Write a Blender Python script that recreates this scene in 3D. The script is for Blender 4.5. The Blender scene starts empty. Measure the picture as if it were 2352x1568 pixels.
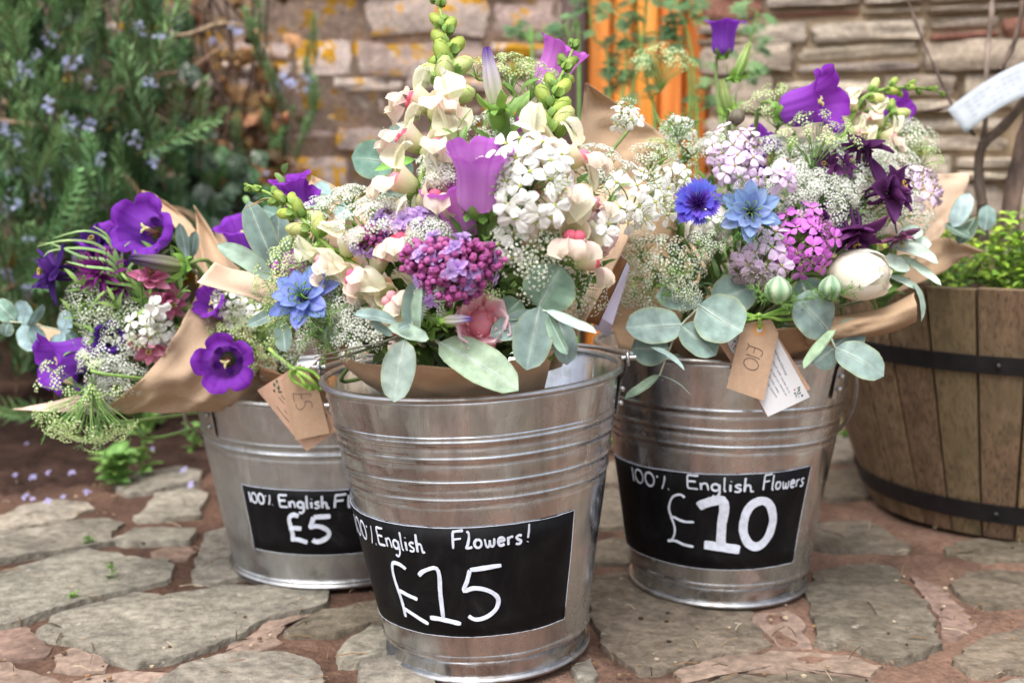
import bpy, math, random
from math import sin, cos, pi, sqrt, radians, atan, tan
from mathutils import Vector, Matrix, noise

# ------------------------------------------------------------------ camera, sky, sun, exposure
scene = bpy.context.scene
COL = scene.collection
F = 2750.0                       # focal length in units of a 2352 wide picture
PITCH = radians(8.4)
CAMZ = 0.48
cam_d = bpy.data.cameras.new('camera')
cam = bpy.data.objects.new('camera', cam_d)
COL.objects.link(cam)
cam.location = (0, 0, CAMZ)
cam.rotation_euler = (pi / 2 - PITCH, 0, 0)
cam_d.sensor_width = 36.0
cam_d.lens = F / 2352 * 36
cam_d.clip_start = 0.05
cam_d.clip_end = 600
cam_d.dof.use_dof = True
cam_d.dof.focus_distance = 1.06
cam_d.dof.aperture_fstop = 4.6
scene.camera = cam

SUN_EL, SUN_AZ = radians(62), radians(205)      # azimuth measured from +Y towards +X: behind the camera
world = bpy.data.worlds.new('World')
scene.world = world
world.use_nodes = True
wn = world.node_tree
bg = wn.nodes['Background']
sky = wn.nodes.new('ShaderNodeTexSky')
sky.sky_type = 'NISHITA'
sky.sun_disc = False
sky.sun_elevation = SUN_EL
sky.sun_rotation = SUN_AZ
sky.air_density = 1.0
sky.dust_density = 5.0
sky.ozone_density = 1.0
hs = wn.nodes.new('ShaderNodeHueSaturation')     # thin overcast: a greyer sky
hs.inputs['Saturation'].default_value = 0.45
wn.links.new(sky.outputs['Color'], hs.inputs['Color'])
wn.links.new(hs.outputs['Color'], bg.inputs['Color'])
bg.inputs['Strength'].default_value = 0.15
sun_d = bpy.data.lights.new('sun', 'SUN')
sun_d.energy = 1.3
sun_d.angle = radians(35)
sun_d.color = (1.0, 0.985, 0.96)
sun = bpy.data.objects.new('sun', sun_d)
COL.objects.link(sun)
sd = Vector((sin(SUN_AZ) * cos(SUN_EL), cos(SUN_AZ) * cos(SUN_EL), sin(SUN_EL)))
sun.rotation_euler = (-sd).to_track_quat('-Z', 'Y').to_euler()
scene.view_settings.view_transform = 'Standard'
scene.view_settings.look = 'None'
scene.view_settings.gamma = 1.0
scene.view_settings.use_curve_mapping = False
scene.view_settings.exposure = 0.98
scene.render.engine = 'CYCLES'
scene.cycles.max_bounces = 7
scene.cycles.diffuse_bounces = 4
scene.cycles.glossy_bounces = 3
scene.cycles.transmission_bounces = 3
scene.cycles.use_denoising = True

# ------------------------------------------------------------------ helpers
def S(r, g, b):                  # 0-255 sRGB to linear
    return tuple(((c / 255) / 12.92 if c / 255 <= .04045 else ((c / 255 + .055) / 1.055) ** 2.4) for c in (r, g, b))

def mix(a, b, t):
    return tuple(x + (y - x) * t for x, y in zip(a, b))

def P(u, v, y):                  # the point at distance y in front of the camera seen at (u, v)
    a, b = (u - 1176) / F, -(v - 784) / F
    d = Vector((a, cos(PITCH) + b * sin(PITCH), -sin(PITCH) + b * cos(PITCH)))
    return Vector((0, 0, CAMZ)) + d * (y / d.y)

def G(u, v, z=0.0):              # the point of the ground seen at (u, v)
    a, b = (u - 1176) / F, -(v - 784) / F
    d = Vector((a, cos(PITCH) + b * sin(PITCH), -sin(PITCH) + b * cos(PITCH)))
    return Vector((0, 0, CAMZ)) + d * ((z - CAMZ) / d.z)

def px(y):                       # metres per picture unit at distance y
    return y / F

def frame(d, up=(0, 0, 1), roll=0.0, loc=(0, 0, 0), s=1.0):
    z = Vector(d).normalized()
    u = Vector(up)
    if abs(z.dot(u.normalized())) > .97:
        u = Vector((0, -1, 0))
    x = u.cross(z).normalized()
    y = z.cross(x)
    m = Matrix((x, y, z)).transposed().to_4x4()
    return Matrix.Translation(loc) @ m @ Matrix.Rotation(roll, 4, 'Z') @ Matrix.Scale(s, 4)

def smoothpath(pts, n):
    pts = [Vector(p) for p in pts]
    if len(pts) == 2:
        return [pts[0].lerp(pts[1], i / (n - 1)) for i in range(n)]
    out = []
    for i in range(n):
        t = i / (n - 1) * (len(pts) - 1)
        k = min(int(t), len(pts) - 2)
        t -= k
        p0, p1, p2, p3 = pts[max(k - 1, 0)], pts[k], pts[k + 1], pts[min(k + 2, len(pts) - 1)]
        out.append(.5 * ((2 * p1) + (p2 - p0) * t + (2 * p0 - 5 * p1 + 4 * p2 - p3) * t * t + (3 * p1 - p0 - 3 * p2 + p3) * t ** 3))
    return out

class MB:
    def __init__(s):
        s.v, s.f, s.c, s.mi = [], [], [], []
    def add(s, vs, fs, col, m=0):
        n = len(s.v)
        s.v += [tuple(p) for p in vs]
        s.f += [tuple(i + n for i in f) for f in fs]
        s.mi += [m] * len(fs)
        if isinstance(col, list):
            s.c += col
        else:
            s.c += [col] * len(vs)
    def grid(s, rows, cols, wrap=False, m=0):
        nu, nv = len(rows), len(rows[0])
        fs = []
        for i in range(nu - 1):
            for j in range(nv if wrap else nv - 1):
                k = (j + 1) % nv
                fs.append((i * nv + j, i * nv + k, (i + 1) * nv + k, (i + 1) * nv + j))
        c = cols if not isinstance(cols, list) else [x for r in cols for x in r]
        s.add([p for r in rows for p in r], fs, c, m)
    def tube(s, pts, rad, n=6, col=(1, 1, 1), m=0, cap=False):
        pts = [Vector(p) for p in pts]
        N = len(pts)
        ref = Vector((.31, .17, .93))
        rows, cols = [], []
        for i, p in enumerate(pts):
            t = (pts[min(i + 1, N - 1)] - pts[max(i - 1, 0)])
            if t.length < 1e-9:
                t = Vector((0, 0, 1))
            t.normalize()
            a = t.cross(ref)
            if a.length < .05:
                a = t.cross(Vector((1, 0, 0)))
            a.normalize()
            b = t.cross(a)
            r = rad[i] if isinstance(rad, (list, tuple)) else rad
            rows.append([p + (a * cos(2 * pi * k / n) + b * sin(2 * pi * k / n)) * r for k in range(n)])
            cols.append([col[i] if isinstance(col, list) else col] * n)
        s.grid(rows, cols, True, m)
        if cap:
            k = len(s.v)
            s.add(rows[0], [tuple(range(n))], cols[0][0], m)
            s.add(rows[-1], [tuple(reversed(range(n)))], cols[-1][0], m)
    def ball(s, c, r, n=6, k=5, col=(1, 1, 1), M=None, m=0, c2=None):
        rx, ry, rz = r if isinstance(r, (tuple, list)) else (r, r, r)
        rows, cols = [], []
        for i in range(k + 1):
            a = pi * i / k
            q = max(sin(a), .02)
            row = [Vector((rx * q * cos(2 * pi * j / n), ry * q * sin(2 * pi * j / n), -rz * cos(a))) for j in range(n)]
            if M is not None:
                row = [M @ p for p in row]
            rows.append([Vector(c) + p for p in row])
            cols.append([mix(col, c2, i / k) if c2 else col] * n)
        s.grid(rows, cols, True, m)
    def box(s, a, b, col=(1, 1, 1), m=0):
        (x0, y0, z0), (x1, y1, z1) = a, b
        vs = [(x0, y0, z0), (x1, y0, z0), (x1, y1, z0), (x0, y1, z0), (x0, y0, z1), (x1, y0, z1), (x1, y1, z1), (x0, y1, z1)]
        s.add(vs, [(0, 3, 2, 1), (4, 5, 6, 7), (0, 1, 5, 4), (1, 2, 6, 5), (2, 3, 7, 6), (3, 0, 4, 7)], col, m)
    def petal(s, M, L, W, prof, a0, a1, cup=0, ruf=0, k=2, c0=(1, 1, 1), c1=None, nu=6, nv=5, ph=0, m=0, cmid=None, notch=0):
        c1 = c1 or c0
        y = z = 0.0
        rows, cols = [], []
        for i in range(nu):
            t = i / (nu - 1)
            a = a0 + (a1 - a0) * t
            if i:
                ds = L / (nu - 1)
                y += cos(a) * ds
                z += sin(a) * ds
            w = max(prof(t), .015) * W / 2
            row, cr = [], []
            for j in range(nv):
                q = 2 * j / (nv - 1) - 1
                h = cup * q * q * w + ruf * t * sin(k * pi * q + ph) * W
                yy = y
                zz = z
                if notch and t > .6:
                    d = notch * L * (1 - abs(q)) * (t - .6) / .4
                    yy -= d * cos(a)
                    zz -= d * sin(a)
                row.append(M @ Vector((q * w, yy - sin(a) * h, zz + cos(a) * h)))
                c = mix(c0, c1, t)
                if cmid and abs(q) < .2:
                    c = mix(c, cmid, 1 - t * .6)
                cr.append(c)
            rows.append(row)
            cols.append(cr)
        s.grid(rows, cols, False, m)
    def mesh(s, name, mats, smooth=True):
        me = bpy.data.meshes.new(name)
        me.from_pydata(s.v, [], s.f)
        at = me.color_attributes.new('Col', 'FLOAT_COLOR', 'POINT')
        flat = []
        for c in s.c:
            flat += [c[0], c[1], c[2], 1.0]
        at.data.foreach_set('color', flat)
        for mt in (mats if isinstance(mats, (list, tuple)) else [mats]):
            me.materials.append(mt)
        if any(s.mi):
            me.polygons.foreach_set('material_index', s.mi)
        if smooth:
            me.polygons.foreach_set('use_smooth', [True] * len(me.polygons))
        me.update()
        return me

def P_oval(t): return max(0, 1 - (2 * t - 1) ** 2) ** .5
def P_obov(t): return (max(t, 0) ** .55) * max(0, 1 - t ** 7) ** .6
def P_point(t): return sin(pi * min(1, t) ** .75) ** .85 if 0 < t < 1 else 0.02
def P_lance(t): return sin(pi * t ** .85) ** 1.0 if 0 < t < 1 else .02
def P_lamb(t): return 1.16 * sin(pi * min(1, t * .96 + .04) ** .64) ** .9 * (1 - t ** 2.4) ** .55 if t < 1 else .02
def P_strap(t): return min(1, t / .1 + .3) * (1 - t ** 6) ** .5
def P_claw(t): return .12 + .88 * sin(pi * max(0, (t - .12)) / .88) ** .8 * (1 if t > .12 else 0) if t < 1 else .02

def link(name, data, parent=None, M=None):
    o = bpy.data.objects.new(name, data)
    COL.objects.link(o)
    if parent is not None:
        o.parent = parent
    if M is not None:
        o.matrix_basis = M
    return o

def thing(name, label, cat, group=None, M=None, data=None):
    o = link(name, data, None, M)
    o['label'] = label
    o['category'] = cat
    if group:
        o['group'] = group
    return o

def structure(name, data, M=None):
    o = link(name, data, None, M)
    o['kind'] = 'structure'
    return o

# ------------------------------------------------------------------ materials
class NT:
    def __init__(s, name):
        s.m = bpy.data.materials.new(name)
        s.m.use_nodes = True
        s.t = s.m.node_tree
        s.b = s.t.nodes['Principled BSDF']
        s.out = s.t.nodes['Material Output']
    def n(s, typ, **kw):
        x = s.t.nodes.new(typ)
        for k, v in kw.items():
            if hasattr(x, k) and k not in x.inputs:
                setattr(x, k, v)
            else:
                x.inputs[k.replace('_', ' ')].default_value = v
        return x
    def l(s, a, b): s.t.links.new(a, b)
    def coords(s, kind='Object', scale=(1, 1, 1), rnd=False):
        tc = s.n('ShaderNodeTexCoord')
        mp = s.n('ShaderNodeMapping')
        mp.inputs['Scale'].default_value = scale
        s.l(tc.outputs[kind], mp.inputs['Vector'])
        if rnd:
            oi = s.n('ShaderNodeObjectInfo')
            ml = s.n('ShaderNodeMath', operation='MULTIPLY')
            ml.inputs[1].default_value = 37.0
            s.l(oi.outputs['Random'], ml.inputs[0])
            s.l(ml.outputs[0], mp.inputs['Location'])
        return mp.outputs[0]
    def noise(s, vec, scale, detail=4, rough=.55, dist=0):
        x = s.n('ShaderNodeTexNoise')
        x.inputs['Scale'].default_value = scale
        x.inputs['Detail'].default_value = detail
        x.inputs['Roughness'].default_value = rough
        x.inputs['Distortion'].default_value = dist
        s.l(vec, x.inputs['Vector'])
        return x.outputs['Fac']
    def ramp(s, fac, stops):
        r = s.n('ShaderNodeValToRGB')
        e = r.color_ramp.elements
        while len(e) < len(stops):
            e.new(.5)
        for i, (p, c) in enumerate(stops):
            e[i].position = p
            e[i].color = tuple(c) + (1,) if isinstance(c, (tuple, list)) else (c, c, c, 1)
        s.l(fac, r.inputs['Fac'])
        return r.outputs['Color']
    def mixc(s, fac, a, b, mode='MIX'):
        x = s.n('ShaderNodeMix', data_type='RGBA', blend_type=mode)
        for val, k in ((fac, 0), (a, 6), (b, 7)):
            if hasattr(val, 'is_linked'):
                s.l(val, x.inputs[k])
            elif k == 0:
                x.inputs[0].default_value = val
            else:
                x.inputs[k].default_value = tuple(val) + (1,)
        return x.outputs[2]
    def bump(s, h, strength=.3, dist=.002):
        b = s.n('ShaderNodeBump')
        b.inputs['Strength'].default_value = strength
        b.inputs['Distance'].default_value = dist
        s.l(h, b.inputs['Height'])
        s.l(b.outputs['Normal'], s.b.inputs['Normal'])
        return b
    def col(s, c):
        if hasattr(c, 'is_linked'):
            s.l(c, s.b.inputs['Base Color'])
        else:
            s.b.inputs['Base Color'].default_value = tuple(c) + (1,)

def vary(n, c, amt=.25, hue=.02):           # each object a little lighter, darker or shifted in hue
    oi = n.n('ShaderNodeObjectInfo')
    h = n.n('ShaderNodeHueSaturation')
    mr = n.n('ShaderNodeMapRange')
    mr.inputs['To Min'].default_value = 1 - amt
    mr.inputs['To Max'].default_value = 1 + amt
    n.l(oi.outputs['Random'], mr.inputs['Value'])
    n.l(mr.outputs[0], h.inputs['Value'])
    m2 = n.n('ShaderNodeMapRange')
    m2.inputs['To Min'].default_value = .5 - hue
    m2.inputs['To Max'].default_value = .5 + hue
    wn_ = n.n('ShaderNodeTexWhiteNoise', noise_dimensions='1D')
    n.l(oi.outputs['Random'], wn_.inputs['W'])
    n.l(wn_.outputs['Value'], m2.inputs['Value'])
    n.l(m2.outputs[0], h.inputs['Hue'])
    n.l(c, h.inputs['Color'])
    return h.outputs['Color']

def plant_mat(name, rough=.55, spec=.3, trans=.3, nscale=60, namt=.25, bump=.15, bscale=250, var=.12, sheen=0, hue=.012, nstretch=(1, 1, 1)):
    n = NT(name)
    at = n.n('ShaderNodeAttribute', attribute_name='Col')
    v = n.coords('Object', nstretch, True)
    f = n.noise(v, nscale, 3)
    r = n.ramp(f, [(.3, (1 - namt,) * 3), (.7, (1 + namt,) * 3)])
    c = n.mixc(1.0, at.outputs['Color'], r, 'MULTIPLY')
    c = vary(n, c, var, hue)
    n.col(c)
    n.b.inputs['Roughness'].default_value = rough
    n.b.inputs['Specular IOR Level'].default_value = spec
    if sheen:
        n.b.inputs['Sheen Weight'].default_value = sheen
        n.b.inputs['Sheen Roughness'].default_value = .5
    f2 = n.noise(v, bscale, 2)
    n.bump(f2, bump, .0015)
    if trans:
        tr = n.n('ShaderNodeBsdfTranslucent')
        n.l(c, tr.inputs['Color'])
        ms = n.n('ShaderNodeMixShader')
        ms.inputs[0].default_value = trans
        n.l(n.b.outputs[0], ms.inputs[1])
        n.l(tr.outputs[0], ms.inputs[2])
        n.l(ms.outputs[0], n.out.inputs['Surface'])
    return n.m

M_PETAL = plant_mat('petal', .6, .2, .45, 90, .1, .12, 300, .1)
M_WHITE = plant_mat('white_petal', .6, .2, .2, 90, .05, .06, 300, .04, hue=.0)
M_LEAF = plant_mat('leaf', .45, .4, .25, 70, .25, .25, 160, .2)
M_STEM = plant_mat('stem', .5, .3, .1, 120, .2, .2, 300, .12)
M_EUC = plant_mat('waxy_leaf', .55, .3, .12, 75, .3, .2, 160, .2)
M_VELVET = plant_mat('velvet_leaf', .9, .1, .15, 80, .18, .6, 900, .08, sheen=.5)
M_NEEDLE = plant_mat('needle', .5, .35, .15, 40, .3, .1, 100, .35, hue=.02)
M_IVY = plant_mat('ivy_leaf', .35, .5, .12, 60, .35, .2, 150, .4, hue=.02)
M_DRY = plant_mat('dry_leaf', .8, .15, .2, 60, .4, .3, 120, .4, hue=.02)
M_BARK = plant_mat('bark', .85, .15, 0, 70, .45, .9, 140, .15, nstretch=(1, 1, .35))

def paper_mat():
    n = NT('kraft_paper')
    at = n.n('ShaderNodeAttribute', attribute_name='Col')
    v = n.coords('Object')
    f = n.noise(v, 22, 5, .6)
    g = n.noise(n.coords('Object', (1, 1, 6)), 420, 2)
    r = n.ramp(f, [(.3, (.86,) * 3), (.7, (1.1,) * 3)])
    r2 = n.ramp(g, [(.3, (.9,) * 3), (.7, (1.08,) * 3)])
    c = n.mixc(1.0, n.mixc(1.0, at.outputs['Color'], r, 'MULTIPLY'), r2, 'MULTIPLY')
    n.col(c)
    n.b.inputs['Roughness'].default_value = .85
    n.b.inputs['Specular IOR Level'].default_value = .12
    w = n.noise(v, 9, 3, .5, 1.5)
    add = n.n('ShaderNodeMath', operation='ADD')
    m = n.n('ShaderNodeMath', operation='MULTIPLY')
    m.inputs[1].default_value = .06
    n.l(g, m.inputs[0]); n.l(w, add.inputs[0]); n.l(m.outputs[0], add.inputs[1])
    n.bump(add.outputs[0], .3, .006)
    tr = n.n('ShaderNodeBsdfTranslucent')
    n.l(c, tr.inputs['Color'])
    ms = n.n('ShaderNodeMixShader')
    ms.inputs[0].default_value = .18
    n.l(n.b.outputs[0], ms.inputs[1]); n.l(tr.outputs[0], ms.inputs[2]); n.l(ms.outputs[0], n.out.inputs['Surface'])
    return n.m
M_PAPER = paper_mat()

def metal_mat(name, rough=.17, base=(.65, .675, .71), streak=.7):
    n = NT(name)
    v = n.coords('Object')
    vs = n.coords('Object', (1, 1, .16))
    st = n.noise(vs, 24, 5, .65, .5)              # vertical rolling streaks
    sp = n.n('ShaderNodeTexVoronoi')             # zinc spangle
    sp.inputs['Scale'].default_value = 95
    n.l(v, sp.inputs['Vector'])
    dirt = n.noise(v, 11, 5, .65, .6)
    c = n.ramp(st, [(.3, mix(base, (.21, .22, .235), streak)), (.56, base), (.74, (.83, .855, .88))])
    c = n.mixc(n.ramp(dirt, [(.52, 0.0), (.74, .4)]), c, (.36, .345, .33))
    sv = n.n('ShaderNodeSeparateColor')
    n.l(sp.outputs['Color'], sv.inputs[0])
    c = n.mixc(.18, c, n.ramp(sv.outputs[0], [(0, .38), (1, .75)]))
    n.col(c)
    sz = n.n('ShaderNodeSeparateXYZ')           # splashes of dried mud near the foot
    n.l(v, sz.inputs[0])
    md_ = n.n('ShaderNodeMath', operation='MULTIPLY_ADD')
    n.l(sz.outputs[2], md_.inputs[0]); md_.inputs[1].default_value = -3.2; n.l(n.noise(v, 34, 5, .7), md_.inputs[2])
    mud = n.ramp(md_.outputs[0], [(.47, 0.0), (.62, .5)])
    c = n.mixc(mud, c, (.17, .13, .10))
    drip = n.noise(n.coords('Object', (1, 1, .07)), 60, 4, .7)
    c = n.mixc(n.ramp(drip, [(.60, 0.0), (.70, .35)]), c, (.34, .33, .31))
    n.col(c)
    n.b.inputs['Metallic'].default_value = 1.0
    add = n.n('ShaderNodeMath', operation='MULTIPLY_ADD')
    n.l(dirt, add.inputs[0]); add.inputs[1].default_value = .3; add.inputs[2].default_value = rough - .13
    a2 = n.n('ShaderNodeMath', operation='MULTIPLY_ADD')
    n.l(sv.outputs[1], a2.inputs[0]); a2.inputs[1].default_value = .1; n.l(add.outputs[0], a2.inputs[2])
    n.l(a2.outputs[0], n.b.inputs['Roughness'])
    w = n.noise(n.coords('Object', (1, 1, .22)), 26, 4, .55, .8)
    n.bump(w, .38, .004)
    return n.m
M_ZINC = metal_mat('galvanised_steel')
M_ZINC_DULL = metal_mat('dull_galvanised_steel', .36, (.53, .55, .57), .2)
M_WIRE = metal_mat('steel_wire', .3, (.5, .5, .5), .1)

def simple(name, c, rough=.6, nscale=40, amt=.2, bump=.2, bscale=120, dist=.002, spec=.4, stretch=(1, 1, 1), var=0, coords='Object'):
    n = NT(name)
    v = n.coords(coords, stretch, var > 0)
    f = n.noise(v, nscale, 5, .6)
    col = n.ramp(f, [(.3, tuple(x * (1 - amt) for x in c)), (.7, tuple(x * (1 + amt) for x in c))])
    if var:
        col = vary(n, col, var, .01)
    n.col(col)
    n.b.inputs['Roughness'].default_value = rough
    n.b.inputs['Specular IOR Level'].default_value = spec
    n.bump(n.noise(v, bscale, 4, .6), bump, dist)
    return n.m
M_CHALKBOARD = simple('blackboard_vinyl', (.005, .005, .006), .6, 30, .4, .05, 200, .001, .15)
def board():
    n = NT('blackboard_vinyl')
    v = n.coords('Object')
    f = n.noise(n.coords('Object', (1, 1, .5)), 26, 5, .7, .8)
    n.col(n.ramp(f, [(.42, (.004, .004, .005)), (.62, (.011, .011, .012)), (.75, (.03, .03, .032))]))
    n.b.inputs['Roughness'].default_value = .55
    n.b.inputs['Specular IOR Level'].default_value = .16
    n.bump(n.noise(v, 12, 3), .15, .003)
    return n.m
M_CHALKBOARD = board()
M_CHALK = simple('chalk_pen', (.68, .73, .83), .8, 160, .16, .3, 400, .001, .1)
M_CARD = simple('brown_card', S(186, 156, 130), .8, 130, .08, .15, 500, .001, .2)
M_CARDPINK = simple('pale_brown_card', S(206, 170, 145), .8, 130, .08, .15, 500, .001, .2)
M_CARDRING = simple('card_ring', S(196, 148, 100), .7, 130, .08, .15, 500, .001, .2)
M_STRIP = simple('old_paper', (.36, .39, .42), .7, 60, .08, .1, 300, .001, .2)
M_WCARD = simple('white_card', (.68, .68, .7), .6, 100, .03, .05, 400, .001, .2)
M_INK = simple('pencil_ink', (.12, .08, .07), .8, 200, .3, .1, 200)
M_PRINT = simple('grey_print', (.10, .10, .14), .8, 200, .3, .1, 200)
M_PRINTG = simple('green_print', (.05, .13, .08), .8, 200, .3, .1, 200)
M_PRINTR = simple('red_print', (.45, .04, .08), .8, 200, .3, .1, 200)
M_PRINTP = simple('plum_print', (.06, .03, .10), .8, 200, .3, .1, 200)
M_HOOP = simple('black_iron', (.012, .012, .014), .5, 50, .4, .3, 90, .002, .4)
M_SOIL = simple('dark_soil', S(58, 43, 37), .95, 25, .5, 1.0, 60, .012, .1)
M_RAFFIA = plant_mat('raffia', .5, .3, .3, 300, .15, .4, 500, .05, nstretch=(1, 1, .2))

def wood_mat(name, cols, rough=.7, sx=(14, 14, .9), bumpd=.004, var=.2, knots=True):
    n = NT(name)
    v = n.coords('Object', sx, True)
    f = n.noise(v, 5, 6, .65, .5)
    c = n.ramp(f, [(.25, cols[0]), (.5, cols[1]), (.75, cols[2])])
    g = n.noise(n.coords('Object', (sx[0] * 2.2, sx[1] * 2.2, sx[2] * .5), True), 9, 3, .6)
    c = n.mixc(n.ramp(g, [(.36, .75), (.5, 0.0)]), c, tuple(x * .4 for x in cols[0]))
    b = n.noise(n.coords('Object', (1, 1, 1), True), 4, 4)
    c = n.mixc(n.ramp(b, [(.45, 0.0), (.7, .6)]), c, cols[3])
    n.col(vary(n, c, var, .01))
    n.b.inputs['Roughness'].default_value = rough
    n.bump(f, .6, bumpd)
    return n.m
M_BARREL = wood_mat('weathered_barrel_wood', [S(94, 74, 56), S(130, 105, 80), S(158, 132, 104), S(114, 102, 74)], .75)
M_DOOR = wood_mat('orange_stained_wood', [S(196, 104, 28), S(222, 136, 50), S(230, 166, 96), S(216, 122, 40)], .5, (10, 10, .6), .002, .14)
M_POST = wood_mat('purple_brown_wood', [S(96, 76, 76), S(124, 102, 100), S(146, 124, 120), S(120, 100, 98)], .8, (10, 10, .6))

def stone_mat(name, palette, lichen=None, nsc=14, bdist=.012, bscale=30, lich_lo=.56, rough=.88, var=.22, layer=False):
    n = NT(name)
    oi = n.n('ShaderNodeObjectInfo')
    v = n.coords('Object', (1, 1, 1), True)
    base = n.ramp(oi.outputs['Random'], [(i / max(1, len(palette) - 1), c) for i, c in enumerate(palette)])
    f = n.noise(v, nsc, 6, .65, .3)
    c = n.mixc(1.0, base, n.ramp(f, [(.28, (.62,) * 3), (.5, (1.0,) * 3), (.72, (1.3,) * 3)]), 'MULTIPLY')
    f2 = n.noise(v, nsc * .45, 4, .6)
    c = n.mixc(n.ramp(f2, [(.5, 0.0), (.7, .5)]), c, mix(palette[0], palette[-1], .5))
    fine = n.noise(v, nsc * 9, 3, .6)
    c = n.mixc(1.0, c, n.ramp(fine, [(.34, (.68,) * 3), (.66, (1.26,) * 3)]), 'MULTIPLY')
    c = vary(n, c, var, .008)
    if lichen:
        lf = n.noise(n.coords('Object', (1, 1, 1), True), 16, 5, .7, .4)
        c = n.mixc(n.ramp(lf, [(lich_lo, 0.0), (lich_lo + .05, 1.0)]), c, n.ramp(fine, [(.3, lichen[0]), (.7, lichen[1])]))
        lg = n.noise(n.coords('Object', (1.3, 1.1, 1), True), 22, 4, .7)
        c = n.mixc(n.ramp(lg, [(.6, 0.0), (.66, .8)]), c, lichen[2])
    n.col(c)
    n.b.inputs['Roughness'].default_value = rough
    n.b.inputs['Specular IOR Level'].default_value = .25
    add = n.n('ShaderNodeMath', operation='MULTIPLY_ADD')
    n.l(fine, add.inputs[0]); add.inputs[1].default_value = .25; n.l(n.noise(v, bscale, 6, .65), add.inputs[2])
    if layer:                                    # split slate layers
        ly = n.noise(n.coords('Object', (1, 2.2, 1), True), 9, 6, .7, 1.2)
        ms = n.n('ShaderNodeMath', operation='SNAP')
        n.l(ly, ms.inputs[0]); ms.inputs[1].default_value = .07
        a3 = n.n('ShaderNodeMath', operation='MULTIPLY_ADD')
        n.l(ms.outputs[0], a3.inputs[0]); a3.inputs[1].default_value = 2.2; n.l(add.outputs[0], a3.inputs[2])
        n.bump(a3.outputs[0], .9, bdist * 1.6)
        c = n.mixc(1.0, c, n.ramp(ms.outputs[0], [(.3, (.74,) * 3), (.5, (1.0,) * 3), (.7, (1.22,) * 3)]), 'MULTIPLY')
        sp_ = n.noise(n.coords('Object', (1, 1, 1), True), 38, 3, .7)
        c = n.mixc(n.ramp(sp_, [(.66, 0.0), (.72, .55)]), c, S(190, 184, 170))
        n.col(c)
    else:
        n.bump(add.outputs[0], .7, bdist)
    return n.m
M_STONE_L = stone_mat('lichened_wall_stone', [S(176, 156, 146), S(192, 174, 164), S(152, 124, 114), S(200, 184, 174), S(166, 146, 142)],
                      [S(178, 126, 20), S(204, 156, 44), S(200, 192, 180)], 16, .012, 30, .525)
M_STONE_R = stone_mat('wall_slate', [S(186, 170, 150), S(166, 152, 138), S(198, 184, 166), S(148, 136, 126), S(178, 164, 146)], None, 16, .012, 26)
M_STONE_RED = stone_mat('red_wall_stone', [S(122, 80, 68), S(138, 98, 84)], None, 16, .01, 26)
M_FLAG = stone_mat('grey_flagstone', [S(130, 123, 110), S(144, 137, 125), S(134, 129, 117), S(148, 139, 125), S(124, 119, 108)],
                   None, 9, .006, 30, var=.1, rough=.8, layer=True)
M_FLAG_GREEN = stone_mat('olive_flagstone', [S(112, 102, 88), S(124, 113, 97), S(110, 102, 90)], None, 9, .006, 30, var=.1, rough=.8, layer=True)
M_FLAG_RED = stone_mat('red_flagstone', [S(138, 116, 102), S(130, 110, 98), S(142, 123, 110)], None, 9, .006, 18, var=.1, rough=.85)
M_MORTAR_W = simple('sandy_mortar', S(186, 166, 140), .95, 9, .22, .8, 60, .01, .1)
M_MORTAR_D = simple('dark_mortar', S(146, 120, 106), .95, 9, .3, .8, 60, .01, .1)

M_MORTAR_L = stone_mat('lichened_mortar', [S(158, 136, 120), S(168, 146, 130)], [S(170, 124, 24), S(190, 146, 44), S(180, 170, 158)], 16, .012, 30, .55)
def ground_mat():
    n = NT('mortar_and_earth')
    v = n.coords('Object')
    f = n.noise(v, 7, 5, .6)
    red = n.ramp(f, [(.3, S(98, 79, 68)), (.55, S(132, 104, 89)), (.75, S(146, 122, 107))])
    earth = n.ramp(f, [(.3, S(62, 46, 40)), (.7, S(112, 86, 72))])
    sx = n.n('ShaderNodeSeparateXYZ')
    n.l(v, sx.inputs[0])
    mm = n.n('ShaderNodeMath', operation='MULTIPLY_ADD')       # more bare earth towards the flower bed
    n.l(sx.outputs[0], mm.inputs[0]); mm.inputs[1].default_value = -.28
    m2 = n.n('ShaderNodeMath', operation='MULTIPLY_ADD')
    n.l(sx.outputs[1], m2.inputs[0]); m2.inputs[1].default_value = .22; m2.inputs[2].default_value = -.22
    n.l(m2.outputs[0], mm.inputs[2])
    m3 = n.n('ShaderNodeMath', operation='ADD')
    n.l(mm.outputs[0], m3.inputs[0]); n.l(n.noise(v, 5, 5, .65), m3.inputs[1])
    c = n.mixc(n.ramp(m3.outputs[0], [(.48, 0.0), (.62, 1.0)]), red, earth)
    fine = n.noise(v, 130, 4, .7)
    c = n.mixc(1.0, c, n.ramp(fine, [(.3, (.6,) * 3), (.7, (1.3,) * 3)]), 'MULTIPLY')
    n.col(c)
    n.b.inputs['Roughness'].default_value = .95
    n.b.inputs['Specular IOR Level'].default_value = .15
    n.bump(fine, .9, .006)
    return n.m
M_GROUND = ground_mat()
# ------------------------------------------------------------------ ground, soil and paving
def gnoise(x, y, s=1.0, seed=0.0):
    return noise.noise(Vector((x * s + seed, y * s - seed, seed * .37)))

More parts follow.
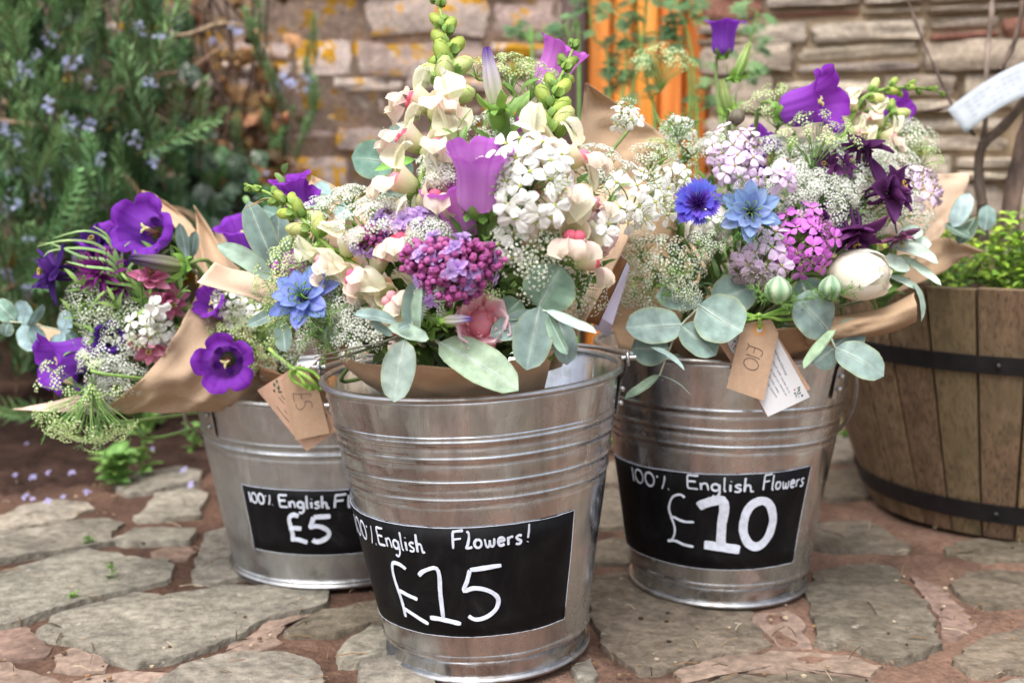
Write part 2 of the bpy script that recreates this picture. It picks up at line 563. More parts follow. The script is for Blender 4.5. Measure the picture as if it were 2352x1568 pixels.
def build_ground():
    def axis(lo, hi, step):
        a = [lo + i * step for i in range(int((hi - lo) / step) + 1)]
        far = [.3, 1, 3, 10, 40, 150, 300]
        return [lo - f for f in reversed(far)] + a + [a[-1] + f for f in far]
    xs, ys = axis(-1.3, 1.3, .02), axis(.55, 2.4, .02)
    rows = []
    for y in ys:
        row = []
        for x in xs:
            near = -1.35 < x < 1.35 and .5 < y < 2.45
            z = -.0065 + (gnoise(x, y, 9, 3) * .004 + gnoise(x, y, 34, 7) * .0025 if near else 0)
            row.append((x, y, z))
        rows.append(row)
    mb = MB()
    mb.grid(rows, (.4, .3, .25))
    structure('ground', mb.mesh('ground', M_GROUND))

build_ground()

def build_soil():
    edge = [G(-260, 1175), G(0, 1148), G(130, 1128), G(300, 1108), G(430, 1112), G(520, 1085), G(640, 1040), G(760, 1010)]
    rows = []
    n = 60
    e = smoothpath(edge, n)
    for k in range(32):
        t = k / 31
        row = []
        for i, p in enumerate(e):
            y = p.y + (2.85 - p.y) * t
            x = p.x + (p.x * .25) * t
            z = -.014 + min(1, t * 9) * .02 + gnoise(x, y, 12, 1) * .012 * min(1, t * 8) + gnoise(x, y, 40, 5) * .007
            row.append((x, y, z))
        rows.append(row)
    mb = MB()
    mb.grid(rows, (.1, .07, .05))
    o = structure('soil', mb.mesh('soil', M_SOIL))
    return o
build_soil()

paving = structure('paving', None)

def flagstone(poly, mat, z=0.0, seed=0, name='flagstone'):
    r = random.Random(seed)
    pts = []
    N = len(poly)
    for i in range(N):
        a, b = poly[i], poly[(i + 1) % N]
        d = math.hypot(b[0] - a[0], b[1] - a[1])
        k = max(1, min(14, int(d / .008)))
        for j in range(k):
            t = j / k
            x, y = a[0] + (b[0] - a[0]) * t, a[1] + (b[1] - a[1]) * t
            pts.append((x + gnoise(x, y, 45, seed) * .006, y + gnoise(x, y, 45, seed + 9) * .006))
            pts[-1] = (pts[-1][0] + gnoise(x, y, 170, seed + 3) * .0035, pts[-1][1] + gnoise(x, y, 170, seed + 5) * .0035)
    cx, cy = sum(p[0] for p in pts) / len(pts), sum(p[1] for p in pts) / len(pts)
    n = len(pts)
    tx, ty = r.uniform(-.012, .012), r.uniform(-.012, .012)
    def ring(inset, zz, amp):
        out = []
        for x, y in pts:
            dx, dy = x - cx, y - cy
            L = math.hypot(dx, dy) + 1e-6
            k = max(.2, 1 - inset / L)
            X, Y = dx * k, dy * k
            out.append((X, Y, z + zz + X * tx + Y * ty + gnoise(X + cx, Y + cy, 16, seed) * amp + gnoise(X + cx, Y + cy, 60, seed) * amp * .5))
        return out
    mid = []
    for f in (.66, .33):
        ro = []
        for x, y in pts:
            X, Y = (x - cx) * f, (y - cy) * f
            ro.append((X, Y, z + X * tx + Y * ty + gnoise(X + cx, Y + cy, 9, seed) * .0022 + gnoise(X + cx, Y + cy, 60, seed) * .0008))
        mid.append(ro)
    side = [ring(-.003, -.035, 0), ring(0, -.003, .0025), ring(.001, -.0004, .0015)]
    rows = [side[-1]] + mid
    mb = MB()
    mb.grid(side, (.4, .4, .4), True)
    mb.grid(rows, (.4, .4, .4), True)           # own vertices: a crisp arris
    k = len(mb.v)
    mb.add([(0, 0, z + .001)] + rows[-1], [(0, 1 + i, 1 + (i + 1) % n) for i in range(n)], (.4, .4, .4))
    o = link(name, mb.mesh(name, mat), paving, Matrix.Translation((cx, cy, 0)))
    return o

_cl = lambda x, y: (x * .4142, 918.7 + y * .4142)
_cr = lambda x, y: (1320.7 + x * .4507, 861.3 + y * .4507)
FL = [   # traced outlines of the flagstones that can be told apart
 (_cl, 'g', [(225,1280),(300,1215),(540,1130),(760,1080),(900,1095),(1280,1040),(1480,1035),(1800,1060),(1790,1110),(1720,1150),(1460,1195),(1380,1260),(1200,1330),(1060,1400),(740,1455),(640,1440),(540,1370),(380,1330),(250,1310)]),
 (_cl, 'g', [(-150,1000),(0,960),(180,910),(390,850),(480,830),(700,860),(940,880),(940,960),(900,1010),(640,1060),(560,1080),(400,1130),(180,1200),(0,1245),(-160,1270)]),
 (_cl, 'g', [(-150,760),(0,740),(300,700),(450,660),(560,655),(670,680),(600,730),(610,780),(430,815),(200,845),(0,885),(-150,900)]),
 (_cl, 'g', [(640,770),(760,712),(900,702),(1100,720),(1060,780),(900,782),(700,787)]),
 (_cl, 'g', [(750,640),(830,590),(860,520),(1060,490),(1150,520),(1150,560),(1100,590),(1110,630),(960,650),(760,665)]),
 (_cl, 'g', [(-160,660),(0,645),(150,580),(300,560),(480,570),(510,600),(450,620),(420,650),(250,680),(0,730),(-160,740)]),
 (_cl, 'b', [(1070,960),(1100,860),(1140,740),(1250,710),(1420,700),(1700,740),(1800,900),(1500,985),(1320,965),(1200,1000),(1090,1000)]),
 (_cl, 'o', [(1560,1290),(1660,1210),(1800,1150),(2110,1090),(2300,1080),(2320,1200),(2000,1240),(1820,1290),(1600,1310)]),
 (_cl, 'g', [(880,1568),(1000,1480),(1150,1440),(1400,1400),(1560,1400),(1700,1430),(1790,1520),(1740,1620),(1500,1720),(1000,1740),(860,1660)]),
 (_cl, 'g', [(1880,1400),(1920,1330),(2060,1250),(2150,1270),(2300,1300),(2290,1400),(2110,1405),(1990,1450),(1890,1440)]),
 (_cl, 'r', [(-120,1290),(0,1262),(150,1232),(225,1300),(275,1350),(260,1400),(100,1410),(-120,1400)]),
 (_cl, 'r', [(290,1400),(380,1350),(540,1392),(620,1448),(590,1480),(450,1500),(300,1480)]),
 (_cl, 'r', [(400,1545),(600,1495),(900,1480),(950,1480),(870,1550),(800,1640),(400,1660)]),
 (_cl, 'g', [(2000,1460),(2160,1420),(2400,1430),(2420,1600),(2100,1640),(1990,1560)]),
 (_cl, 'd', [(-150,1440),(40,1430),(200,1480),(330,1520),(360,1600),(200,1680),(-150,1700)]),
 (_cl, 'r', [(830,820),(940,795),(1060,790),(1075,830),(1050,870),(950,872),(850,850)]),
 (_cl, 'r', [(1480,1205),(1740,1160),(1600,1220),(1540,1300),(1560,1330),(1380,1390),(1150,1425),(1260,1345),(1400,1275)]),
 (_cl, 'g', [(640,470),(780,400),(1000,370),(1120,395),(1090,450),(850,500),(720,520)]),
 (_cr, 'o', [(50,1020),(290,990),(600,960),(850,1000),(890,1190),(960,1310),(1000,1360),(880,1390),(740,1400),(480,1480),(330,1520),(250,1470),(150,1370),(90,1270)]),
 (_cr, 'o', [(1170,1100),(1230,985),(1500,940),(1650,980),(1700,1060),(1780,1140),(1850,1290),(1870,1370),(1760,1410),(1650,1440),(1480,1400),(1440,1370),(1290,1375),(1235,1360),(1205,1230)]),
 (_cr, 'o', [(1000,770),(1300,740),(1480,735),(1560,770),(1700,870),(1690,890),(1500,890),(1000,880)]),
 (_cr, 'o', [(1900,1060),(2000,1000),(2150,980),(2288,1000),(2500,1080),(2400,1150),(2100,1180),(1960,1130)]),
 (_cr, 'o', [(1920,1450),(2000,1370),(2100,1320),(2288,1290),(2500,1300),(2500,1480),(2250,1500),(2050,1520)]),
 (_cr, 'o', [(60,640),(180,560),(300,600),(330,680),(310,760),(130,775),(40,740)]),
 (_cr, 'o', [(60,850),(200,820),(330,830),(330,950),(140,960),(50,930)]),
 (_cr, 'o', [(1240,485),(1420,470),(1600,500),(1600,600),(1300,630),(1230,590)]),
 (_cr, 'g', [(1200,330),(1400,300),(1500,320),(1500,430),(1210,450)]),
 (_cr, 'g', [(5,1480),(70,1458),(118,1528),(60,1558),(5,1540)]),
 (_cr, 'o', [(1880,870),(2000,830),(2400,860),(2400,940),(2100,930),(1900,905)]),
 (_cr, 'o', [(640,1568),(800,1520),(1200,1510),(1500,1550),(1700,1600),(1600,1720),(600,1720)]),
 (_cr, 'g', [(2090,1575),(2288,1550),(2480,1570),(2400,1680),(2100,1680)]),
 (_cr, 'r', [(1710,1010),(1850,1050),(1960,1160),(2060,1250),(1950,1330),(1880,1310),(1810,1150)]),
 (_cr, 'r', [(880,1210),(1080,1180),(1160,1230),(1200,1370),(1060,1380),(1010,1330)]),
 (_cr, 'r', [(500,1500),(760,1410),(1010,1385),(1250,1400),(1400,1400),(1560,1450),(1500,1520),(1200,1490),(800,1495),(560,1545)]),
 (_cr, 'o', [(60,460),(200,430),(300,470),(290,540),(120,550)]),
]
for i, (cv, kind, pts) in enumerate(FL):
    poly = []
    for x, y in pts:
        g = G(*cv(x, y))
        poly.append((g.x, g.y))
    if kind in 'gb':
        mx, my = sum(p[0] for p in poly) / len(poly), sum(p[1] for p in poly) / len(poly)
        poly = [(mx + (p[0] - mx) * 1.035, my + (p[1] - my) * 1.035) for p in poly]
    z = {'g': .002, 'b': .001, 'o': .0, 'r': -.003, 'd': -.005}[kind]
    m = {'g': M_FLAG, 'b': M_FLAG, 'o': M_FLAG_GREEN, 'r': M_FLAG_RED, 'd': M_FLAG_RED}[kind]
    flagstone(poly, m, z, i * 3 + 1)

def voronoi_flags():
    r = random.Random(5)
    seeds = []
    st = .21
    for i in range(-11, 12):
        for j in range(-8, 9):
            seeds.append((i * st + r.uniform(-.4, .4) * st, j * st + .5 + r.uniform(-.4, .4) * st * .8))
    def uv(x, y):
        d = Vector((x, y, -CAMZ))
        f = d.y * cos(PITCH) - d.z * sin(PITCH)
        if f < .05:
            return None
        w = d.y * sin(PITCH) + d.z * cos(PITCH)
        return 1176 + d.x / f * F, 784 - w / f * F
    k = 0
    for (sx, sy) in seeds:
        if abs(sx) > 2.1 or sy > 2.0:
            continue
        poly = [(sx - .3, sy - .3), (sx + .3, sy - .3), (sx + .3, sy + .3), (sx - .3, sy + .3)]
        for (qx, qy) in seeds:
            if (qx, qy) == (sx, sy) or abs(qx - sx) > .7 or abs(qy - sy) > .7:
                continue
            mx, my, nx, ny = (sx + qx) / 2, (sy + qy) / 2, qx - sx, qy - sy
            out = []
            for a, b in zip(poly, poly[1:] + poly[:1]):
                da, db = (a[0] - mx) * nx + (a[1] - my) * ny, (b[0] - mx) * nx + (b[1] - my) * ny
                if da <= 0:
                    out.append(a)
                if (da < 0) != (db < 0) and abs(da - db) > 1e-9:
                    t = da / (da - db)
                    out.append((a[0] + (b[0] - a[0]) * t, a[1] + (b[1] - a[1]) * t))
            poly = out
            if len(poly) < 3:
                break
        if len(poly) < 3:
            continue
        cx, cy = sum(p[0] for p in poly) / len(poly), sum(p[1] for p in poly) / len(poly)
        poly = [(cx + (x - cx) * .87, cy + (y - cy) * .87) for x, y in poly]
        bad = False
        for x, y in poly + [(cx, cy)]:
            q = uv(x, y)
            if q and -75 < q[0] < 2440 and 850 < q[1] < 1650:
                bad = True
            if x < -.3 and y > 1.5:
                bad = True
        if bad:
            continue
        k += 1
        flagstone(poly, r.choice([M_FLAG, M_FLAG, M_FLAG_GREEN, M_FLAG_RED]), r.uniform(-.003, .003), 200 + k)
voronoi_flags()

def chips():
    r = random.Random(8)
    mb = MB()
    for i in range(400):
        if r.random() < .6:
            p = G(r.uniform(0, 900), r.uniform(1060, 1568) if r.random() < .6 else r.uniform(1060, 1200))
        else:
            p = G(r.uniform(1300, 2352), r.uniform(1180, 1568))
        s = r.uniform(.0012, .0036)
        c = r.choice([S(86, 66, 54), S(128, 104, 86), S(66, 50, 42), S(160, 142, 124), S(120, 88, 70)])
        a = r.uniform(0, pi)
        if r.random() < .35:
            d = Vector((cos(a), sin(a), r.uniform(-.1, .2))) * s * r.uniform(3, 6)
            mb.tube([p - d + Vector((0, 0, .003)), p + Vector((0, 0, .005)), p + d + Vector((0, 0, .003))], s * .22, 3, c)
        else:
            mb.ball(p + Vector((0, 0, .001)), (s, s * r.uniform(.5, 1), s * .5), 5, 3, c, Matrix.Rotation(a, 3, 'Z'))
    o = link('crumbs', mb.mesh('crumbs', M_DRY, False))
    o['kind'] = 'stuff'
    o['label'] = 'brown crumbs of bark and twig scattered in the paving joints'
chips()

# ------------------------------------------------------------------ walls and door
def block(mb, c, dx, dy, dz, seed, rnd=.2, n=3, rough=.13):
    """an uneven stone of size dx, dy, dz centred on c"""
    for ax in range(3):
        for sg in (-1, 1):
            rows = []
            for i in range(n + 1):
                row = []
                for j in range(n + 1):
                    a, b = 2 * i / n - 1, 2 * j / n - 1
                    p = [0, 0, 0]
                    p[ax] = sg
                    p[(ax + 1) % 3] = a * sg
                    p[(ax + 2) % 3] = b
                    q = Vector(p)
                    e = q / (abs(q.x) ** 5 + abs(q.y) ** 5 + abs(q.z) ** 5) ** .2
                    q = q.lerp(e, .45)
                    w = Vector((q.x * 2.1 + seed * 7.3, q.y * 2.1 - seed * 3.1, q.z * 2.1 + seed))
                    nv = noise.noise_vector(w)
                    row.append((c[0] + (q.x * .5 + nv.x * rough * .55) * dx, c[1] + (q.y * .5 + nv.y * rough) * dy, c[2] + (q.z * .5 + nv.z * rough * 1.3) * dz))
                rows.append(row)
            mb.grid(rows, (.5, .5, .5))

def rubble_wall(root, x0, x1, ztop, mats, rh, rl, seed, gap=.006, depth=.09, limit=295, y=0, slope=0.0, n=3):
    r = random.Random(seed)
    z = -.02
    k = 0
    while z < ztop:
        h = r.uniform(*rh)
        x = x0 - r.uniform(0, .05)
        while x < x1:
            w = min(r.uniform(*rl) * (.8 + h / rh[1] * .6), x1 - x + .02)
            if w < .03:
                break
            hh = h * r.uniform(.82, 1.0)
            parts = [(z, hh)]
            if h > rh[0] * 1.6 and r.random() < .4:
                s = r.uniform(.4, .6)
                parts = [(z, hh * s - gap), (z + hh * s, hh * (1 - s))]
            for zz, h2 in parts:
                if k >= limit:
                    return k
                mb = MB()
                dpt = depth * r.uniform(.8, 1.15)
                block(mb, (0, 0, 0), w - gap, dpt, h2 - gap, seed * 31 + k, n=n)
                m = r.choice(mats)
                ti = r.uniform(-.025, .025) + slope * (zz - .4)
                o = link('stone', mb.mesh('stone', m), root, Matrix.Translation((x + w / 2, y + r.uniform(-.014, .012), zz + h2 / 2)) @ Matrix.Rotation(-ti, 4, 'Y'))
                k += 1
            x += w
        z += h
    return k

wl = thing('stone_wall', 'old rubble stone wall patched with yellow and white lichen beside the orange door', 'wall', None, Matrix.Translation((0, 2.72, 0)))
mb = MB(); mb.box((-3.2, -.040, -.05), (.10, .3, 2.0))
link('mortar', mb.mesh('mortar', M_MORTAR_L), wl)
rubble_wall(wl, -1.25, .095, 1.15, [M_STONE_L], (.03, .10), (.07, .26), 3, .003, .09, 295, 0, 0, 4)
wr = thing('stone_wall', 'sandy slate rubble wall behind the wooden barrel', 'wall', None,
           Matrix.Translation((.43, 2.62, 0)) @ Matrix.Rotation(radians(-14), 4, 'Z'))
mb = MB(); mb.box((0, -.032, -.05), (3.4, .3, 2.0))
link('mortar', mb.mesh('mortar', M_MORTAR_W), wr)
rubble_wall(wr, 0.0, 1.15, 1.2, [M_STONE_R] * 9 + [M_STONE_RED], (.03, .085), (.09, .27), 11, .006, .1, 295, 0, .05, 4)

door = thing('plank_door', 'orange stained plank door between the two stone walls', 'door', None, Matrix.Translation((.1, 2.72, 0)))
r = random.Random(2)
mb = MB(); mb.box((0, -.03, -.02), (.062, .08, 2.0))
link('door_post', mb.mesh('door_post', M_POST), door)
mb = MB(); mb.box((.062, .05, -.02), (.50, .08, 2.0))
link('backing_board', mb.mesh('backing_board', M_POST), door)
x = .066
while x < .44:
    w = r.uniform(.048, .06)
    mb = MB()
    e = .006
    prof = [(0, .03), (e, .012), (w - .004 - e, .012), (w - .004, .03), (w - .004, .048), (0, .048)]
    mb.grid([[(a, b, zz) for a, b in prof] for zz in (-.01, .5, 1.0, 1.98)], (.6, .3, .1), True)
    link('plank', mb.mesh('plank', M_DOOR, False), door, Matrix.Translation((x, r.uniform(-.002, .002), 0)))
    x += w

# ------------------------------------------------------------------ barrel planter with its herb and little tree
BX = (2318 - 1176) / F * 1.75
BY = 1.68
barrel = thing('barrel_planter', 'weathered half barrel planter of wooden staves with two black hoops', 'planter', None, Matrix.Translation((BX, BY, 0)))
def br(z): return .203 + (.318 - .203) * (z / .335) ** .9
NST = 32
r = random.Random(4)
for k in range(NST):
    a0, a1 = 2 * pi * k / NST, 2 * pi * (k + 1) / NST
    g = .0045
    zt = .333 + r.uniform(-.004, .004)
    jog = r.uniform(-.002, .002)
    rows = []
    for i in range(7):
        z = .0 + zt * i / 6
        R = br(z) + jog
        sec = []
        for a, rr in ((a0 + g, R - .003), (a0 + g * 2.6, R), ((a0 + a1) / 2, R + .001), (a1 - g * 2.6, R), (a1 - g, R - .003), (a1 - g, R - .024), (a0 + g, R - .024)):
            sec.append((rr * sin(a), -rr * cos(a), z))
        rows.append(sec)
    mb = MB()
    mb.grid(rows, (.3, .2, .15), True)
    mb.add(rows[-1], [tuple(range(7))], (.3, .2, .15))
    link('stave', mb.mesh('stave', M_BARREL, False), barrel)
for z0, z1 in ((.024, .050), (.228, .251)):
    mb = MB()
    rows = []
    for z, o in ((z0, .001), (z0, .0028), (z1, .0028), (z1, .001)):
        rows.append([((br(z) + o) * sin(2 * pi * k / 64), -(br(z) + o) * cos(2 * pi * k / 64), z) for k in range(64)])
    mb.grid(rows, (0, 0, 0), True)
    for a in (-.5, .06, 1.4):
        R = br((z0 + z1) / 2) + .0035
        mb.ball((R * sin(a), -R * cos(a), (z0 + z1) / 2), .004, 8, 5, (0, 0, 0))
    link('hoop', mb.mesh('hoop', M_HOOP, False), barrel)
rows = []
mb = MB()
mb.add([(0, 0, .315)] + [(.27 * sin(2 * pi * k / 32), -.27 * cos(2 * pi * k / 32), .31) for k in range(32)], [(0, 1 + k, 1 + (k + 1) % 32) for k in range(32)], (.1, .07, .05))
link('potting_soil', mb.mesh('potting_soil', M_SOIL), barrel)

herb = thing('marjoram_plant', 'lime green marjoram filling the top of the wooden barrel planter', 'plant', None, Matrix.Translation((BX, BY, .305)))
LIME = [S(158, 192, 54), S(134, 172, 52), S(110, 152, 58), S(180, 206, 86), S(82, 126, 54)]
hm = []
for v in range(5):
    r = random.Random(60 + v)
    mb = MB()
    H = .095
    pts = [Vector((.012 * sin(v + i), .01 * cos(v * 2 + i), H * i / 5)) for i in range(6)]
    mb.tube(pts, .0012, 4, S(110, 130, 50))
    for i in range(1, 7):
        t = i / 6
        p = smoothpath(pts, 7)[i] if i < 7 else pts[-1]
        for s in range(2 if i < 6 else 4):
            az = i * pi / 2 + s * (pi if i < 6 else pi / 2) + r.uniform(-.3, .3)
            L = (.024 - .011 * t) * r.uniform(.8, 1.2)
            M = Matrix.Translation(p) @ Matrix.Rotation(az, 4, 'Z')
            c = mix(LIME[4], r.choice(LIME), min(1, .3 + t))
            mb.petal(M, L, L * .75, P_oval, .5, -.2 + r.uniform(-.3, .3), .35, 0, 2, c, mix(c, LIME[3], .3), 4, 3)
    hm.append(mb.mesh('sprig', M_LEAF))
r = random.Random(77)
for k in range(150):
    a = r.uniform(0, 2 * pi)
    R = .28 * sqrt(r.random())
    x, y = R * sin(a), -R * cos(a)
    M = Matrix.Translation((x, y, r.uniform(-.012, .012))) @ Matrix.Rotation(r.uniform(0, 6.3), 4, 'Z') @ Matrix.Rotation(r.uniform(-.35, .35) + .25 * R / .25, 4, 'X') @ Matrix.Scale(r.uniform(.7, 1.25) * (1.05 - .3 * (R / .255) ** 2), 4)
    link('sprig', r.choice(hm), herb, M)
# darker sprigs that spill by the front
dm = []
for v in range(3):
    r2 = random.Random(90 + v)
    mb = MB()
    for i in range(26):
        t = i / 26
        p = Vector((.004 * sin(i), .004 * cos(i * 1.3), .07 * t))
        M = Matrix.Translation(p) @ Matrix.Rotation(i * 2.4, 4, 'Z')
        c = mix(S(40, 82, 40), S(86, 130, 64), r2.random())
        mb.petal(M, .013, .005, P_oval, .5, .1, .2, 0, 2, c, c, 3, 3)
    dm.append(mb.mesh('dark_sprig', M_LEAF))
r = random.Random(78)
for k in range(60):
    x, y = r.uniform(-.25, .0), r.uniform(-.24, -.06)
    if x * x + y * y > .066:
        continue
    link('dark_sprig', r.choice(dm), herb, Matrix.Translation((x, y, .0)) @ Matrix.Rotation(r.uniform(0, 6), 4, 'Z') @ Matrix.Rotation(r.uniform(-.4, .4), 4, 'X'))

tree = thing('small_tree', 'slim bare grey tree trunks rising from the barrel in front of the slate wall', 'tree', None, Matrix.Translation((BX, BY, .31)))
def tw(name, pts, r0, r1, col=S(128, 108, 96), n=14, sides=10):
    p = smoothpath([tree.matrix_basis.inverted() @ Vector(q) for q in pts], n)
    mb = MB()
    mb.tube(p, [r0 + (r1 - r0) * i / (n - 1) + .0008 * sin(i * 2.1) for i in range(n)], sides, [mix(col, S(100, 86, 80), .5 + .5 * sin(i * 1.7)) for i in range(n)])
    return link(name, mb.mesh(name, M_BARK), tree)
yT = 1.70
tw('trunk', [P(2318, 560, yT), P(2322, 480, yT), P(2335, 400, yT), P(2350, 330, yT), P(2372, 250, yT), P(2385, 100, yT), P(2390, -80, yT)], .0135, .0095)
tw('branch', [P(2256, 470, yT - .02), P(2247, 400, yT - .02), P(2252, 345, yT - .02), P(2268, 322, yT - .02), P(2300, 295, yT - .02), P(2330, 262, yT - .02), P(2362, 215, yT - .02), P(2400, 120, yT), P(2410, -60, yT)], .0072, .0062, S(110, 90, 82))
tw('branch', [P(2256, 560, yT), P(2256, 470, yT - .02)], .0085, .0072, S(118, 100, 92), 5)
tw('branch', [P(2258, 330, yT - .02), P(2265, 250, yT - .02), P(2268, 120, yT), P(2278, 30, yT), P(2282, -70, yT)], .0042, .003, S(150, 134, 122))
tw('branch', [P(2296, 160, yT + .03), P(2325, 110, yT + .03), P(2345, 40, yT + .03), P(2352, -60, yT + .03)], .004, .0035, S(130, 110, 100))
tw('twig', [P(2240, 312, yT - .03), P(2198, 262, yT - .03), P(2168, 200, yT - .02), P(2140, 140, yT - .02), P(2095, 30, yT), P(2070, -60, yT)], .0022, .0014, S(112, 96, 90))
tw('twig', [P(2060, 258, yT + .2), P(2120, 256, yT + .2), P(2185, 246, yT + .1)], .0016, .0016, S(90, 72, 64), 6, 6)
# paper plant label looped round the branch
lab = thing('paper_plant_label', 'curled white paper plant label hanging on the small tree', 'label', None, Matrix.Translation(P(2265, 225, yT - .045)))
rows = []
for i in range(14):
    t = i / 13
    a = P(2180 + 200 * t, 250 - 118 * t - 12 * sin(pi * t), yT - .045)
    b = P(2213 + 170 * t, 308 - 96 * t - 14 * sin(pi * t), yT - .055 - .01 * sin(pi * t))
    rows.append([(a.lerp(b, j / 5) + Vector((0, .006 * cos(j / 5 * pi), 0))) - lab.location for j in range(6)])
mb = MB(); mb.grid(rows, (.8, .8, .8))
o = link('label_strip', mb.mesh('label_strip', M_STRIP), lab)
md = o.modifiers.new('thick', 'SOLIDIFY'); md.thickness = .0006
mb = MB()
for row in range(4):
    for i in range(8):
        if (i + row) % 5 == 4: continue
        t0, t1, h = .16 + i * .085, .16 + i * .085 + .06, .2 + row * .16
        def q(t):
            a = P(2180 + 200 * t, 250 - 118 * t - 12 * sin(pi * t), yT - .0475); b = P(2213 + 170 * t, 308 - 96 * t - 14 * sin(pi * t), yT - .0575 - .01 * sin(pi * t))
            return a.lerp(b, h) + Vector((0, .006 * cos(h * pi) - .0012, 0)) - lab.location
        mb.tube([q(t0), q(t1)], .0004, 3, (.3, .3, .4))
link('writing', mb.mesh('writing', simple('faded_ink', S(150, 150, 165), .8, 80, .1, .1)), lab)

# ------------------------------------------------------------------ rosemary bush, ivy, ground weeds
def rosemary_mesh(seed):
    r = random.Random(seed)
    mb = MB()
    L = .16
    bend = r.uniform(-.03, .03)
    pts = [Vector((bend * (i / 7) ** 2, .02 * sin(seed + i * .4), L * i / 7)) for i in range(8)]
    mb.tube(pts, [.0018 - .001 * i / 7 for i in range(8)], 4, S(104, 92, 66))
    sp = smoothpath(pts, 30)
    for i in range(4, 30):
        t = i / 29
        for s in range(3):
            az = i * 1.3 + s * 2.1 + r.uniform(-.3, .3)
            l = (.030 if t < .8 else .030 * (1.25 - t) / .45 * .8) * r.uniform(.8, 1.15)
            M = Matrix.Translation(sp[i]) @ Matrix.Rotation(az, 4, 'Z')
            c = mix(S(58, 96, 56), S(128, 166, 104), min(1, max(0, t * .75 + r.uniform(-.15, .25))))
            mb.petal(M, l, .0044, P_strap, r.uniform(.3, .8), r.uniform(.7, 1.2), -.5, 0, 2, c, mix(c, S(120, 150, 110), .3), 3, 3)
    return mb.mesh('sprig', M_NEEDLE)
rm = [rosemary_mesh(i) for i in range(6)]
def blossom_mesh(seed):
    r = random.Random(seed)
    mb = MB()
    for k in range(r.randint(4, 7)):
        p = Vector((r.uniform(-.012, .012), r.uniform(-.012, .012), r.uniform(-.014, .014)))
        M = Matrix.Translation(p) @ frame((r.uniform(-1, 1), r.uniform(-1.2, .2), r.uniform(-.3, 1)))
        c = mix(S(176, 184, 228), S(206, 212, 242), r.random())
        for q in range(4):
            mb.petal(M @ Matrix.Rotation(q * pi / 2 + r.uniform(-.2, .2), 4, 'Z'), .0075, .0058, P_obov, .3, -.3, .2, 0, 2, c, c, 3, 3)
    return mb.mesh('blossom', M_PETAL)
bm_ = [blossom_mesh(i) for i in range(4)]
bush = thing('rosemary_bush', 'rosemary bush in pale blue flower by the lichened wall', 'bush', None, Matrix.Translation((-.85, 2.25, 0)))
binv = bush.matrix_basis.inverted()
r = random.Random(31)
def bush_limit(v):           # right-hand outline of the bush
    return 300 + 160 * sin(pi * min(1, max(0, (v + 60) / 760))) - max(0, v - 700) * .5
spr = []
for k in range(430):
    v = r.uniform(-140, 960)
    u = r.uniform(-300, bush_limit(v))
    y = 1.95 + .5 * r.random()
    if u > 330 and r.random() < .5: continue
    if u < -30 and r.random() < .45: continue
    if v < 120 and r.random() < .3: continue
    p = P(u, v + 60, y)
    if p.z < .06: continue
    d = Vector((r.uniform(-.5, .6), r.uniform(-.75, .2), 1.0 + r.uniform(-.3, .6)))
    if r.random() < .15: d = Vector((r.uniform(-.2, 1), -.4, r.uniform(.0, .6)))
    spr.append((y, frame(d, (0, -1, 0), r.uniform(0, 6.3), p, r.uniform(.8, 1.35))))
spr.sort(key=lambda q: q[0])
mass = MB()                                   # the inner mass of the bush, past counting
for k in range(330):
    rr_ = random.Random(900 + k)
    v = rr_.uniform(-180, 980)
    u = rr_.uniform(-330, bush_limit(v) - 20 if v < 600 else 520)
    p0 = binv @ P(u, v + 50, rr_.uniform(2.25, 2.6))
    if p0.z < .04: continue
    M0 = frame((rr_.uniform(-.5, .5), rr_.uniform(-.7, .2), 1), (0, -1, 0), rr_.uniform(0, 6), p0, rr_.uniform(.9, 1.3))
    for i in range(34):
        t_ = i / 33
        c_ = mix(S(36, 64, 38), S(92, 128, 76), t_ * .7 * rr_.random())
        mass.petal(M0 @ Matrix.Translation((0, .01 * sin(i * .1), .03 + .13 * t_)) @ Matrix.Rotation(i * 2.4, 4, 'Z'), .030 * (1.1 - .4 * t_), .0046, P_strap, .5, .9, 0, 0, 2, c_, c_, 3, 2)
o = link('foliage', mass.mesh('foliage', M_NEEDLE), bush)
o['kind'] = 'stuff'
for y, M in spr[:296]:
    link('sprig', r.choice(rm), bush, binv @ M)
r = random.Random(33)
fl = [(150,140),(165,150),(215,185),(335,180),(120,85),(160,270),(190,280),(155,300),(60,165),(30,190),(220,430),(235,455),(110,420),(85,430),(25,460),(50,440),(100,450),(365,375),(310,70),(130,780),(15,600),(30,640),(80,600),
      (20,480),(60,655),(130,590),(45,700),(370,75),(240,370),(180,360),(195,590),(215,575),(40,330),(290,500),(355,500),(540,65),(650,185),(600,395),(480,105),(70,540),(20,390),(310,320),(150,350),(10,300),(100,230),(75,120)]
for (u, v) in fl:
    if u > 450: continue
    for q in range(r.choice([1, 2, 2])):
        link('blossom', r.choice(bm_), bush, binv @ frame((r.uniform(-1, 1), -1, r.uniform(0, 1)), (0, 0, 1), r.uniform(0, 6), P(u + r.uniform(-14, 14), v + r.uniform(-14, 14), r.uniform(1.96, 2.04)), r.uniform(.6, 1.05)))
def limb(root, name, pts, r0, r1, col, n=16, mat=None):
    inv = root.matrix_basis.inverted()
    p = smoothpath([inv @ Vector(q) for q in pts], n)
    mb = MB()
    mb.tube(p, [r0 + (r1 - r0) * i / (n - 1) for i in range(n)], 6, col)
    return link(name, mb.mesh(name, mat or M_BARK), root)
TW = S(142, 118, 98)
limb(bush, 'branch', [P(300, -40, 2.2), P(297, 30, 2.2), P(312, 65, 2.2), P(350, 82, 2.2), P(430, 80, 2.2), P(500, 55, 2.25), P(560, 60, 2.3)], .0055, .003, S(168, 146, 122))
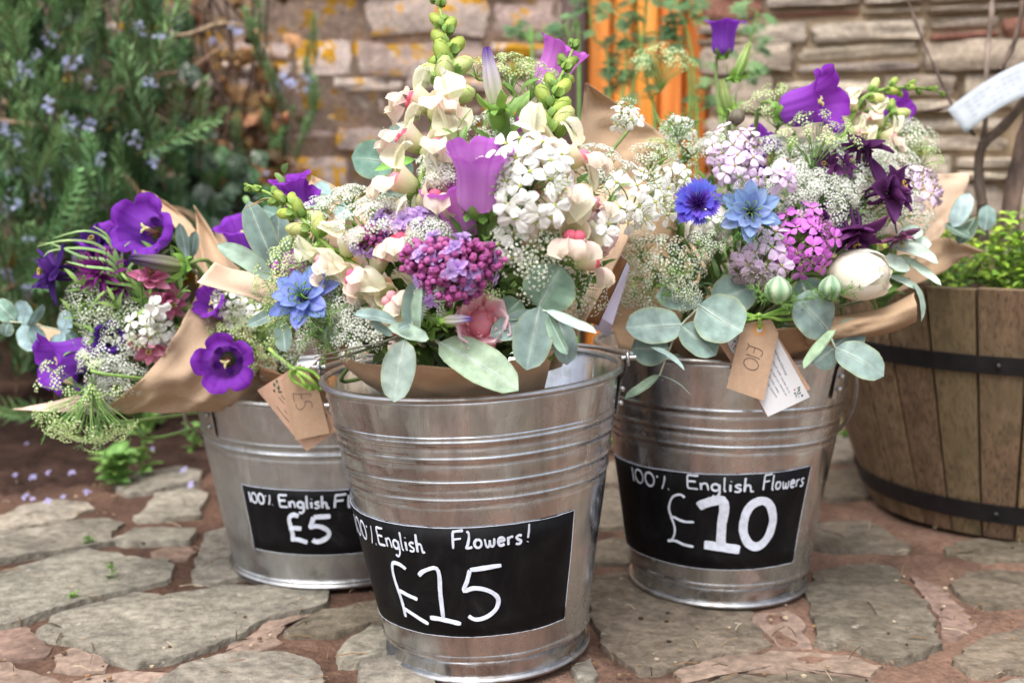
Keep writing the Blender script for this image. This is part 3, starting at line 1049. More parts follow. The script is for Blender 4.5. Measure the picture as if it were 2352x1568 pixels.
limb(bush, 'branch', [P(-40, 270, 2.1), P(30, 282, 2.1), P(100, 290, 2.1), P(200, 330, 2.2)], .005, .004, TW)
limb(bush, 'branch', [P(230, 230, 2.2), P(330, 180, 2.2), P(430, 160, 2.3), P(520, 100, 2.4)], .004, .003, TW)
limb(bush, 'branch', [P(270, 390, 2.2), P(310, 430, 2.2), P(340, 500, 2.2), P(345, 600, 2.2)], .005, .005, S(128, 104, 84))
limb(bush, 'branch', [P(380, 478, 2.2), P(430, 490, 2.2), P(465, 530, 2.2), P(470, 620, 2.2)], .006, .006, S(150, 124, 100))
limb(bush, 'branch', [P(150, 620, 2.1), P(260, 540, 2.15), P(380, 540, 2.2), P(470, 560, 2.3)], .006, .004, S(118, 96, 80))
limb(bush, 'branch', [P(-60, 420, 2.1), P(60, 520, 2.1), P(180, 640, 2.2), P(300, 900, 2.3), P(340, 1060, 2.3)], .007, .012, S(96, 80, 68))
limb(bush, 'branch', [P(480, 330, 2.2), P(430, 310, 2.2), P(370, 270, 2.25), P(320, 240, 2.3)], .003, .002, TW)
limb(bush, 'branch', [P(250, 70, 2.3), P(260, 150, 2.3), P(330, 210, 2.3), P(440, 260, 2.35), P(500, 300, 2.4)], .004, .003, S(120, 98, 82))
limb(bush, 'branch', [P(-40, 690, 2.05), P(60, 640, 2.05), P(150, 560, 2.1), P(230, 545, 2.15)], .004, .003, S(128, 104, 84))

def ivy_mesh(seed, c, curl):
    r = random.Random(seed)
    mb = MB()
    lobes = [(0, .04, .018), (.8, .03, .016), (-.8, .03, .016), (1.9, .018, .014), (-1.9, .018, .014)]
    for a, L, W in lobes:
        mb.petal(Matrix.Rotation(a, 4, 'Z'), L, W * 1.5, P_point, .1 * r.uniform(0, 1), -curl * r.uniform(.5, 1.2), .2, 0, 2, c, mix(c, (c[0] * 1.3, c[1] * 1.3, c[2] * 1.2), .5), 4, 3, cmid=mix(c, (.35, .42, .25), .35))
    mb.tube([(0, 0, 0), (0, -.02, -.005), (0, -.035, -.02)], .0009, 3, mix(c, (.3, .25, .1), .4))
    return mb
IVG = [S(40, 84, 46), S(28, 66, 40), S(58, 104, 52), S(24, 56, 40)]
iv = [ivy_mesh(i, IVG[i], .5).mesh('leaf', M_IVY) for i in range(4)]
DRYC = [S(150, 100, 66), S(120, 80, 56), S(176, 128, 92), S(98, 66, 48)]
dr = [ivy_mesh(20 + i, DRYC[i], 1.5).mesh('dead_leaf', M_DRY) for i in range(4)]
ivy = thing('ivy', 'dark green ivy climbing the wall behind the rosemary with withered brown leaves', 'ivy', None, Matrix.Translation((-.6, 2.6, 0)))
ii = ivy.matrix_basis.inverted()
r = random.Random(41)
n_leaf = n_dry = 0
while n_leaf < 285:
    z = r.random()
    if z < .42: u, v = r.gauss(470, 80), r.gauss(430, 75)
    elif z < .8: u, v = r.uniform(-150, 560), r.uniform(330, 1010)
    else: u, v = r.uniform(-150, 440), r.uniform(-60, 350)
    if u > 640 or (u > 540 and v < 330): continue
    y = r.uniform(2.28, 2.62)
    p = P(u, v, y)
    if p.z < .03: continue
    link('leaf', r.choice(iv), ivy, ii @ frame((r.uniform(-.6, .6), -1, r.uniform(-.2, .9)), (0, 0, 1), pi + r.uniform(-.9, .9), p, r.uniform(.7, 1.35)))
    n_leaf += 1
while n_dry < 120:
    z = r.random()
    if z < .65: u, v = r.gauss(590, 42), r.gauss(270, 120)
    elif z < .85: u, v = r.uniform(470, 680), r.uniform(330, 430)
    else: u, v = r.gauss(480, 80), r.gauss(140, 90)
    if u < 380 or u > 700 or v > 450: continue
    p = P(u, v, r.uniform(2.42, 2.6))
    link('dead_leaf', r.choice(dr), ivy, ii @ frame((r.uniform(-.8, .8), -1, r.uniform(-.5, .9)), (0, 0, 1), pi + r.uniform(-1.2, 1.2), p, r.uniform(.6, 1.1)))
    n_dry += 1
for k in range(16):
    u = 560 + r.uniform(-70, 80)
    limb(ivy, 'vine', [P(u + r.uniform(-30, 30), 520, 2.5), P(u + r.uniform(-30, 30), 380, 2.5), P(u + r.uniform(-40, 40), 240, 2.5), P(u + r.uniform(-60, 40), 110, 2.52), P(u - 60 + r.uniform(-80, 60), -30, 2.5)], .004, .0025, r.choice([S(96, 78, 66), S(132, 108, 90), S(70, 56, 48)]))
# a few rosemary shoots reaching across the wall
shoot = thing('rosemary_shoots', 'trailing rosemary shoots with pale flowers hanging over the lichened wall', 'shrub', None, Matrix.Translation(P(650, 200, 2.5)))
si = shoot.matrix_basis.inverted()
for (u, v, dx, dz) in [(700, 200, .1, 1), (690, 270, .2, 1), (660, 230, -.2, 1), (640, 300, .0, 1), (720, 90, .1, 1), (705, 130, .3, .8), (610, 120, -.1, 1), (655, 330, .2, .9), (575, 60, .2, 1), (560, 330, .1, 1), (630, 380, .3, 1), (690, 330, .1, 1), (420, 330, .1, 1), (450, 120, .1, 1)]:
    link('sprig', r.choice(rm), shoot, si @ frame((dx, -.3, dz), (0, -1, 0), r.uniform(0, 6), P(u, v + 60, 2.46), r.uniform(.6, .9)))
for (u, v) in [(645, 185), (655, 195), (540, 65), (597, 395), (700, 180), (690, 200), (480, 105), (660, 180)]:
    link('blossom', r.choice(bm_), shoot, si @ frame((r.uniform(-1, 1), -1, .5), (0, 0, 1), 0, P(u, v, 2.42), 1.1))

for k, (u, v) in enumerate([(75, 1095), (165, 1085), (200, 1130), (145, 1140), (58, 1140), (75, 1145), (110, 1085), (35, 1090), (438, 1112), (422, 1078), (110, 1150), (420, 990), (60, 1020), (350, 1030)]):
    mb = MB()
    rr = random.Random(k)
    for q in range(4):
        mb.petal(Matrix.Rotation(q * pi / 2 + rr.uniform(-.3, .3), 4, 'Z'), .006, .0052, P_obov, .5, -.4, .3, 0, 2, S(168, 160, 214), S(190, 186, 230), 4, 3)
    g = G(u, v, .012)
    thing('fallen_blossom', 'tiny pale lilac rosemary blossom fallen on the dark soil and paving edge', 'blossom', 'fallen rosemary blossoms',
          frame((rr.uniform(-.5, .5), -.6, 1), (0, 0, 1), rr.uniform(0, 6), g, rr.uniform(.8, 1.3)), mb.mesh('fallen_blossom', M_PETAL))

def weed(u, v, H, n, size, label, cat='weed', lean=0.0, seed=0, col=S(100, 142, 70)):
    g = G(u, v, -.005)
    t = thing('weed', label, cat, 'green weeds growing between the paving stones', Matrix.Translation(g))
    r = random.Random(seed)
    pts = [Vector((lean * (i / 5) ** 1.5, 0, H * i / 5)) for i in range(6)]
    mb = MB(); mb.tube(pts, [.003 - .002 * i / 5 for i in range(6)] if H > .05 else .001, 5, S(130, 170, 90))
    link('stem', mb.mesh('stem', M_STEM), t)
    sp = smoothpath(pts, n + 1)
    for i in range(n):
        f = (i + 1) / n
        mb = MB()
        L = size * r.uniform(.7, 1.2)
        c = mix(col, S(140, 172, 88), r.random() * .6)
        for a, k in ((0, 1), (.95, .75), (-.95, .75)):
            mb.petal(Matrix.Rotation(a, 4, 'Z'), L * k, L * .62 * k, P_point, .35, -.5, .2, .05, 3, c, mix(c, (.2, .32, .1), .3), 6, 5, cmid=(.3, .5, .15))
        link('leaf', mb.mesh('leaf', M_LEAF), t, Matrix.Translation(sp[max(1, int(f * n))] if n > 3 else pts[-1]) @ Matrix.Rotation(i * 2.2 + seed, 4, 'Z') @ Matrix.Rotation(.5, 4, 'X'))
weed(270, 1120, .05, 11, .042, 'bushy bright green weed seedling at the edge of the dark soil', seed=3)
weed(325, 1100, .13, 9, .036, 'taller green weed with a bare stem beside the bushy seedling', lean=.02, seed=5)
weed(448, 1045, .05, 7, .03, 'small green weed close to the tub of the £5 flowers', seed=8)
weed(258, 1335, .022, 4, .012, 'tiny green seedling on a grey flagstone', seed=9)
weed(170, 1385, .012, 4, .010, 'tiny seedling in the joint above the largest grey slab', seed=11)
weed(205, 1255, .012, 5, .012, 'flat little green weed in a dark paving joint', seed=13)
weed(345, 990, .03, 6, .032, 'leafy weed under the drooping green umbel', seed=15)
weed(1412, 1040, .05, 7, .022, 'yellow green weed in the gap between the £15 and £10 buckets', seed=17, col=S(140, 170, 50))
weed(1945, 1010, .05, 7, .022, 'green weed in the gap between the £10 bucket and the barrel', seed=19)

# tall herbs growing in front of the door
def lacy_leaf(mb, M, L, c, r):
    for a, k in ((0, 1), (.7, .8), (-.7, .8), (1.4, .55), (-1.4, .55)):
        for b in (-.25, .0, .25):
            mb.petal(M @ Matrix.Rotation(a + b, 4, 'Z') @ Matrix.Translation((0, L * .25 * (b != 0), 0)), L * k * (1 - abs(b)), L * .17 * k, P_point, .2, -.5 * r.random(), .2, 0, 2, c, c, 4, 3)
HG = [S(92, 130, 84), S(76, 112, 72), S(110, 146, 96)]
def tall_herb(pts, label, nleaf, seed, leafy_from=.2, L=.03, rad=.0032, y=2.0, size=1):
    base = P(pts[0][0], pts[0][1], y)
    base.z = 0
    t = thing('tall_herb', label, 'herb', 'tall green herbs in front of the orange door', Matrix.Translation(base))
    inv = t.matrix_basis.inverted()
    path = smoothpath([inv @ base] + [inv @ P(u, v, y) for u, v in pts], 18)
    mb = MB()
    mb.tube(path, [rad - rad * .5 * i / 17 for i in range(18)], 7, S(128, 168, 92))
    link('stem', mb.mesh('stem', M_STEM), t)
    r = random.Random(seed)
    for k in range(nleaf):
        f = leafy_from + (1 - leafy_from) * k / max(1, nleaf - 1)
        p = path[min(17, int(f * 17))]
        mb = MB()
        c = r.choice(HG)
        az = r.uniform(0, 6.3)
        d = Vector((cos(az), sin(az) - .2, r.uniform(-.1, .7))).normalized()
        q = p + d * r.uniform(.012, .035) * size
        mb.tube([p, p.lerp(q, .5) + Vector((0, 0, .003)), q], .0009, 4, S(110, 150, 80))
        M = frame((r.uniform(-.5, .5), -.8, 1), (0, 0, 1), 0, q) @ Matrix.Rotation(math.atan2(d.z, d.x) - pi / 2 + r.uniform(-.5, .5), 4, 'Z')
        lacy_leaf(mb, M, L * r.uniform(.7, 1.2), c, r)
        link('leaf', mb.mesh('leaf', M_LEAF), t)
tall_herb([(1450, 300), (1462, 160), (1480, 60), (1490, -60)], 'tall leafy herb stem crossing the pale plank of the orange door', 16, 1, .45)
tall_herb([(1585, 260), (1570, 140), (1540, 30), (1530, -40)], 'thick stemmed herb with broad parted leaves before the door edge', 14, 2, .5)
tall_herb([(1505, 330), (1490, 210), (1470, 90), (1452, -20)], 'slim herb stem crossing the orange planks beside the flat green lace umbel', 12, 3, .45)
tall_herb([(1600, 340), (1596, 230), (1588, 120), (1560, 10)], 'herb stem at the joint of orange door and slate wall', 12, 4, .4)
tall_herb([(1222, 140), (1215, 100), (1208, 80)], 'short leafy herb in front of the lichened wall beside the door post', 9, 5, .72, .026)
tall_herb([(1400, 200), (1365, 90), (1350, 0), (1345, -40)], 'thin pale stemmed herb next to the dark door post', 10, 6, .6, .022, .0022)
tall_herb([(1660, 280), (1700, 180), (1722, 100), (1740, 30)], 'dark green parted herb behind the upright violet bellflower', 12, 7, .5)
tall_herb([(1425, 330), (1432, 200), (1440, 120), (1425, 30)], 'leafy herb next to the brown paper point', 12, 8, .45)
tall_herb([(1330, 120), (1310, 95), (1300, 60)], 'small leafy herb top rising behind the leaning mauve bellflower', 6, 9, .8, .024)
# ------------------------------------------------------------------ buckets
def arc(cx, cy, rx, ry, a0, a1, n=12):
    return [(cx + rx * cos(radians(a0 + (a1 - a0) * i / n)), cy + ry * sin(radians(a0 + (a1 - a0) * i / n))) for i in range(n + 1)]
GL = {
 '1': (.12, [[(.05, 1), (.06, .5), (.06, 0)]]),
 'I': (.72, [[(0, .84), (.14, .95), (.42, 1.0), (.41, .5), (.40, .04)], [(.1, .03), (.4, .02), (.76, -.04)]]),
 '0': (.42, [arc(.2, .5, .19, .48, 100, 470, 18)]),
 'O': (.62, [arc(.3, .5, .25, .45, 100, 470, 20)]),
 '%': (.5, [[(.02, .86), (.07, .78)], [(.34, .98), (.3, .5), (.2, 0)], [(.44, .03), (.46, .06)]]),
 'E': (.58, [[(.56, .98), (.3, .95), (.06, .92), (.04, .5), (.06, .05), (.3, .02), (.54, .02)], [(.05, .5), (.25, .53), (.44, .52)]]),
 'n': (.42, [[(.02, .5), (.03, .25), (.03, 0)], [(.03, .28), (.12, .46), (.26, .48), (.33, .3), (.36, 0)]]),
 'g': (.46, [arc(.19, .25, .17, .23, 30, 390, 14), [(.37, .48), (.38, .1), (.36, -.22), (.22, -.42), (.06, -.34)]]),
 'l': (.2, [[(.06, 1), (.05, .5), (.06, .06), (.14, 0)]]),
 'i': (.16, [[(.06, .5), (.06, .25), (.07, 0)], [(.08, .7), (.09, .74)]]),
 's': (.36, [[(.31, .45), (.18, .5), (.06, .4), (.14, .28), (.28, .18), (.24, .03), (.1, 0), (.02, .06)]]),
 'h': (.46, [[(.05, 1), (.04, .5), (.04, 0)], [(.04, .28), (.15, .46), (.27, .42), (.31, .2), (.34, .02), (.46, .05)]]),
 'F': (.56, [[(.07, 1), (.05, .5), (.02, 0)], [(.05, 1), (.3, 1.02), (.58, 1.06)], [(.05, .55), (.25, .57), (.45, .6)]]),
 'L': (.36, [[(.1, 1), (.2, .9), (.2, .6), (.12, .2), (.05, .03), (.2, .03), (.34, .06)]]),
 'o': (.44, [arc(.19, .25, .17, .24, 90, 450, 14)]),
 'w': (.56, [[(.02, .5), (.08, .1), (.16, 0), (.24, .15), (.26, .4), (.28, .12), (.38, 0), (.47, .15), (.48, .5)]]),
 'e': (.42, [[(.05, .25), (.2, .28), (.34, .32), (.26, .48), (.1, .44), (.05, .2), (.15, .02), (.36, .08)]]),
 'r': (.34, [[(.04, .5), (.05, .25), (.05, 0)], [(.05, .3), (.15, .45), (.3, .48)]]),
 '!': (.16, [[(.1, 1), (.09, .6), (.07, .25)], [(.06, .04), (.07, .07)]]),
 'P': (.62, [[(.36, .93), (.22, 1.0), (.06, .97), (.04, .7), (.12, .3), (.14, .02)], [(.1, .5), (.3, .45), (.5, .40)], [(.12, .18), (.35, .1), (.66, -.03)]]),
 'p': (.72, [[(.46, .95), (.36, 1.0), (.18, .92), (.08, .7), (.14, .5), (.2, .3), (.14, .1), (.02, .02)], [(.1, .49), (.2, .53), (.4, .48), (.66, .49)], [(.0, .03), (.2, .06), (.4, .02), (.64, 0)]]),
 'q': (.62, [[(.4, .95), (.24, 1.0), (.1, .85), (.14, .5), (.16, .2), (.14, .04)], [(.06, .5), (.25, .52), (.45, .5)], [(.08, .08), (.3, .1), (.6, 0)]]),
 '5': (.7, [[(.66, 1.0), (.4, .98), (.16, .96)], [(.16, .96), (.1, .75), (.04, .56), (.2, .6), (.42, .54), (.58, .38), (.56, .18), (.4, .03), (.2, -.02), (.08, .06)]]),
 ' ': (.3, []),
}
def fit(txt, a0, a1, h0, h1, gap=.07):
    W = sum(GL[c][0] + gap for c in txt) - gap
    out, x = [], 0
    for c in txt:
        for st in GL[c][1]:
            out.append([(a0 + (a1 - a0) * (x + p[0]) / W, h0 + (h1 - h0) * p[1]) for p in st])
        x += GL[c][0] + gap
    return out

def ribbon(mb, pts3, nrm, w):
    n = len(pts3)
    rows = []
    for i in range(n):
        t = (pts3[min(i + 1, n - 1)] - pts3[max(i - 1, 0)]).normalized()
        s = t.cross(nrm[i]).normalized()
        k = (.55 if i in (0, n - 1) else 1.0) * (1 + .3 * gnoise(pts3[i].x * 160, pts3[i].z * 160, 1, 2))
        rows.append([pts3[i] + s * w * .5 * k, pts3[i] + nrm[i] * .0002, pts3[i] - s * w * .5 * k])
    mb.grid(rows, (.8, .8, .8))

def make_bucket(base, rb, rt, ht, tilt, label, bands, bead, lugs, bail, lab_rng, texts, mat, skirt=True, skew=0.0, board_label=None, dark=False):
    alpha = math.atan2(base[0], base[1])
    M = Matrix.Translation(base) @ Matrix.Rotation(radians(tilt), 4, 'Y') @ Matrix.Rotation(-alpha, 4, 'Z')
    t = thing('bucket', label, 'bucket', 'galvanised buckets of flowers', M)
    def R(h, b=True):
        r = rb + (rt - rb) * h / ht
        if b:
            for hb in bands:
                r += .0012 * math.exp(-((h - hb) / .0017) ** 2) - .0010 * math.exp(-((h - hb + .005) / .0026) ** 2)
        return r
    hs_ = sorted(set([0.03, ht] + [ht * i / 40 for i in range(4, 40)] + [hb + d * .0011 for hb in bands for d in range(-9, 7)]))
    hs_ = [h for h in hs_ if h >= .03]
    NS = 96
    def wob(a, h):
        return .0019 * gnoise(cos(a) * 2 + h * 9, sin(a) * 2, 1.3, base[0] * 5) + .0004 * gnoise(cos(a) * 7, sin(a) * 7 + h * 20, 1, 3)
    def lathe(mb, prof, col=(.5, .5, .5), ns=NS, wb=True):
        mb.grid([[((r + (wob(2 * pi * k / ns, h) if wb else 0)) * sin(2 * pi * k / ns), -(r + (wob(2 * pi * k / ns, h) if wb else 0)) * cos(2 * pi * k / ns), h) for k in range(ns)] for r, h in prof], col, True)
    mb = MB()
    prof = []
    if skirt:
        prof += [(R(0) + .001, .004), (R(.008) - .001, .008), (R(.02) - .002, .02), (R(.023) + .0003, .0225), (R(.0256) + .0022, .0256), (R(.0285) + .0003, .0285)]
    else:
        prof += [(R(0) + .0005, .004), (R(.02), .02)]
    prof += [(R(h), h) for h in hs_]
    prof += [(R(h, False) - .0012, h) for h in (ht, ht * .8, ht * .5, .03)] + [(.01, .028)]
    lathe(mb, prof)
    # the soldered side seam
    a = radians(118)
    mb.tube([((R(h) + .0003) * sin(a), -(R(h) + .0003) * cos(a), h) for h in [.03 + (ht - .04) * i / 20 for i in range(21)]], .0016, 5, (.5, .5, .5))
    link('bucket_body', mb.mesh('bucket_body', mat), t)
    def torus(name, rr, z, tr, m):
        mb = MB()
        mb.grid([[((rr + tr * cos(2 * pi * i / 10)) * sin(2 * pi * k / NS), -(rr + tr * cos(2 * pi * i / 10)) * cos(2 * pi * k / NS), z + tr * sin(2 * pi * i / 10)) for k in range(NS)] for i in range(11)], (.5, .5, .5), True)
        return link(name, mb.mesh(name, m), t)
    torus('rolled_rim', R(ht, False) + .001, ht, .0034, M_WIRE)
    torus('base_ring', R(0) + .002, .0035, .0034, M_WIRE)
    if bead and skirt is False:
        torus('base_bead', R(.004) + .001, .008, .002, M_WIRE)
    for a in lugs:
        a = radians(a)
        C = Vector((sin(a), -cos(a), 0)); T = Vector((cos(a), sin(a), 0))
        mb = MB()
        rows = []
        for i in range(9):
            h = ht - .047 + .055 * i / 8
            w = .0085 * (1 - .35 * abs(i - 2.5) / 6)
            rr = (R(min(h, ht), False) + .0035 + (.004 if i > 5 else 0))
            rows.append([C * rr + T * w * s + Vector((0, 0, h)) - C * abs(s) * .001 for s in (-1, -.5, 0, .5, 1)])
        mb.grid(rows, (.5, .5, .5))
        mb.grid([[p - C * .0015 for p in row] for row in rows], (.5, .5, .5))
        for dz in (-.036, -.022):
            mb.ball(C * (R(ht + dz, False) + .005) + Vector((0, 0, ht + dz)), (.0032, .0032, .0032), 8, 5)
        pc = C * (R(ht) + .008) + Vector((0, 0, ht + .008))
        mb.tube([pc + (T * cos(q) + Vector((0, 0, 1)) * sin(q)) * .0065 for q in [2 * pi * i / 14 for i in range(15)]], .002, 6)
        mb.tube([pc - C * .006, pc + C * .008], .0028, 8, cap=True)
        link('handle_lug', mb.mesh('handle_lug', M_WIRE), t)
    if bail:
        a0, drop, out = bail
        pts = []
        for i in range(40):
            s = pi * i / 39
            a = radians(a0) + (s if drop > -9 else s)
            h = ht + .006 - drop * sin(s)
            rr = R(min(max(h, 0), ht), False) + .009 + out * sin(s)
            pts.append((rr * sin(a), -rr * cos(a), h))
        mb = MB(); mb.tube(pts, .0024, 8)
        link('wire_handle', mb.mesh('wire_handle', M_WIRE), t)
    # blackboard sticker
    a0, a1, h0, h1 = lab_rng
    mb = MB()
    rows = []
    for i in range(7):
        h = h0 + (h1 - h0) * i / 6
        row = []
        for k in range(41):
            h = h0 + (h1 - h0) * i / 6
            aa = radians(a0 + (a1 - a0) * k / 40)
            e = (gnoise(aa * 20, h, 1, 4) * .0006 if i in (0, 6) else 0)
            h -= skew * (1 - k / 40) * (i / 6 * .7 + .3)
            rr = R(h) + .0011 + wob(aa, h)
            row.append((rr * sin(aa), -rr * cos(aa), h + e))
        rows.append(row)
    mb.grid(rows, (0, 0, 0))
    bl = link('blackboard_label', mb.mesh('blackboard_label', M_CHALKBOARD), t)
    md = bl.modifiers.new('thick', 'SOLIDIFY'); md.thickness = .0004; md.offset = -1
    # ragged sticker edge, its glare put in as a thin white line
    loop_h = lambda a, h: h - skew * (a1 - a) / (a1 - a0) * ((h - h0) / (h1 - h0) * .7 + .3)
    mb = MB()
    loop = [(a0 + (a1 - a0) * k / 30, h1) for k in range(31)] + [(a1, h1 + (h0 - h1) * k / 8) for k in range(1, 9)] + [(a1 + (a0 - a1) * k / 30, h0) for k in range(1, 31)] + [(a0, h0 + (h1 - h0) * k / 8) for k in range(1, 9)]
    mb.tube([((R(h) + .001 + wob(radians(a), h)) * sin(radians(a)), -(R(h) + .001 + wob(radians(a), h)) * cos(radians(a)), h + gnoise(a * .4, h, 1, 9) * .0005) for a, h in [(a_, loop_h(a_, h_)) for a_, h_ in loop]], .00038, 4)
    link('label_edge_glare', mb.mesh('label_edge_glare', M_CHALK), bl)
    mb = MB()
    lay = 0
    for txt, ta0, ta1, th0, th1, w, dbl in texts:
        for st in fit(txt, ta0, ta1, th0, th1):
            n = max(4, min(40, len(st) * 4))
            sm = smoothpath([(p[0], p[1] * 1000, 0) for p in st], n) if len(st) > 2 else [Vector((st[0][0] + (st[1][0] - st[0][0]) * i / 3, (st[0][1] + (st[1][1] - st[0][1]) * i / 3) * 1000, 0)) for i in range(4)]
            for d in range(dbl):
                off = (d - (dbl - 1) / 2) * w * .72
                pts3, nr = [], []
                lay += 1
                for i, p in enumerate(sm):
                    q0, q1 = sm[max(i - 1, 0)], sm[min(i + 1, len(sm) - 1)]
                    h = p.y / 1000
                    rr = R(h, False) + .0016 + .00002 * lay + wob(radians(p.x), h)
                    tx, ty = radians(q1.x - q0.x) * rr, (q1.y - q0.y) / 1000
                    L = math.hypot(tx, ty) + 1e-9
                    jit = gnoise(p.x * .25, h * 90, 1, d * 3.0 + lay) * w * .12
                    aa = radians(p.x) + (-ty / L * (off + jit)) / rr
                    hh = h + tx / L * (off + jit)
                    pts3.append(Vector((rr * sin(aa), -rr * cos(aa), hh)))
                    nr.append(Vector((sin(aa), -cos(aa), 0)))
                ribbon(mb, pts3, nr, w * (1 + .12 * sin(lay * 2.3)))
    link('chalk_lettering', mb.mesh('chalk_lettering', M_CHALK), bl)
    return t

B15 = Vector(((1119 - 1176) / F * 1.215, 1.16, 0))
B10 = Vector((.241, 1.351, 0))
B05 = Vector(((772 - 1176) / F * 1.49, 1.437, 0))
bk15 = make_bucket(B15, .099, .145, .28, -2.9, 'shiny ridged galvanised bucket with the £15 blackboard label, standing in front', [.2395, .2241, .2015, .1848], True, (82, 262),
            (82, .004, .004), (-100, 45, .0501, .1596),
            [('100%', -76, -51.5, .1325, .1515, .0022, 1), ('English', -50, -23.5, .1345, .1525, .0023, 1), ('FLowers', -11, 18.5, .1400, .1565, .0023, 1), ('!', 19.5, 22.5, .1400, .1580, .0023, 1),
             ('P', -44.5, -28.5, .063, .119, .0021, 2), ('I', -28.5, -11.5, .067, .119, .0024, 2), ('5', -8.8, 10.2, .070, .121, .0024, 2)], M_ZINC)
bk10 = make_bucket(B10, .099, .145, .28, .2, 'shiny ridged galvanised bucket with the £10 blackboard label and thick chalk numerals', [.2264, .2048, .1865], True, (58, 238),
            (58, .15, .004), (-76, 49, .048, .1611),
            [('100%', -51, -26, .1330, .1490, .0022, 1), ('English', -16.5, 16.5, .1385, .1545, .0023, 1), ('Flowers', 21, 45, .1400, .1570, .0020, 1),
             ('p', -29, -11.5, .0715, .130, .0028, 1), ('I', -10.5, 10.5, .0735, .127, .0042, 3), ('O', 11, 31, .0715, .131, .0040, 3)], M_ZINC, True, .010)
bk05 = make_bucket(B05, .125, .166, .222, 0, 'wide dull grey galvanised tub with the £5 blackboard label', [.1733, .163], True, (-58, 122),
            (122, .10, .016), (-44, 42, .0436, .1227),
            [('100%', -40.5, -28, .103, .1155, .0024, 1), ('English', -25, -2.5, .102, .117, .0027, 1), ('Flowers', -.5, 30, .102, .117, .0027, 1),
             ('q', -22.5, -13, .060, .0935, .0030, 2), ('5', -12, -1.5, .0615, .0925, .0032, 2)], M_ZINC_DULL, False)
# ------------------------------------------------------------------ flower builders (shared meshes)
VIOLET, VIOLET2 = S(132, 44, 182), S(164, 90, 212)
MAUVE, MAUVE2 = S(190, 94, 202), S(222, 154, 228)
GREEN, LGREEN, DGREEN = S(112, 148, 66), S(150, 178, 92), S(52, 92, 44)
STEMC = S(126, 152, 88)
CREAM, PINK, PALEP = S(242, 240, 208), S(232, 76, 126), S(248, 206, 216)
WHITE = (.86, .86, .84)

def bell_mesh(c0, c1, seed=0, open_=1.0, lip=.25):
    mb = MB()
    r = random.Random(seed)
    body = [(.03, 0), (.19, .015), (.285, .09), (.315, .22), (.305, .40), (.315, .58), (.36, .74), (.405, .82)]
    NT_ = 60
    nb = 12
    rows, cols = [], []
    ph = [r.uniform(-.03, .03) for _ in range(5)]
    for i in range(nb + 8):
        row, cr = [], []
        for k in range(NT_):
            th = 2 * pi * k / NT_
            lob = abs(cos(2.5 * th)) ** .55
            rib = 1 - .045 * (1 - abs(cos(2.5 * th)) ** .5) + .016 * cos(15 * th) + .006 * cos(34 * th + seed)
            if i < nb:
                t = i / (nb - 1) * (len(body) - 1)
                q = min(int(t), len(body) - 2); t -= q
                R = body[q][0] + (body[q + 1][0] - body[q][0]) * t
                z = body[q][1] + (body[q + 1][1] - body[q][1]) * t
                R *= rib
                f = i / nb
            else:
                s = (i - nb + 1) / 8
                l = lip * (.22 + .78 * lob) * (1 + ph[int((th + pi / 5) / (2 * pi) * 5) % 5] * 4)
                R, z = .405 * rib, .82
                n = 6
                for q in range(n):
                    ss = s * (q + .5) / n
                    phi = radians(22 + (108 * open_ + 24 * sin(th * 2.5 + seed)) * ss ** .9)
                    R += sin(phi) * l * s / n
                    z += cos(phi) * l * s / n
                z += .02 * sin(th * 10 + seed) * s
                f = 1
            row.append(Vector((R * cos(th), R * sin(th), z)))
            c = mix(c1, c0, min(1, abs(f - .35) * 1.3 + .12 * cos(15 * th) + .08 * cos(35 * th)))  # paler mid body: petal highlights put into the colour
            c = mix(c, mix(c0, (0, 0, 0), .35), .35 * (1 - abs(cos(2.5 * th)) ** .35))
            cr.append(c)
        rows.append(row); cols.append(cr)
    mb.grid(rows, cols, True)
    return mb.mesh('corolla', M_PETAL)
def calyx_mesh(col=S(120, 166, 74), L=.3, n=5, R=.2):
    mb = MB()
    mb.ball((0, 0, -.03), (R * .85, R * .85, .12), 10, 5, mix(col, (0, .05, 0), .25))
    for k in range(n):
        a = 2 * pi * k / n + .3
        M = Matrix.Rotation(a, 4, 'Z') @ Matrix.Translation((0, R * .75, -.04))
        mb.petal(M, L, .19, P_point, .2, 1.4, .3, 0, 2, col, mix(col, LGREEN, .4), 5, 3)
        mb.petal(Matrix.Rotation(a + pi / n, 4, 'Z') @ Matrix.Translation((0, R * .7, -.05)), .12, .14, P_oval, .0, -1.2, .3, 0, 2, mix(col, (0, .08, 0), .3), col, 4, 3)
    return mb.mesh('calyx', M_LEAF)
def pistil_mesh():
    mb = MB()
    c = S(232, 222, 140)
    mb.tube([(0, 0, .05), (.01, 0, .3), (.0, .01, .52), (.01, 0, .66)], [.05, .035, .04, .045], 8, c)
    for k in range(3):
        a = 2 * pi * k / 3
        mb.tube([(.01, 0, .65), (.05 * cos(a), .05 * sin(a), .71), (.1 * cos(a), .1 * sin(a), .69)], [.03, .026, .012], 6, S(240, 236, 180))
    for k in range(5):
        a = 2 * pi * k / 5
        mb.tube([(.03 * cos(a), .03 * sin(a), .06), (.09 * cos(a), .09 * sin(a), .35)], [.02, .014], 4, S(224, 200, 90))
    return mb.mesh('pistil', M_PETAL)
BELL = {('v', k): bell_mesh(VIOLET, VIOLET2, k, .78, .21) for k in range(3)}
BELL.update({('m', k): bell_mesh(MAUVE, MAUVE2, k + 5, .22, .13) for k in range(2)})
BELL.update({('d', k): bell_mesh(S(70, 28, 132), S(92, 40, 160), k + 8, .8) for k in range(1)})
CALYX, PISTIL = calyx_mesh(), pistil_mesh()

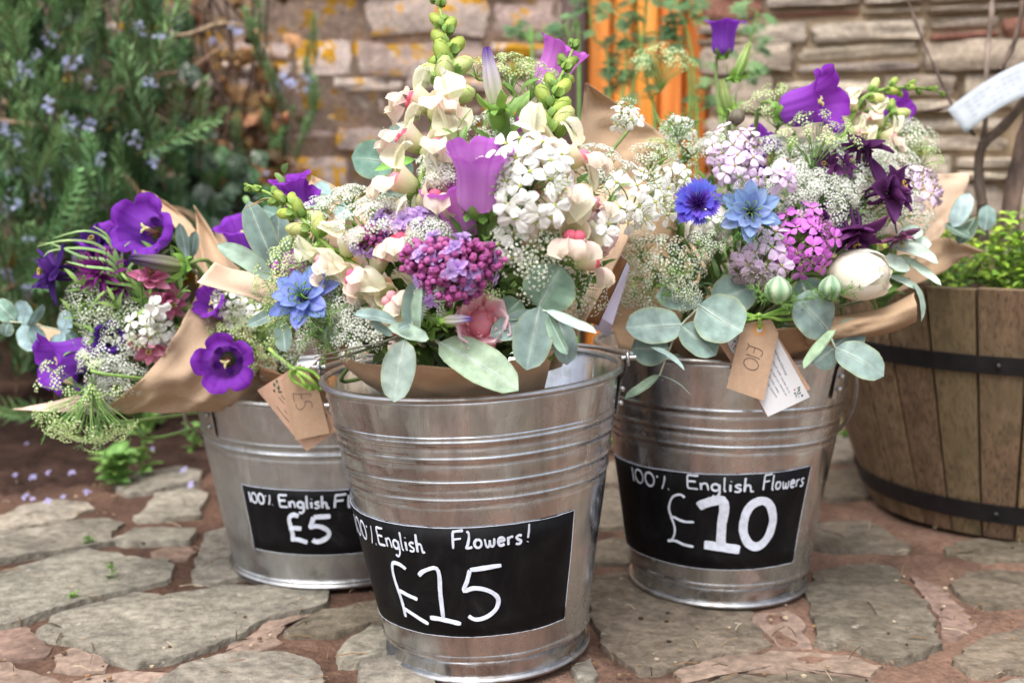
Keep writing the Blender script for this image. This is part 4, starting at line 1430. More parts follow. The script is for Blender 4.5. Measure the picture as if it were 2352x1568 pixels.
def bellbud_mesh(c0, c1, c2):
    mb = MB()
    rows, cols = [], []
    for i in range(13):
        t = i / 12
        R = .17 * (sin(pi * (.12 + .8 * t)) ** .7) * (1 - .45 * t) if t < 1 else .02
        row, cr = [], []
        for k in range(40):
            th = 2 * pi * k / 40 + t * .8
            rr = R * (1 + .2 * cos(5 * th)) + (.03 * t * t if t > .8 else 0) * cos(5 * th)
            row.append(Vector((rr * cos(th), rr * sin(th), t * 1.0)))
            c = mix(c0, c1, min(1, t * 1.5)) if t < .66 else mix(c1, c2, (t - .66) * 3)
            cr.append(mix(c, (.2, .3, .12), .25 * (1 - abs(cos(2.5 * th)))))
        rows.append(row); cols.append(cr)
    mb.grid(rows, cols, True)
    return mb.mesh('bud', M_PETAL)
BUDP = bellbud_mesh(S(222, 228, 184), S(214, 204, 220), S(120, 64, 170))
BUDG = bellbud_mesh(S(150, 186, 96), S(206, 222, 150), S(196, 206, 140))
BUDD = bellbud_mesh(S(150, 160, 110), S(120, 100, 120), S(80, 50, 110))

# snapdragon
def snap_floret(pinkness, seed):
    r = random.Random(seed)
    mb = MB()
    gr = S(202, 214, 138)
    rows, cols = [], []
    for i in range(7):
        t = i / 6
        y = .42 * t
        z = .05 * t * t
        rx, rz = .13 + .13 * t ** .8, .12 + .11 * t
        if i == 0: rx = rz = .06
        rows.append([Vector((rx * cos(2 * pi * k / 12), y, z + rz * sin(2 * pi * k / 12))) for k in range(12)])
        cols.append([mix(mix(gr, CREAM, t), PALEP, pinkness * .35 * t)] * 12)
    mb.grid(rows, cols, True)
    for sx in (-1, 1):
        M = Matrix.Translation((sx * .11, .36, .15)) @ Matrix.Rotation(-sx * .45, 4, 'Y') @ Matrix.Rotation(-sx * .3, 4, 'Z')
        mb.petal(M, .62, .72, P_obov, .8, 2.0 + r.uniform(-.3, .3), -.25, .08, 2, CREAM, mix(CREAM, WHITE, .6), 7, 7, ph=r.uniform(0, 6))
    pk = mix(S(248, 200, 206), PINK, pinkness)
    for sx in (-1, 1):
        mb.ball((sx * .07, .41, -.05), (.115, .11, .10), 10, 7, mix(pk, PALEP, .3), None, 0, pk)
    for a in (-.7, 0, .7):
        M = Matrix.Translation((a * .2, .48, -.13)) @ Matrix.Rotation(-a, 4, 'Z')
        mb.petal(M, .46, .52, P_obov, .1, -2.2 + r.uniform(-.3, .3), .25, .08, 2, mix(PALEP, CREAM, .25), mix(PALEP, CREAM, .75), 6, 5, ph=r.uniform(0, 6))
    for k in range(5):
        M = Matrix.Rotation(2 * pi * k / 5, 4, 'Y') @ Matrix.Translation((0, -.02, .09))
        mb.petal(M, .24, .16, P_oval, .35, -.1, .3, 0, 2, S(120, 156, 70), S(150, 180, 90), 4, 3)
    return mb.mesh('floret', M_PETAL)
SNAP = [snap_floret(p, i) for i, p in enumerate([1.0, .6, .15, .85, .3])]
def snap_bud(seed, c0, c1):
    mb = MB()
    mb.ball((0, .38, .02), (.21, .36, .2), 10, 8, c0, Matrix.Rotation(0, 3, 'X'))
    for sx in (-1, 1):
        mb.petal(Matrix.Translation((sx * .07, .12, .12)), .62, .3, P_oval, .45, -1.1, -.5, 0, 2, c0, c1, 6, 5)
    mb.petal(Matrix.Translation((0, .12, -.14)), .6, .34, P_oval, -.4, 1.2, .5, 0, 2, mix(c0, c1, .4), c1, 6, 5)
    for k in range(5):
        M = Matrix.Rotation(2 * pi * k / 5 + .5, 4, 'Y') @ Matrix.Translation((0, -.02, .10))
        mb.petal(M, .36, .24, P_oval, .75, -.25, .35, 0, 2, S(106, 142, 62), S(134, 166, 78), 5, 3)
    return mb.mesh('bud', M_LEAF)
SBUD = [snap_bud(0, S(172, 192, 90), S(214, 222, 136)), snap_bud(1, S(132, 162, 74), S(178, 196, 108)), snap_bud(2, S(204, 214, 140), S(234, 234, 186))]

# four petalled rocket florets
def rocket_mesh(c0, c1, eye, seed):
    r = random.Random(seed)
    mb = MB()
    for k in range(4):
        a = k * pi / 2 + r.uniform(-.22, .22)
        M = Matrix.Rotation(a, 4, 'Z') @ Matrix.Translation((0, .05, 0)) @ Matrix.Rotation(r.uniform(-.3, .3), 4, 'Y')
        mb.petal(M, .5 * r.uniform(.9, 1.08), .50, P_obov, .38, -.28 + r.uniform(-.25, .2), -.15, .05, 1.5, mix(c0, c1, .25), c0, 7, 7, ph=r.uniform(0, 6), notch=.10)
    mb.ball((0, 0, .02), (.06, .06, .04), 6, 4, eye)
    for k in range(4):
        a = k * pi / 2 + .7
        mb.ball((.045 * cos(a), .045 * sin(a), .055), .022, 4, 3, S(228, 222, 120))
    mb.tube([(0, 0, 0), (.0, 0, -.25), (.03, .02, -.5)], [.05, .04, .03], 5, mix(c1, S(150, 170, 110), .6))
    return mb.mesh('floret', M_WHITE)
ROCK = {'w': [rocket_mesh(WHITE, S(226, 232, 200), S(176, 196, 70), i) for i in range(4)],
        'l': [rocket_mesh(S(226, 200, 232), S(238, 226, 242), S(170, 160, 80), 10 + i) for i in range(4)],
        'm': [rocket_mesh(S(212, 116, 214), S(222, 146, 222), S(150, 60, 140), 20 + i) for i in range(3)]}
def rocket_buds(c, seed, n=16):
    r = random.Random(seed)
    mb = MB()
    for k in range(n):
        a, R = k * 2.4, .42 * sqrt((k + .5) / n)
        p = Vector((R * cos(a), R * sin(a), .25 - R * R * .9))
        M = frame((p.x * 1.2, p.y * 1.2, .7))
        q = p + M @ Vector((0, 0, .12))
        mb.tube([p * .3, p, q], .012, 3, S(150, 172, 100))
        mb.ball(q, (.038, .038, .085), 6, 5, S(160, 182, 108), M.to_3x3(), 0, c)
    return mb.mesh('bud_cluster', M_PETAL)
RBUD = {'w': rocket_buds(S(232, 234, 214), 1), 'l': rocket_buds(S(190, 150, 196), 2), 'm': rocket_buds(S(150, 70, 150), 3)}

# umbellets of lace flowers
def umbellet(c0, c1, n, seed, fl=.17, flat=.35, core=GREEN):
    r = random.Random(seed)
    mb = MB()
    for k in range(n):
        R = sqrt((k + .5) / n)
        a = k * 2.399 + r.uniform(-.2, .2)
        p = Vector((R * cos(a), R * sin(a), .6 + flat * (1 - R * R) + r.uniform(-.06, .06)))
        mb.add([p * .05, p + Vector((.012, 0, -.02)), p + Vector((-.012, 0, -.02))], [(0, 1, 2)], core)
        M = frame(p + Vector((r.uniform(-.3, .3), r.uniform(-.3, .3), .3)), (0, 0, 1), r.uniform(0, 6), p)
        c = mix(c0, c1, r.random())
        s = fl * r.uniform(.8, 1.2)
        vs, fs = [M @ Vector((0, 0, -.02))], []
        for q in range(5):
            b = 2 * pi * q / 5
            vs.append(M @ Vector((s * .45 * cos(b - .62), s * .45 * sin(b - .62), .03)))
            vs.append(M @ Vector((s * cos(b), s * sin(b), .055)))
            fs.append((0, 1 + 2 * q, 2 + 2 * q, 1 + 2 * ((q + 1) % 5)))
        mb.add(vs, fs, [mix(c, core, .35)] + [c] * 10)
        mb.ball(p + M.to_3x3() @ Vector((0, 0, .03)), s * .34, 4, 3, mix(c, S(214, 224, 180), .4))
    return mb.mesh('umbellet', M_WHITE)
def umbellet_green(n, seed):
    r = random.Random(seed)
    mb = MB()
    for k in range(n):
        R = sqrt((k + .5) / n)
        a = k * 2.399
        p = Vector((R * cos(a), R * sin(a), .55 + .4 * (1 - R * R)))
        mb.add([p * .05, p + Vector((.02, 0, -.02)), p + Vector((-.02, 0, -.02))], [(0, 1, 2)], S(136, 172, 84))
        c = mix(S(158, 190, 96), S(214, 224, 160), r.random())
        mb.ball(p, .15 * r.uniform(.8, 1.15), 5, 4, mix(c, S(120, 160, 70), .4), None, 0, c)
    return mb.mesh('umbellet', M_LEAF)
UMB = {'w': [umbellet(WHITE, (.82, .84, .80), 19, i, .235, .32, S(176, 200, 140)) for i in range(3)],          # dense white
       'l': [umbellet(WHITE, S(232, 240, 216), 15, 5 + i, .2, .5) for i in range(3)],    # loose white
       'g': [umbellet_green(16, 10 + i) for i in range(3)],
       'y': [umbellet(S(226, 236, 194), S(196, 218, 140), 15, 14 + i, .23, .5, S(140, 176, 84)) for i in range(2)]}

# lilac
def lilac_floret(seed):
    r = random.Random(seed)
    mb = MB()
    c = mix(S(200, 168, 228), S(218, 192, 238), r.random())
    for lay in range(2):
        for k in range(4):
            M = Matrix.Rotation(k * pi / 2 + lay * .8 + r.uniform(-.2, .2), 4, 'Z') @ Matrix.Translation((0, .03, .06 * lay))
            mb.petal(M, .5 - .16 * lay, .3, P_oval, .35 + .5 * lay, -.1 + .3 * lay, .5, 0, 2, mix(c, S(150, 90, 180), .4), c, 5, 5)
    mb.tube([(0, 0, 0), (0, 0, -.4)], [.07, .05], 5, S(160, 84, 170))
    return mb.mesh('floret', M_PETAL)
def lilac_bud(seed):
    mb = MB()
    c = [S(206, 106, 172), S(218, 128, 188), S(188, 84, 152)][seed % 3]
    for k in range(4):
        a = k * pi / 2
        mb.ball((.10 * cos(a), .10 * sin(a), .1), (.17, .17, .24), 6, 5, mix(c, (.05, 0, .06), .2), None, 0, mix(c, S(206, 140, 204), .3))
    mb.tube([(0, 0, -.05), (0, 0, -.45)], [.09, .06], 5, mix(c, (.1, .02, .1), .3))
    return mb.mesh('bud', M_PETAL)
LILF, LILB = [lilac_floret(i) for i in range(3)], [lilac_bud(i) for i in range(3)]

def stem_mesh(pts, r0, r1, col=STEMC, n=12, sides=6, mat=None):
    p = smoothpath(pts, n)
    mb = MB()
    mb.tube(p, [r0 + (r1 - r0) * i / (n - 1) for i in range(n)], sides, col)
    return mb.mesh('stem', mat or M_STEM)

def vec3(d):                      # (across, up, towards the camera) to world
    return Vector((d[0], -d[2], d[1]))

class Bouquet:
    def __init__(s, key, cu, cv, yc, ru, rv, dep, neck):
        s.key, s.cu, s.cv, s.yc, s.ru, s.rv, s.dep, s.neck = key, cu, cv, yc, ru, rv, dep, Vector(neck)
        s.r = random.Random(hash(key) % 1000 if False else sum(map(ord, key)))
    def pos(s, u, v, off=0.0):
        q = 1 - ((u - s.cu) / s.ru) ** 2 - ((v - s.cv) / s.rv) ** 2
        y = s.yc - s.dep * sqrt(max(0.0, q)) + off
        return P(u, v, y)
    def neckpt(s):
        a = s.r.uniform(0, 6.3)
        R = .022 * sqrt(s.r.random())
        return s.neck + Vector((R * cos(a), R * sin(a), s.r.uniform(-.02, .02)))
    def stem(s, root, base, back, r0=.0016, r1=.0022, col=STEMC, via=None, k=.05):
        inv = root.matrix_world.inverted() if False else root.matrix_basis.inverted()
        nk = s.neckpt()
        b = Vector(base)
        back = (Vector(back).normalized() + Vector((0, .9, -.1))) if not via else Vector(back)
        pts = [b, b + back.normalized() * (.015 if via else k)] + ([Vector(q) for q in via] if via else []) + [nk]
        sc = 1 / root.matrix_basis.to_scale().x
        link('stem', stem_mesh([inv @ q for q in pts], r0 * sc, r1 * sc, col), root)

def name_group(b, kind): return '%s of the %s bouquet' % (kind, b.key)

def bell(b, u, v, d, L, kind, label, off=0.0, seed=0, roll=0, pist=True, cal=True, via=None):
    d = vec3(d).normalized()
    base = b.pos(u, v, off) - d * L * .85
    t = thing('bellflower', label, 'flower', name_group(b, 'bellflowers'), frame(d, (0, 0, 1), roll, base, L))
    link('corolla', BELL[(kind, seed)], t)
    if pist: link('pistil', PISTIL, t)
    if cal: link('calyx', CALYX, t)
    b.stem(t, base, -d, .002, .003, via=via)
    return t

def bellbud(b, u, v, d, L, mesh, label, off=0.0):
    d = vec3(d).normalized()
    base = b.pos(u, v, off)
    t = thing('bellflower_bud', label, 'flower bud', name_group(b, 'bellflower buds'), frame(d, (0, 0, 1), 0, base, L))
    link('closed_corolla', mesh, t)
    link('calyx', CAL_BUD, t)
    b.stem(t, base, -d, .002, .003)
    return t
CAL_BUD = calyx_mesh(S(126, 172, 70), .42, 5, .2)

def leaf_on(b, root, base, tip, w, nrm, prof, c0, c1, mat, curl=.0, fold=.3, name='leaf', mid=None, wave=0.0, nu=9, nv=7, edge=None, seed=0, droop=0.0):
    """a leaf from base to tip, its upper face turned to nrm; curl bends it along its length"""
    base, tip = Vector(base), Vector(tip)
    L = (tip - base).length
    y = (tip - base).normalized()
    x = y.cross(Vector(nrm)).normalized()
    z = x.cross(y)
    inv = root.matrix_basis.inverted() if root else Matrix.Identity(4)
    rows, cols = [], []
    for i in range(nu):
        t = i / (nu - 1)
        hw = max(.01, prof(t)) * w / 2
        bow = curl * L * sin(pi * t) - droop * L * t * t
        if droop: hw *= 1 + .07 * sin(11 * t + seed) + .05 * sin(23 * t + seed * 2)
        row, cr = [], []
        for j in range(nv):
            q = 2 * j / (nv - 1) - 1
            p = base + y * (L * t) + x * (q * hw) + z * (bow + fold * abs(q) ** 1.5 * hw + wave * w * sin(5 * t * pi + q * 2 + seed) * abs(q))
            row.append(inv @ p)
            c = mix(c0, c1, abs(q) ** 2 * .6 + t * .3)
            if mid and j == nv // 2: c = mix(c, mid, .55 * (1 - t * .6))
            if edge and abs(q) > .9: c = mix(c, edge, .7)
            cr.append(c)
        rows.append(row); cols.append(cr)
    mb = MB()
    mb.grid(rows, cols)
    if mid:
        rid = [rows[i][nv // 2] + (inv.to_3x3() @ z) * (w * .010 * (1 - i / nu)) for i in range(nu - 1)]
        mb.tube(rid, [w * .010 * (1 - i / nu) + .0001 for i in range(nu - 1)], 5, mid)
    o = link(name, mb.mesh(name, mat), root)
    return o

def pick(mesh_list, r): return mesh_list[r.randrange(len(mesh_list))]

def snapdragon(b, spine, label, ftop, nf, nb, size, off=0.0, seed=0, col=None, bud_from=None, face=(0, 0, 1), off2=None):
    """spine: pixels from the lowest visible point to the tip"""
    r = random.Random(seed)
    n = len(spine)
    pts = [b.pos(u, v, off + ((off2 - off) * i / (n - 1) if off2 is not None else 0)) for i, (u, v) in enumerate(spine)]
    base = pts[0]
    t = thing('snapdragon', label, 'flower', name_group(b, 'snapdragon spikes'), Matrix.Translation(base))
    N = 40
    path = smoothpath(pts, N)
    loc = [p - base for p in path]
    mb = MB()
    nk = b.neckpt() - base
    mb.tube(smoothpath([nk, nk * .5 + Vector((0, .04, 0)), Vector((0, .03, -.012)), loc[0]], 8)[:-1] + loc, [.0028] * 7 + [.0033 - .0022 * i / (N - 1) for i in range(N)], 7, S(142, 172, 88))
    link('stem', mb.mesh('stem', M_STEM), t)
    tot = nf + nb
    for k in range(tot):
        if k < nf: f = ftop * (k + .2) / nf
        else: f = ftop + (1 - ftop) * ((k - nf) + .5) / nb
        i = min(N - 2, int(f * (N - 1)))
        tan_ = (loc[i + 1] - loc[i]).normalized()
        az = k * 2.2 + seed
        x = tan_.cross(Vector((0, 1, 0))).normalized()
        yv = tan_.cross(x)                                    # roughly towards / away from the camera
        rad = (x * sin(az) + (-yv if yv.y > 0 else yv) * (.35 + .65 * cos(az))).normalized()
        if k < nf:
            tilt = .15
            s = size * r.uniform(1.12, 1.36)
            m = pick(SNAP, r)
        else:
            q = (k - nf) / max(1, nb - 1)
            tilt = .55 + .7 * q
            s = size * (1.02 - .58 * q)
            m = SBUD[2] if q < .2 else (SBUD[0] if q < .65 else SBUD[1])
        yd = (rad * cos(tilt) + tan_ * sin(tilt)).normalized()
        xd = yd.cross(tan_).normalized()
        if xd.length < .5: xd = x
        zd = xd.cross(yd)
        M = Matrix((xd, yd, zd)).transposed().to_4x4()
        M = Matrix.Translation(loc[i] + rad * .002) @ M @ Matrix.Scale(s, 4)
        link('floret' if k < nf else 'bud', m, t, M)
    link('bud', SBUD[1], t, Matrix.Translation(loc[-1]) @ frame((loc[-1] - loc[-3])) @ Matrix.Rotation(pi / 2, 4, 'X') @ Matrix.Scale(size * .22, 4))
    return t

def cluster(b, u, v, d, R, n, kind, label, size=.021, off=0.0, seed=0, buds=True, name='rocket_flower', spread=1.0, squash=.6, via=None):
    r = random.Random(seed)
    d = vec3(d).normalized()
    c = b.pos(u, v, off)
    base = c - d * R * .9
    M = frame(d, (0, 0, 1), r.uniform(0, 6), base)
    t = thing(name, label, 'flower', name_group(b, {'w': 'white rocket flower heads', 'l': 'lilac rocket flower heads', 'm': 'magenta rocket flower heads'}[kind]), M)
    mb = MB()
    for k in range(n):
        q = (k + .6) / n
        a = k * 2.399 + r.uniform(-.25, .25)
        ph = 1.25 * sqrt(q) * spread + r.uniform(-.12, .12)
        dr = Vector((sin(ph) * cos(a), sin(ph) * sin(a), cos(ph)))
        p = Vector((dr.x * R, dr.y * R, dr.z * R * squash + R * .35)) * r.uniform(.82, 1.1)
        fd = (dr + Vector((r.uniform(-.35, .35), r.uniform(-.35, .35), .35))).normalized()
        link('floret', pick(ROCK[kind], r), t, frame(fd, (0, 0, 1), r.uniform(0, 6), p, size * r.uniform(.88, 1.1)))
        mb.tube([(0, 0, -.01), p * .5, p - fd * size * .45], .0007, 3, S(140, 168, 92))
    for k in range(3 if buds else 0):
        a = r.uniform(0, 6.3)
        q = Vector((R * .5 * cos(a), R * .5 * sin(a), R * .75))
        link('bud_cluster', RBUD[kind], t, frame((q.x, q.y, q.z), (0, 0, 1), 0, q, size * 1.1))
    o = link('flower_stalks', mb.mesh('flower_stalks', M_STEM), t)
    b.stem(t, base, -d, .0015, .0024, via=via)
    return t

def umbel(b, u, v, d, R, n, kind, label, off=0.0, seed=0, us=None, dome=.45, name='lace_flower', via=None, ray=1.0, stemcol=None):
    r = random.Random(seed)
    d = vec3(d).normalized()
    c = b.pos(u, v, off)
    H = R * 1.05 * ray
    base = c - d * H
    M = frame(d, (0, 0, 1), r.uniform(0, 6), base)
    t = thing(name, label, 'flower', name_group(b, {'w': 'dense white lace flowers', 'l': 'loose white lace flowers', 'g': 'green umbels', 'y': 'green white umbels'}[kind]), M)
    us = (us or R * 1.15 / sqrt(n)) * 1.0
    mb = MB()
    rc = stemcol or (S(140, 176, 96) if kind != 'g' else S(150, 186, 96))
    for k in range(n):
        if r.random() < .07: continue
        q = sqrt((k + .4) / n) * r.uniform(.9, 1.1)
        a = k * 2.399 + r.uniform(-.4, .4)
        p = Vector((R * q * cos(a), R * q * sin(a), H - us * .6 + R * dome * (1 - q * q) * .6 - R * dome * q * q * .35 + r.uniform(-.12, .12) * R))
        dr = (Vector((p.x * .9, p.y * .9, H * .8)) + Vector((r.uniform(-.2, .2), r.uniform(-.2, .2), 0)) * R).normalized()
        link('umbellet', pick(UMB[kind], r), t, frame(dr, (0, 0, 1), r.uniform(0, 6), p, us * r.uniform(.85, 1.15)))
        mb.tube([(0, 0, 0), Vector((p.x * .45, p.y * .45, p.z * .6)), p], .00055, 3, rc)
    o = link('rays', mb.mesh('rays', M_STEM), t)
    b.stem(t, base, -d, .0012, .0022, rc, via=via)
    return t

def lilac(b, u, v, d, R, n, label, ff=.16, seed=0, off=0.0, Lr=1.2):
    r = random.Random(seed)
    d = vec3(d).normalized()
    c = b.pos(u, v, off)
    base = c - d * R * .5
    t = thing('lilac', label, 'flower', name_group(b, 'lilac heads'), frame(d, (0, 0, 1), 0, base))
    mb = MB()
    for k in range(n):
        z = 1 - 1.35 * (k + .5) / n
        a = k * 2.399
        rr = sqrt(max(0, 1 - z * z))
        q = r.uniform(.62, 1.08) * (1 + .16 * sin(3 * a) * rr)
        dr = Vector((rr * cos(a), rr * sin(a) , z))
        p = Vector((dr.x * R * Lr * q, dr.y * R * .78 * q, dr.z * R * .75 * q + R * .4))
        fd = (dr + Vector((r.uniform(-.4, .4), r.uniform(-.4, .4), r.uniform(-.2, .5)))).normalized()
        if r.random() < ff:
            link('floret', pick(LILF, r), t, frame(fd, (0, 0, 1), r.uniform(0, 6), p + fd * .003, .017 * r.uniform(.85, 1.1)))
        else:
            link('bud', pick(LILB, r), t, frame(fd, (0, 0, 1), r.uniform(0, 6), p, .0112 * r.uniform(.75, 1.2)))
        if k % 3 == 0:
            mb.tube([p * .2, p * .6, p - fd * .004], .0007, 3, S(120, 90, 90))
    link('branchlets', mb.mesh('branchlets', M_STEM), t)
    b.stem(t, base, -d, .002, .003, S(120, 110, 80))

def frond(mb, p0, d, L, r, c, depth=2, rad=.00042):
    """forked thread-like leaf"""
    d = Vector(d).normalized()
    side = d.cross(Vector((r.uniform(-1, 1), r.uniform(-1, 1), r.uniform(-1, 1)))).normalized()
    pts = [p0]
    for i in range(1, 6):
        t = i / 5
        pts.append(p0 + d * L * t + side * L * .22 * t * t)
    mb.tube(pts, [rad * (1 - .5 * i / 5) for i in range(6)], 3, c)
    if depth:
        for i in (1, 2, 3, 4):
            for sg in (-1, 1):
                if r.random() < .85:
                    dd = (d * .8 + side.cross(d) * sg * .7 + Vector((r.uniform(-.4, .4), r.uniform(-.4, .4), r.uniform(-.4, .4)))).normalized()
                    frond(mb, pts[i], dd, L * (.5 - .07 * i) * r.uniform(.7, 1.2), r, c, depth - 1, rad * .85)

def nigella(b, u, v, d, R, label, c0, c1, off=0.0, seed=0, nbr=9, roll=0):
    r = random.Random(seed)
    d = vec3(d).normalized()
    c = b.pos(u, v, off)
    t = thing('love_in_a_mist', label, 'flower', name_group(b, 'nigella flowers'), frame(d, (0, 0, 1), roll, c, R))
    for lay, (n, s) in enumerate(((6, 1.0), (5, .86), (5, .66))):
        for k in range(n):
            mb = MB()
            M = Matrix.Rotation(2 * pi * k / n + lay * .55 + r.uniform(-.12, .12), 4, 'Z') @ Matrix.Translation((0, .06, .05 * lay)) @ Matrix.Rotation(r.uniform(-.2, .2), 4, 'Y')
            mb.petal(M, s, .50 * s ** .5, P_claw, .35 + .14 * lay, .02 + .22 * lay + r.uniform(-.25, .2), .22, .05, 2, mix(c0, S(70, 50, 130), .3), mix(c0, c1, r.random()), 9, 7, ph=r.uniform(0, 6), cmid=mix(c0, (.15, .12, .4), .4))
            link('petal', mb.mesh('petal', M_PETAL), t)
    mb = MB()
    mb.ball((0, 0, .08), (.12, .12, .14), 8, 6, S(50, 40, 70))
    for k in range(18):
        a = 2 * pi * k / 18
        h = r.uniform(.25, .4)
        e = Vector((cos(a) * .24, sin(a) * .24, h))
        mb.tube([(cos(a) * .06, sin(a) * .06, .05), e * .6 + Vector((0, 0, .1)), e], .009, 3, S(70, 70, 110))
        mb.ball(e, (.018, .018, .03), 4, 3, S(120, 130, 110))
    link('stamens', mb.mesh('stamens', M_PETAL), t)
    mb = MB()
    for k in range(7):
        a = 2 * pi * k / 7 + .2
        pts = [Vector((.05 * cos(a), .05 * sin(a), .1)), Vector((.07 * cos(a), .07 * sin(a), .38)), Vector((.16 * cos(a), .16 * sin(a), .56)), Vector((.3 * cos(a), .3 * sin(a), .54)), Vector((.34 * cos(a + .2), .34 * sin(a + .2), .42)), Vector((.27 * cos(a + .3), .27 * sin(a + .3), .38))]
        mb.tube(smoothpath(pts, 11), .017, 5, S(96, 140, 62))
    link('styles', mb.mesh('styles', M_STEM), t)
    mb = MB()
    for k in range(nbr):
        a = 2 * pi * k / nbr + r.uniform(-.2, .2)
        frond(mb, Vector((0, 0, -.05)), (cos(a), sin(a), r.uniform(-.25, .35)), r.uniform(1.15, 1.6), r, mix(S(84, 130, 62), S(120, 160, 84), r.random()), 2, .012)
    o = link('feathery_bracts', mb.mesh('feathery_bracts', M_STEM), t)
    b.stem(t, c, -d, .0013, .002)

def cornflower(b, u, v, d, R, label, c0, c1, off=0.0, seed=0):
    r = random.Random(seed)
    d = vec3(d).normalized()
    c = b.pos(u, v, off)
    t = thing('cornflower', label, 'flower', name_group(b, 'cornflowers'), frame(d, (0, 0, 1), 0, c, R))
    for k in range(20):
        mb = MB()
        a = 2.399 * k
        lay = k / 20
        M = Matrix.Rotation(a, 4, 'Z') @ Matrix.Translation((0, .1, 0))
        el = .25 + .9 * lay
        L = .9 - .25 * lay
        cc = mix(c0, c1, r.random())
        for q in range(6):
            b_ = (q - 2.5) * .22
            MM = M @ Matrix.Translation((0, L * .35 * cos(el), L * .35 * sin(el))) @ Matrix.Rotation(-b_, 4, 'Z')
            mb.petal(MM, L * .62 * r.uniform(.8, 1.1), .15, P_lance, el * .8, el * .5, .3, .05, 2, mix(cc, c1, .3), cc, 4, 3)
        mb.petal(M, L * .5, .12, P_strap, el, el * .9, .6, 0, 2, mix(cc, (.2, .05, .4), .4), cc, 3, 3)
        link('ray_floret', mb.mesh('ray_floret', M_PETAL), t)
    mb = MB()
    for k in range(40):
        a, q = 2.399 * k, sqrt(k / 40)
        e = Vector((.38 * q * cos(a), .38 * q * sin(a), .55 - .15 * q))
        mb.tube([(e.x * .3, e.y * .3, 0), (e.x * .7, e.y * .7, .3), e], [.03, .025, .02], 4, mix(c1, S(70, 24, 110), .6))
    link('disc_florets', mb.mesh('disc_florets', M_PETAL), t)
    mb = MB()
    mb.ball((0, 0, -.25), (.22, .22, .3), 10, 6, S(86, 116, 66))
    link('bract_cup', mb.mesh('bract_cup', M_LEAF), t)
    b.stem(t, c - d * R * .5, -d, .0014, .002, S(130, 150, 110))

def aquilegia(b, u, v, d, R, label, c0, c1, off=0.0, seed=0, lays=3, nod=True, group='plum columbines', cat='flower', spurs=True):
    r = random.Random(seed)
    d = vec3(d).normalized()
    c = b.pos(u, v, off)
    t = thing('columbine', label, cat, name_group(b, group), frame(d, (0, 0, 1), r.uniform(0, 6), c, R))
    for lay in range(lays):
        for k in range(5):
            mb = MB()
            M = Matrix.Rotation(2 * pi * k / 5 + lay * .63 + r.uniform(-.15, .15), 4, 'Z') @ Matrix.Translation((0, .05, .06 * lay)) @ Matrix.Rotation(r.uniform(-.35, .35), 4, 'Y')
            s = (1.0, .85, .68, .55)[lay]
            mb.petal(M, s, .56 * s, P_point, .0 + .4 * lay + r.uniform(-.5, .4), .35 + .28 * lay + r.uniform(-.9, .7), .5, .09, 2, mix(c0, c1, .2), mix(c0, c1, r.random()), 7, 5, ph=r.uniform(0, 6))
            link('petal', mb.mesh('petal', M_PETAL), t)
    if spurs:
        mb = MB()
        for k in range(5):
            a = 2 * pi * k / 5 + .3
            pts = [Vector((.16 * cos(a), .16 * sin(a), .1)), Vector((.22 * cos(a), .22 * sin(a), -.25)), Vector((.2 * cos(a), .2 * sin(a), -.5)), Vector((.1 * cos(a), .1 * sin(a), -.55))]
            mb.tube(smoothpath(pts, 8), [.09, .075, .06, .05, .04, .035, .035, .04], 6, c0)
        link('spurs', mb.mesh('spurs', M_PETAL), t)
    mb = MB()
    for k in range(12):
        a = 2.4 * k
        q = Vector((.1 * cos(a), .1 * sin(a), .55))
        mb.tube([(0, 0, .05), q], .012, 3, S(170, 170, 110))
        mb.ball(q, .03, 4, 3, S(220, 200, 110))
    link('stamens', mb.mesh('stamens', M_PETAL), t)
    b.stem(t, c - d * R * .1, -d, .001, .0016, S(96, 74, 74) if nod else STEMC)

def knapweed(b, u, v, d, R, label, c0, c1, off=0.0, seed=0):
    r = random.Random(seed)
    d = vec3(d).normalized()
    c = b.pos(u, v, off)
    t = thing('bergamot', label, 'flower', name_group(b, 'crimson thistle-like flowers'), frame(d, (0, 0, 1), 0, c, R))
    for k in range(36):
        mb = MB()
        M = Matrix.Rotation(2.399 * k, 4, 'Z')
        el = .1 + 1.2 * (k / 36)
        mb.petal(M, 1.0 - .3 * k / 36, .14, P_lance, el, el + r.uniform(-.5, .3), .4, 0, 2, c0, mix(c0, c1, r.random()), 5, 3)
        link('petal', mb.mesh('petal', M_PETAL), t)
    b.stem(t, c, -d, .0015, .002)

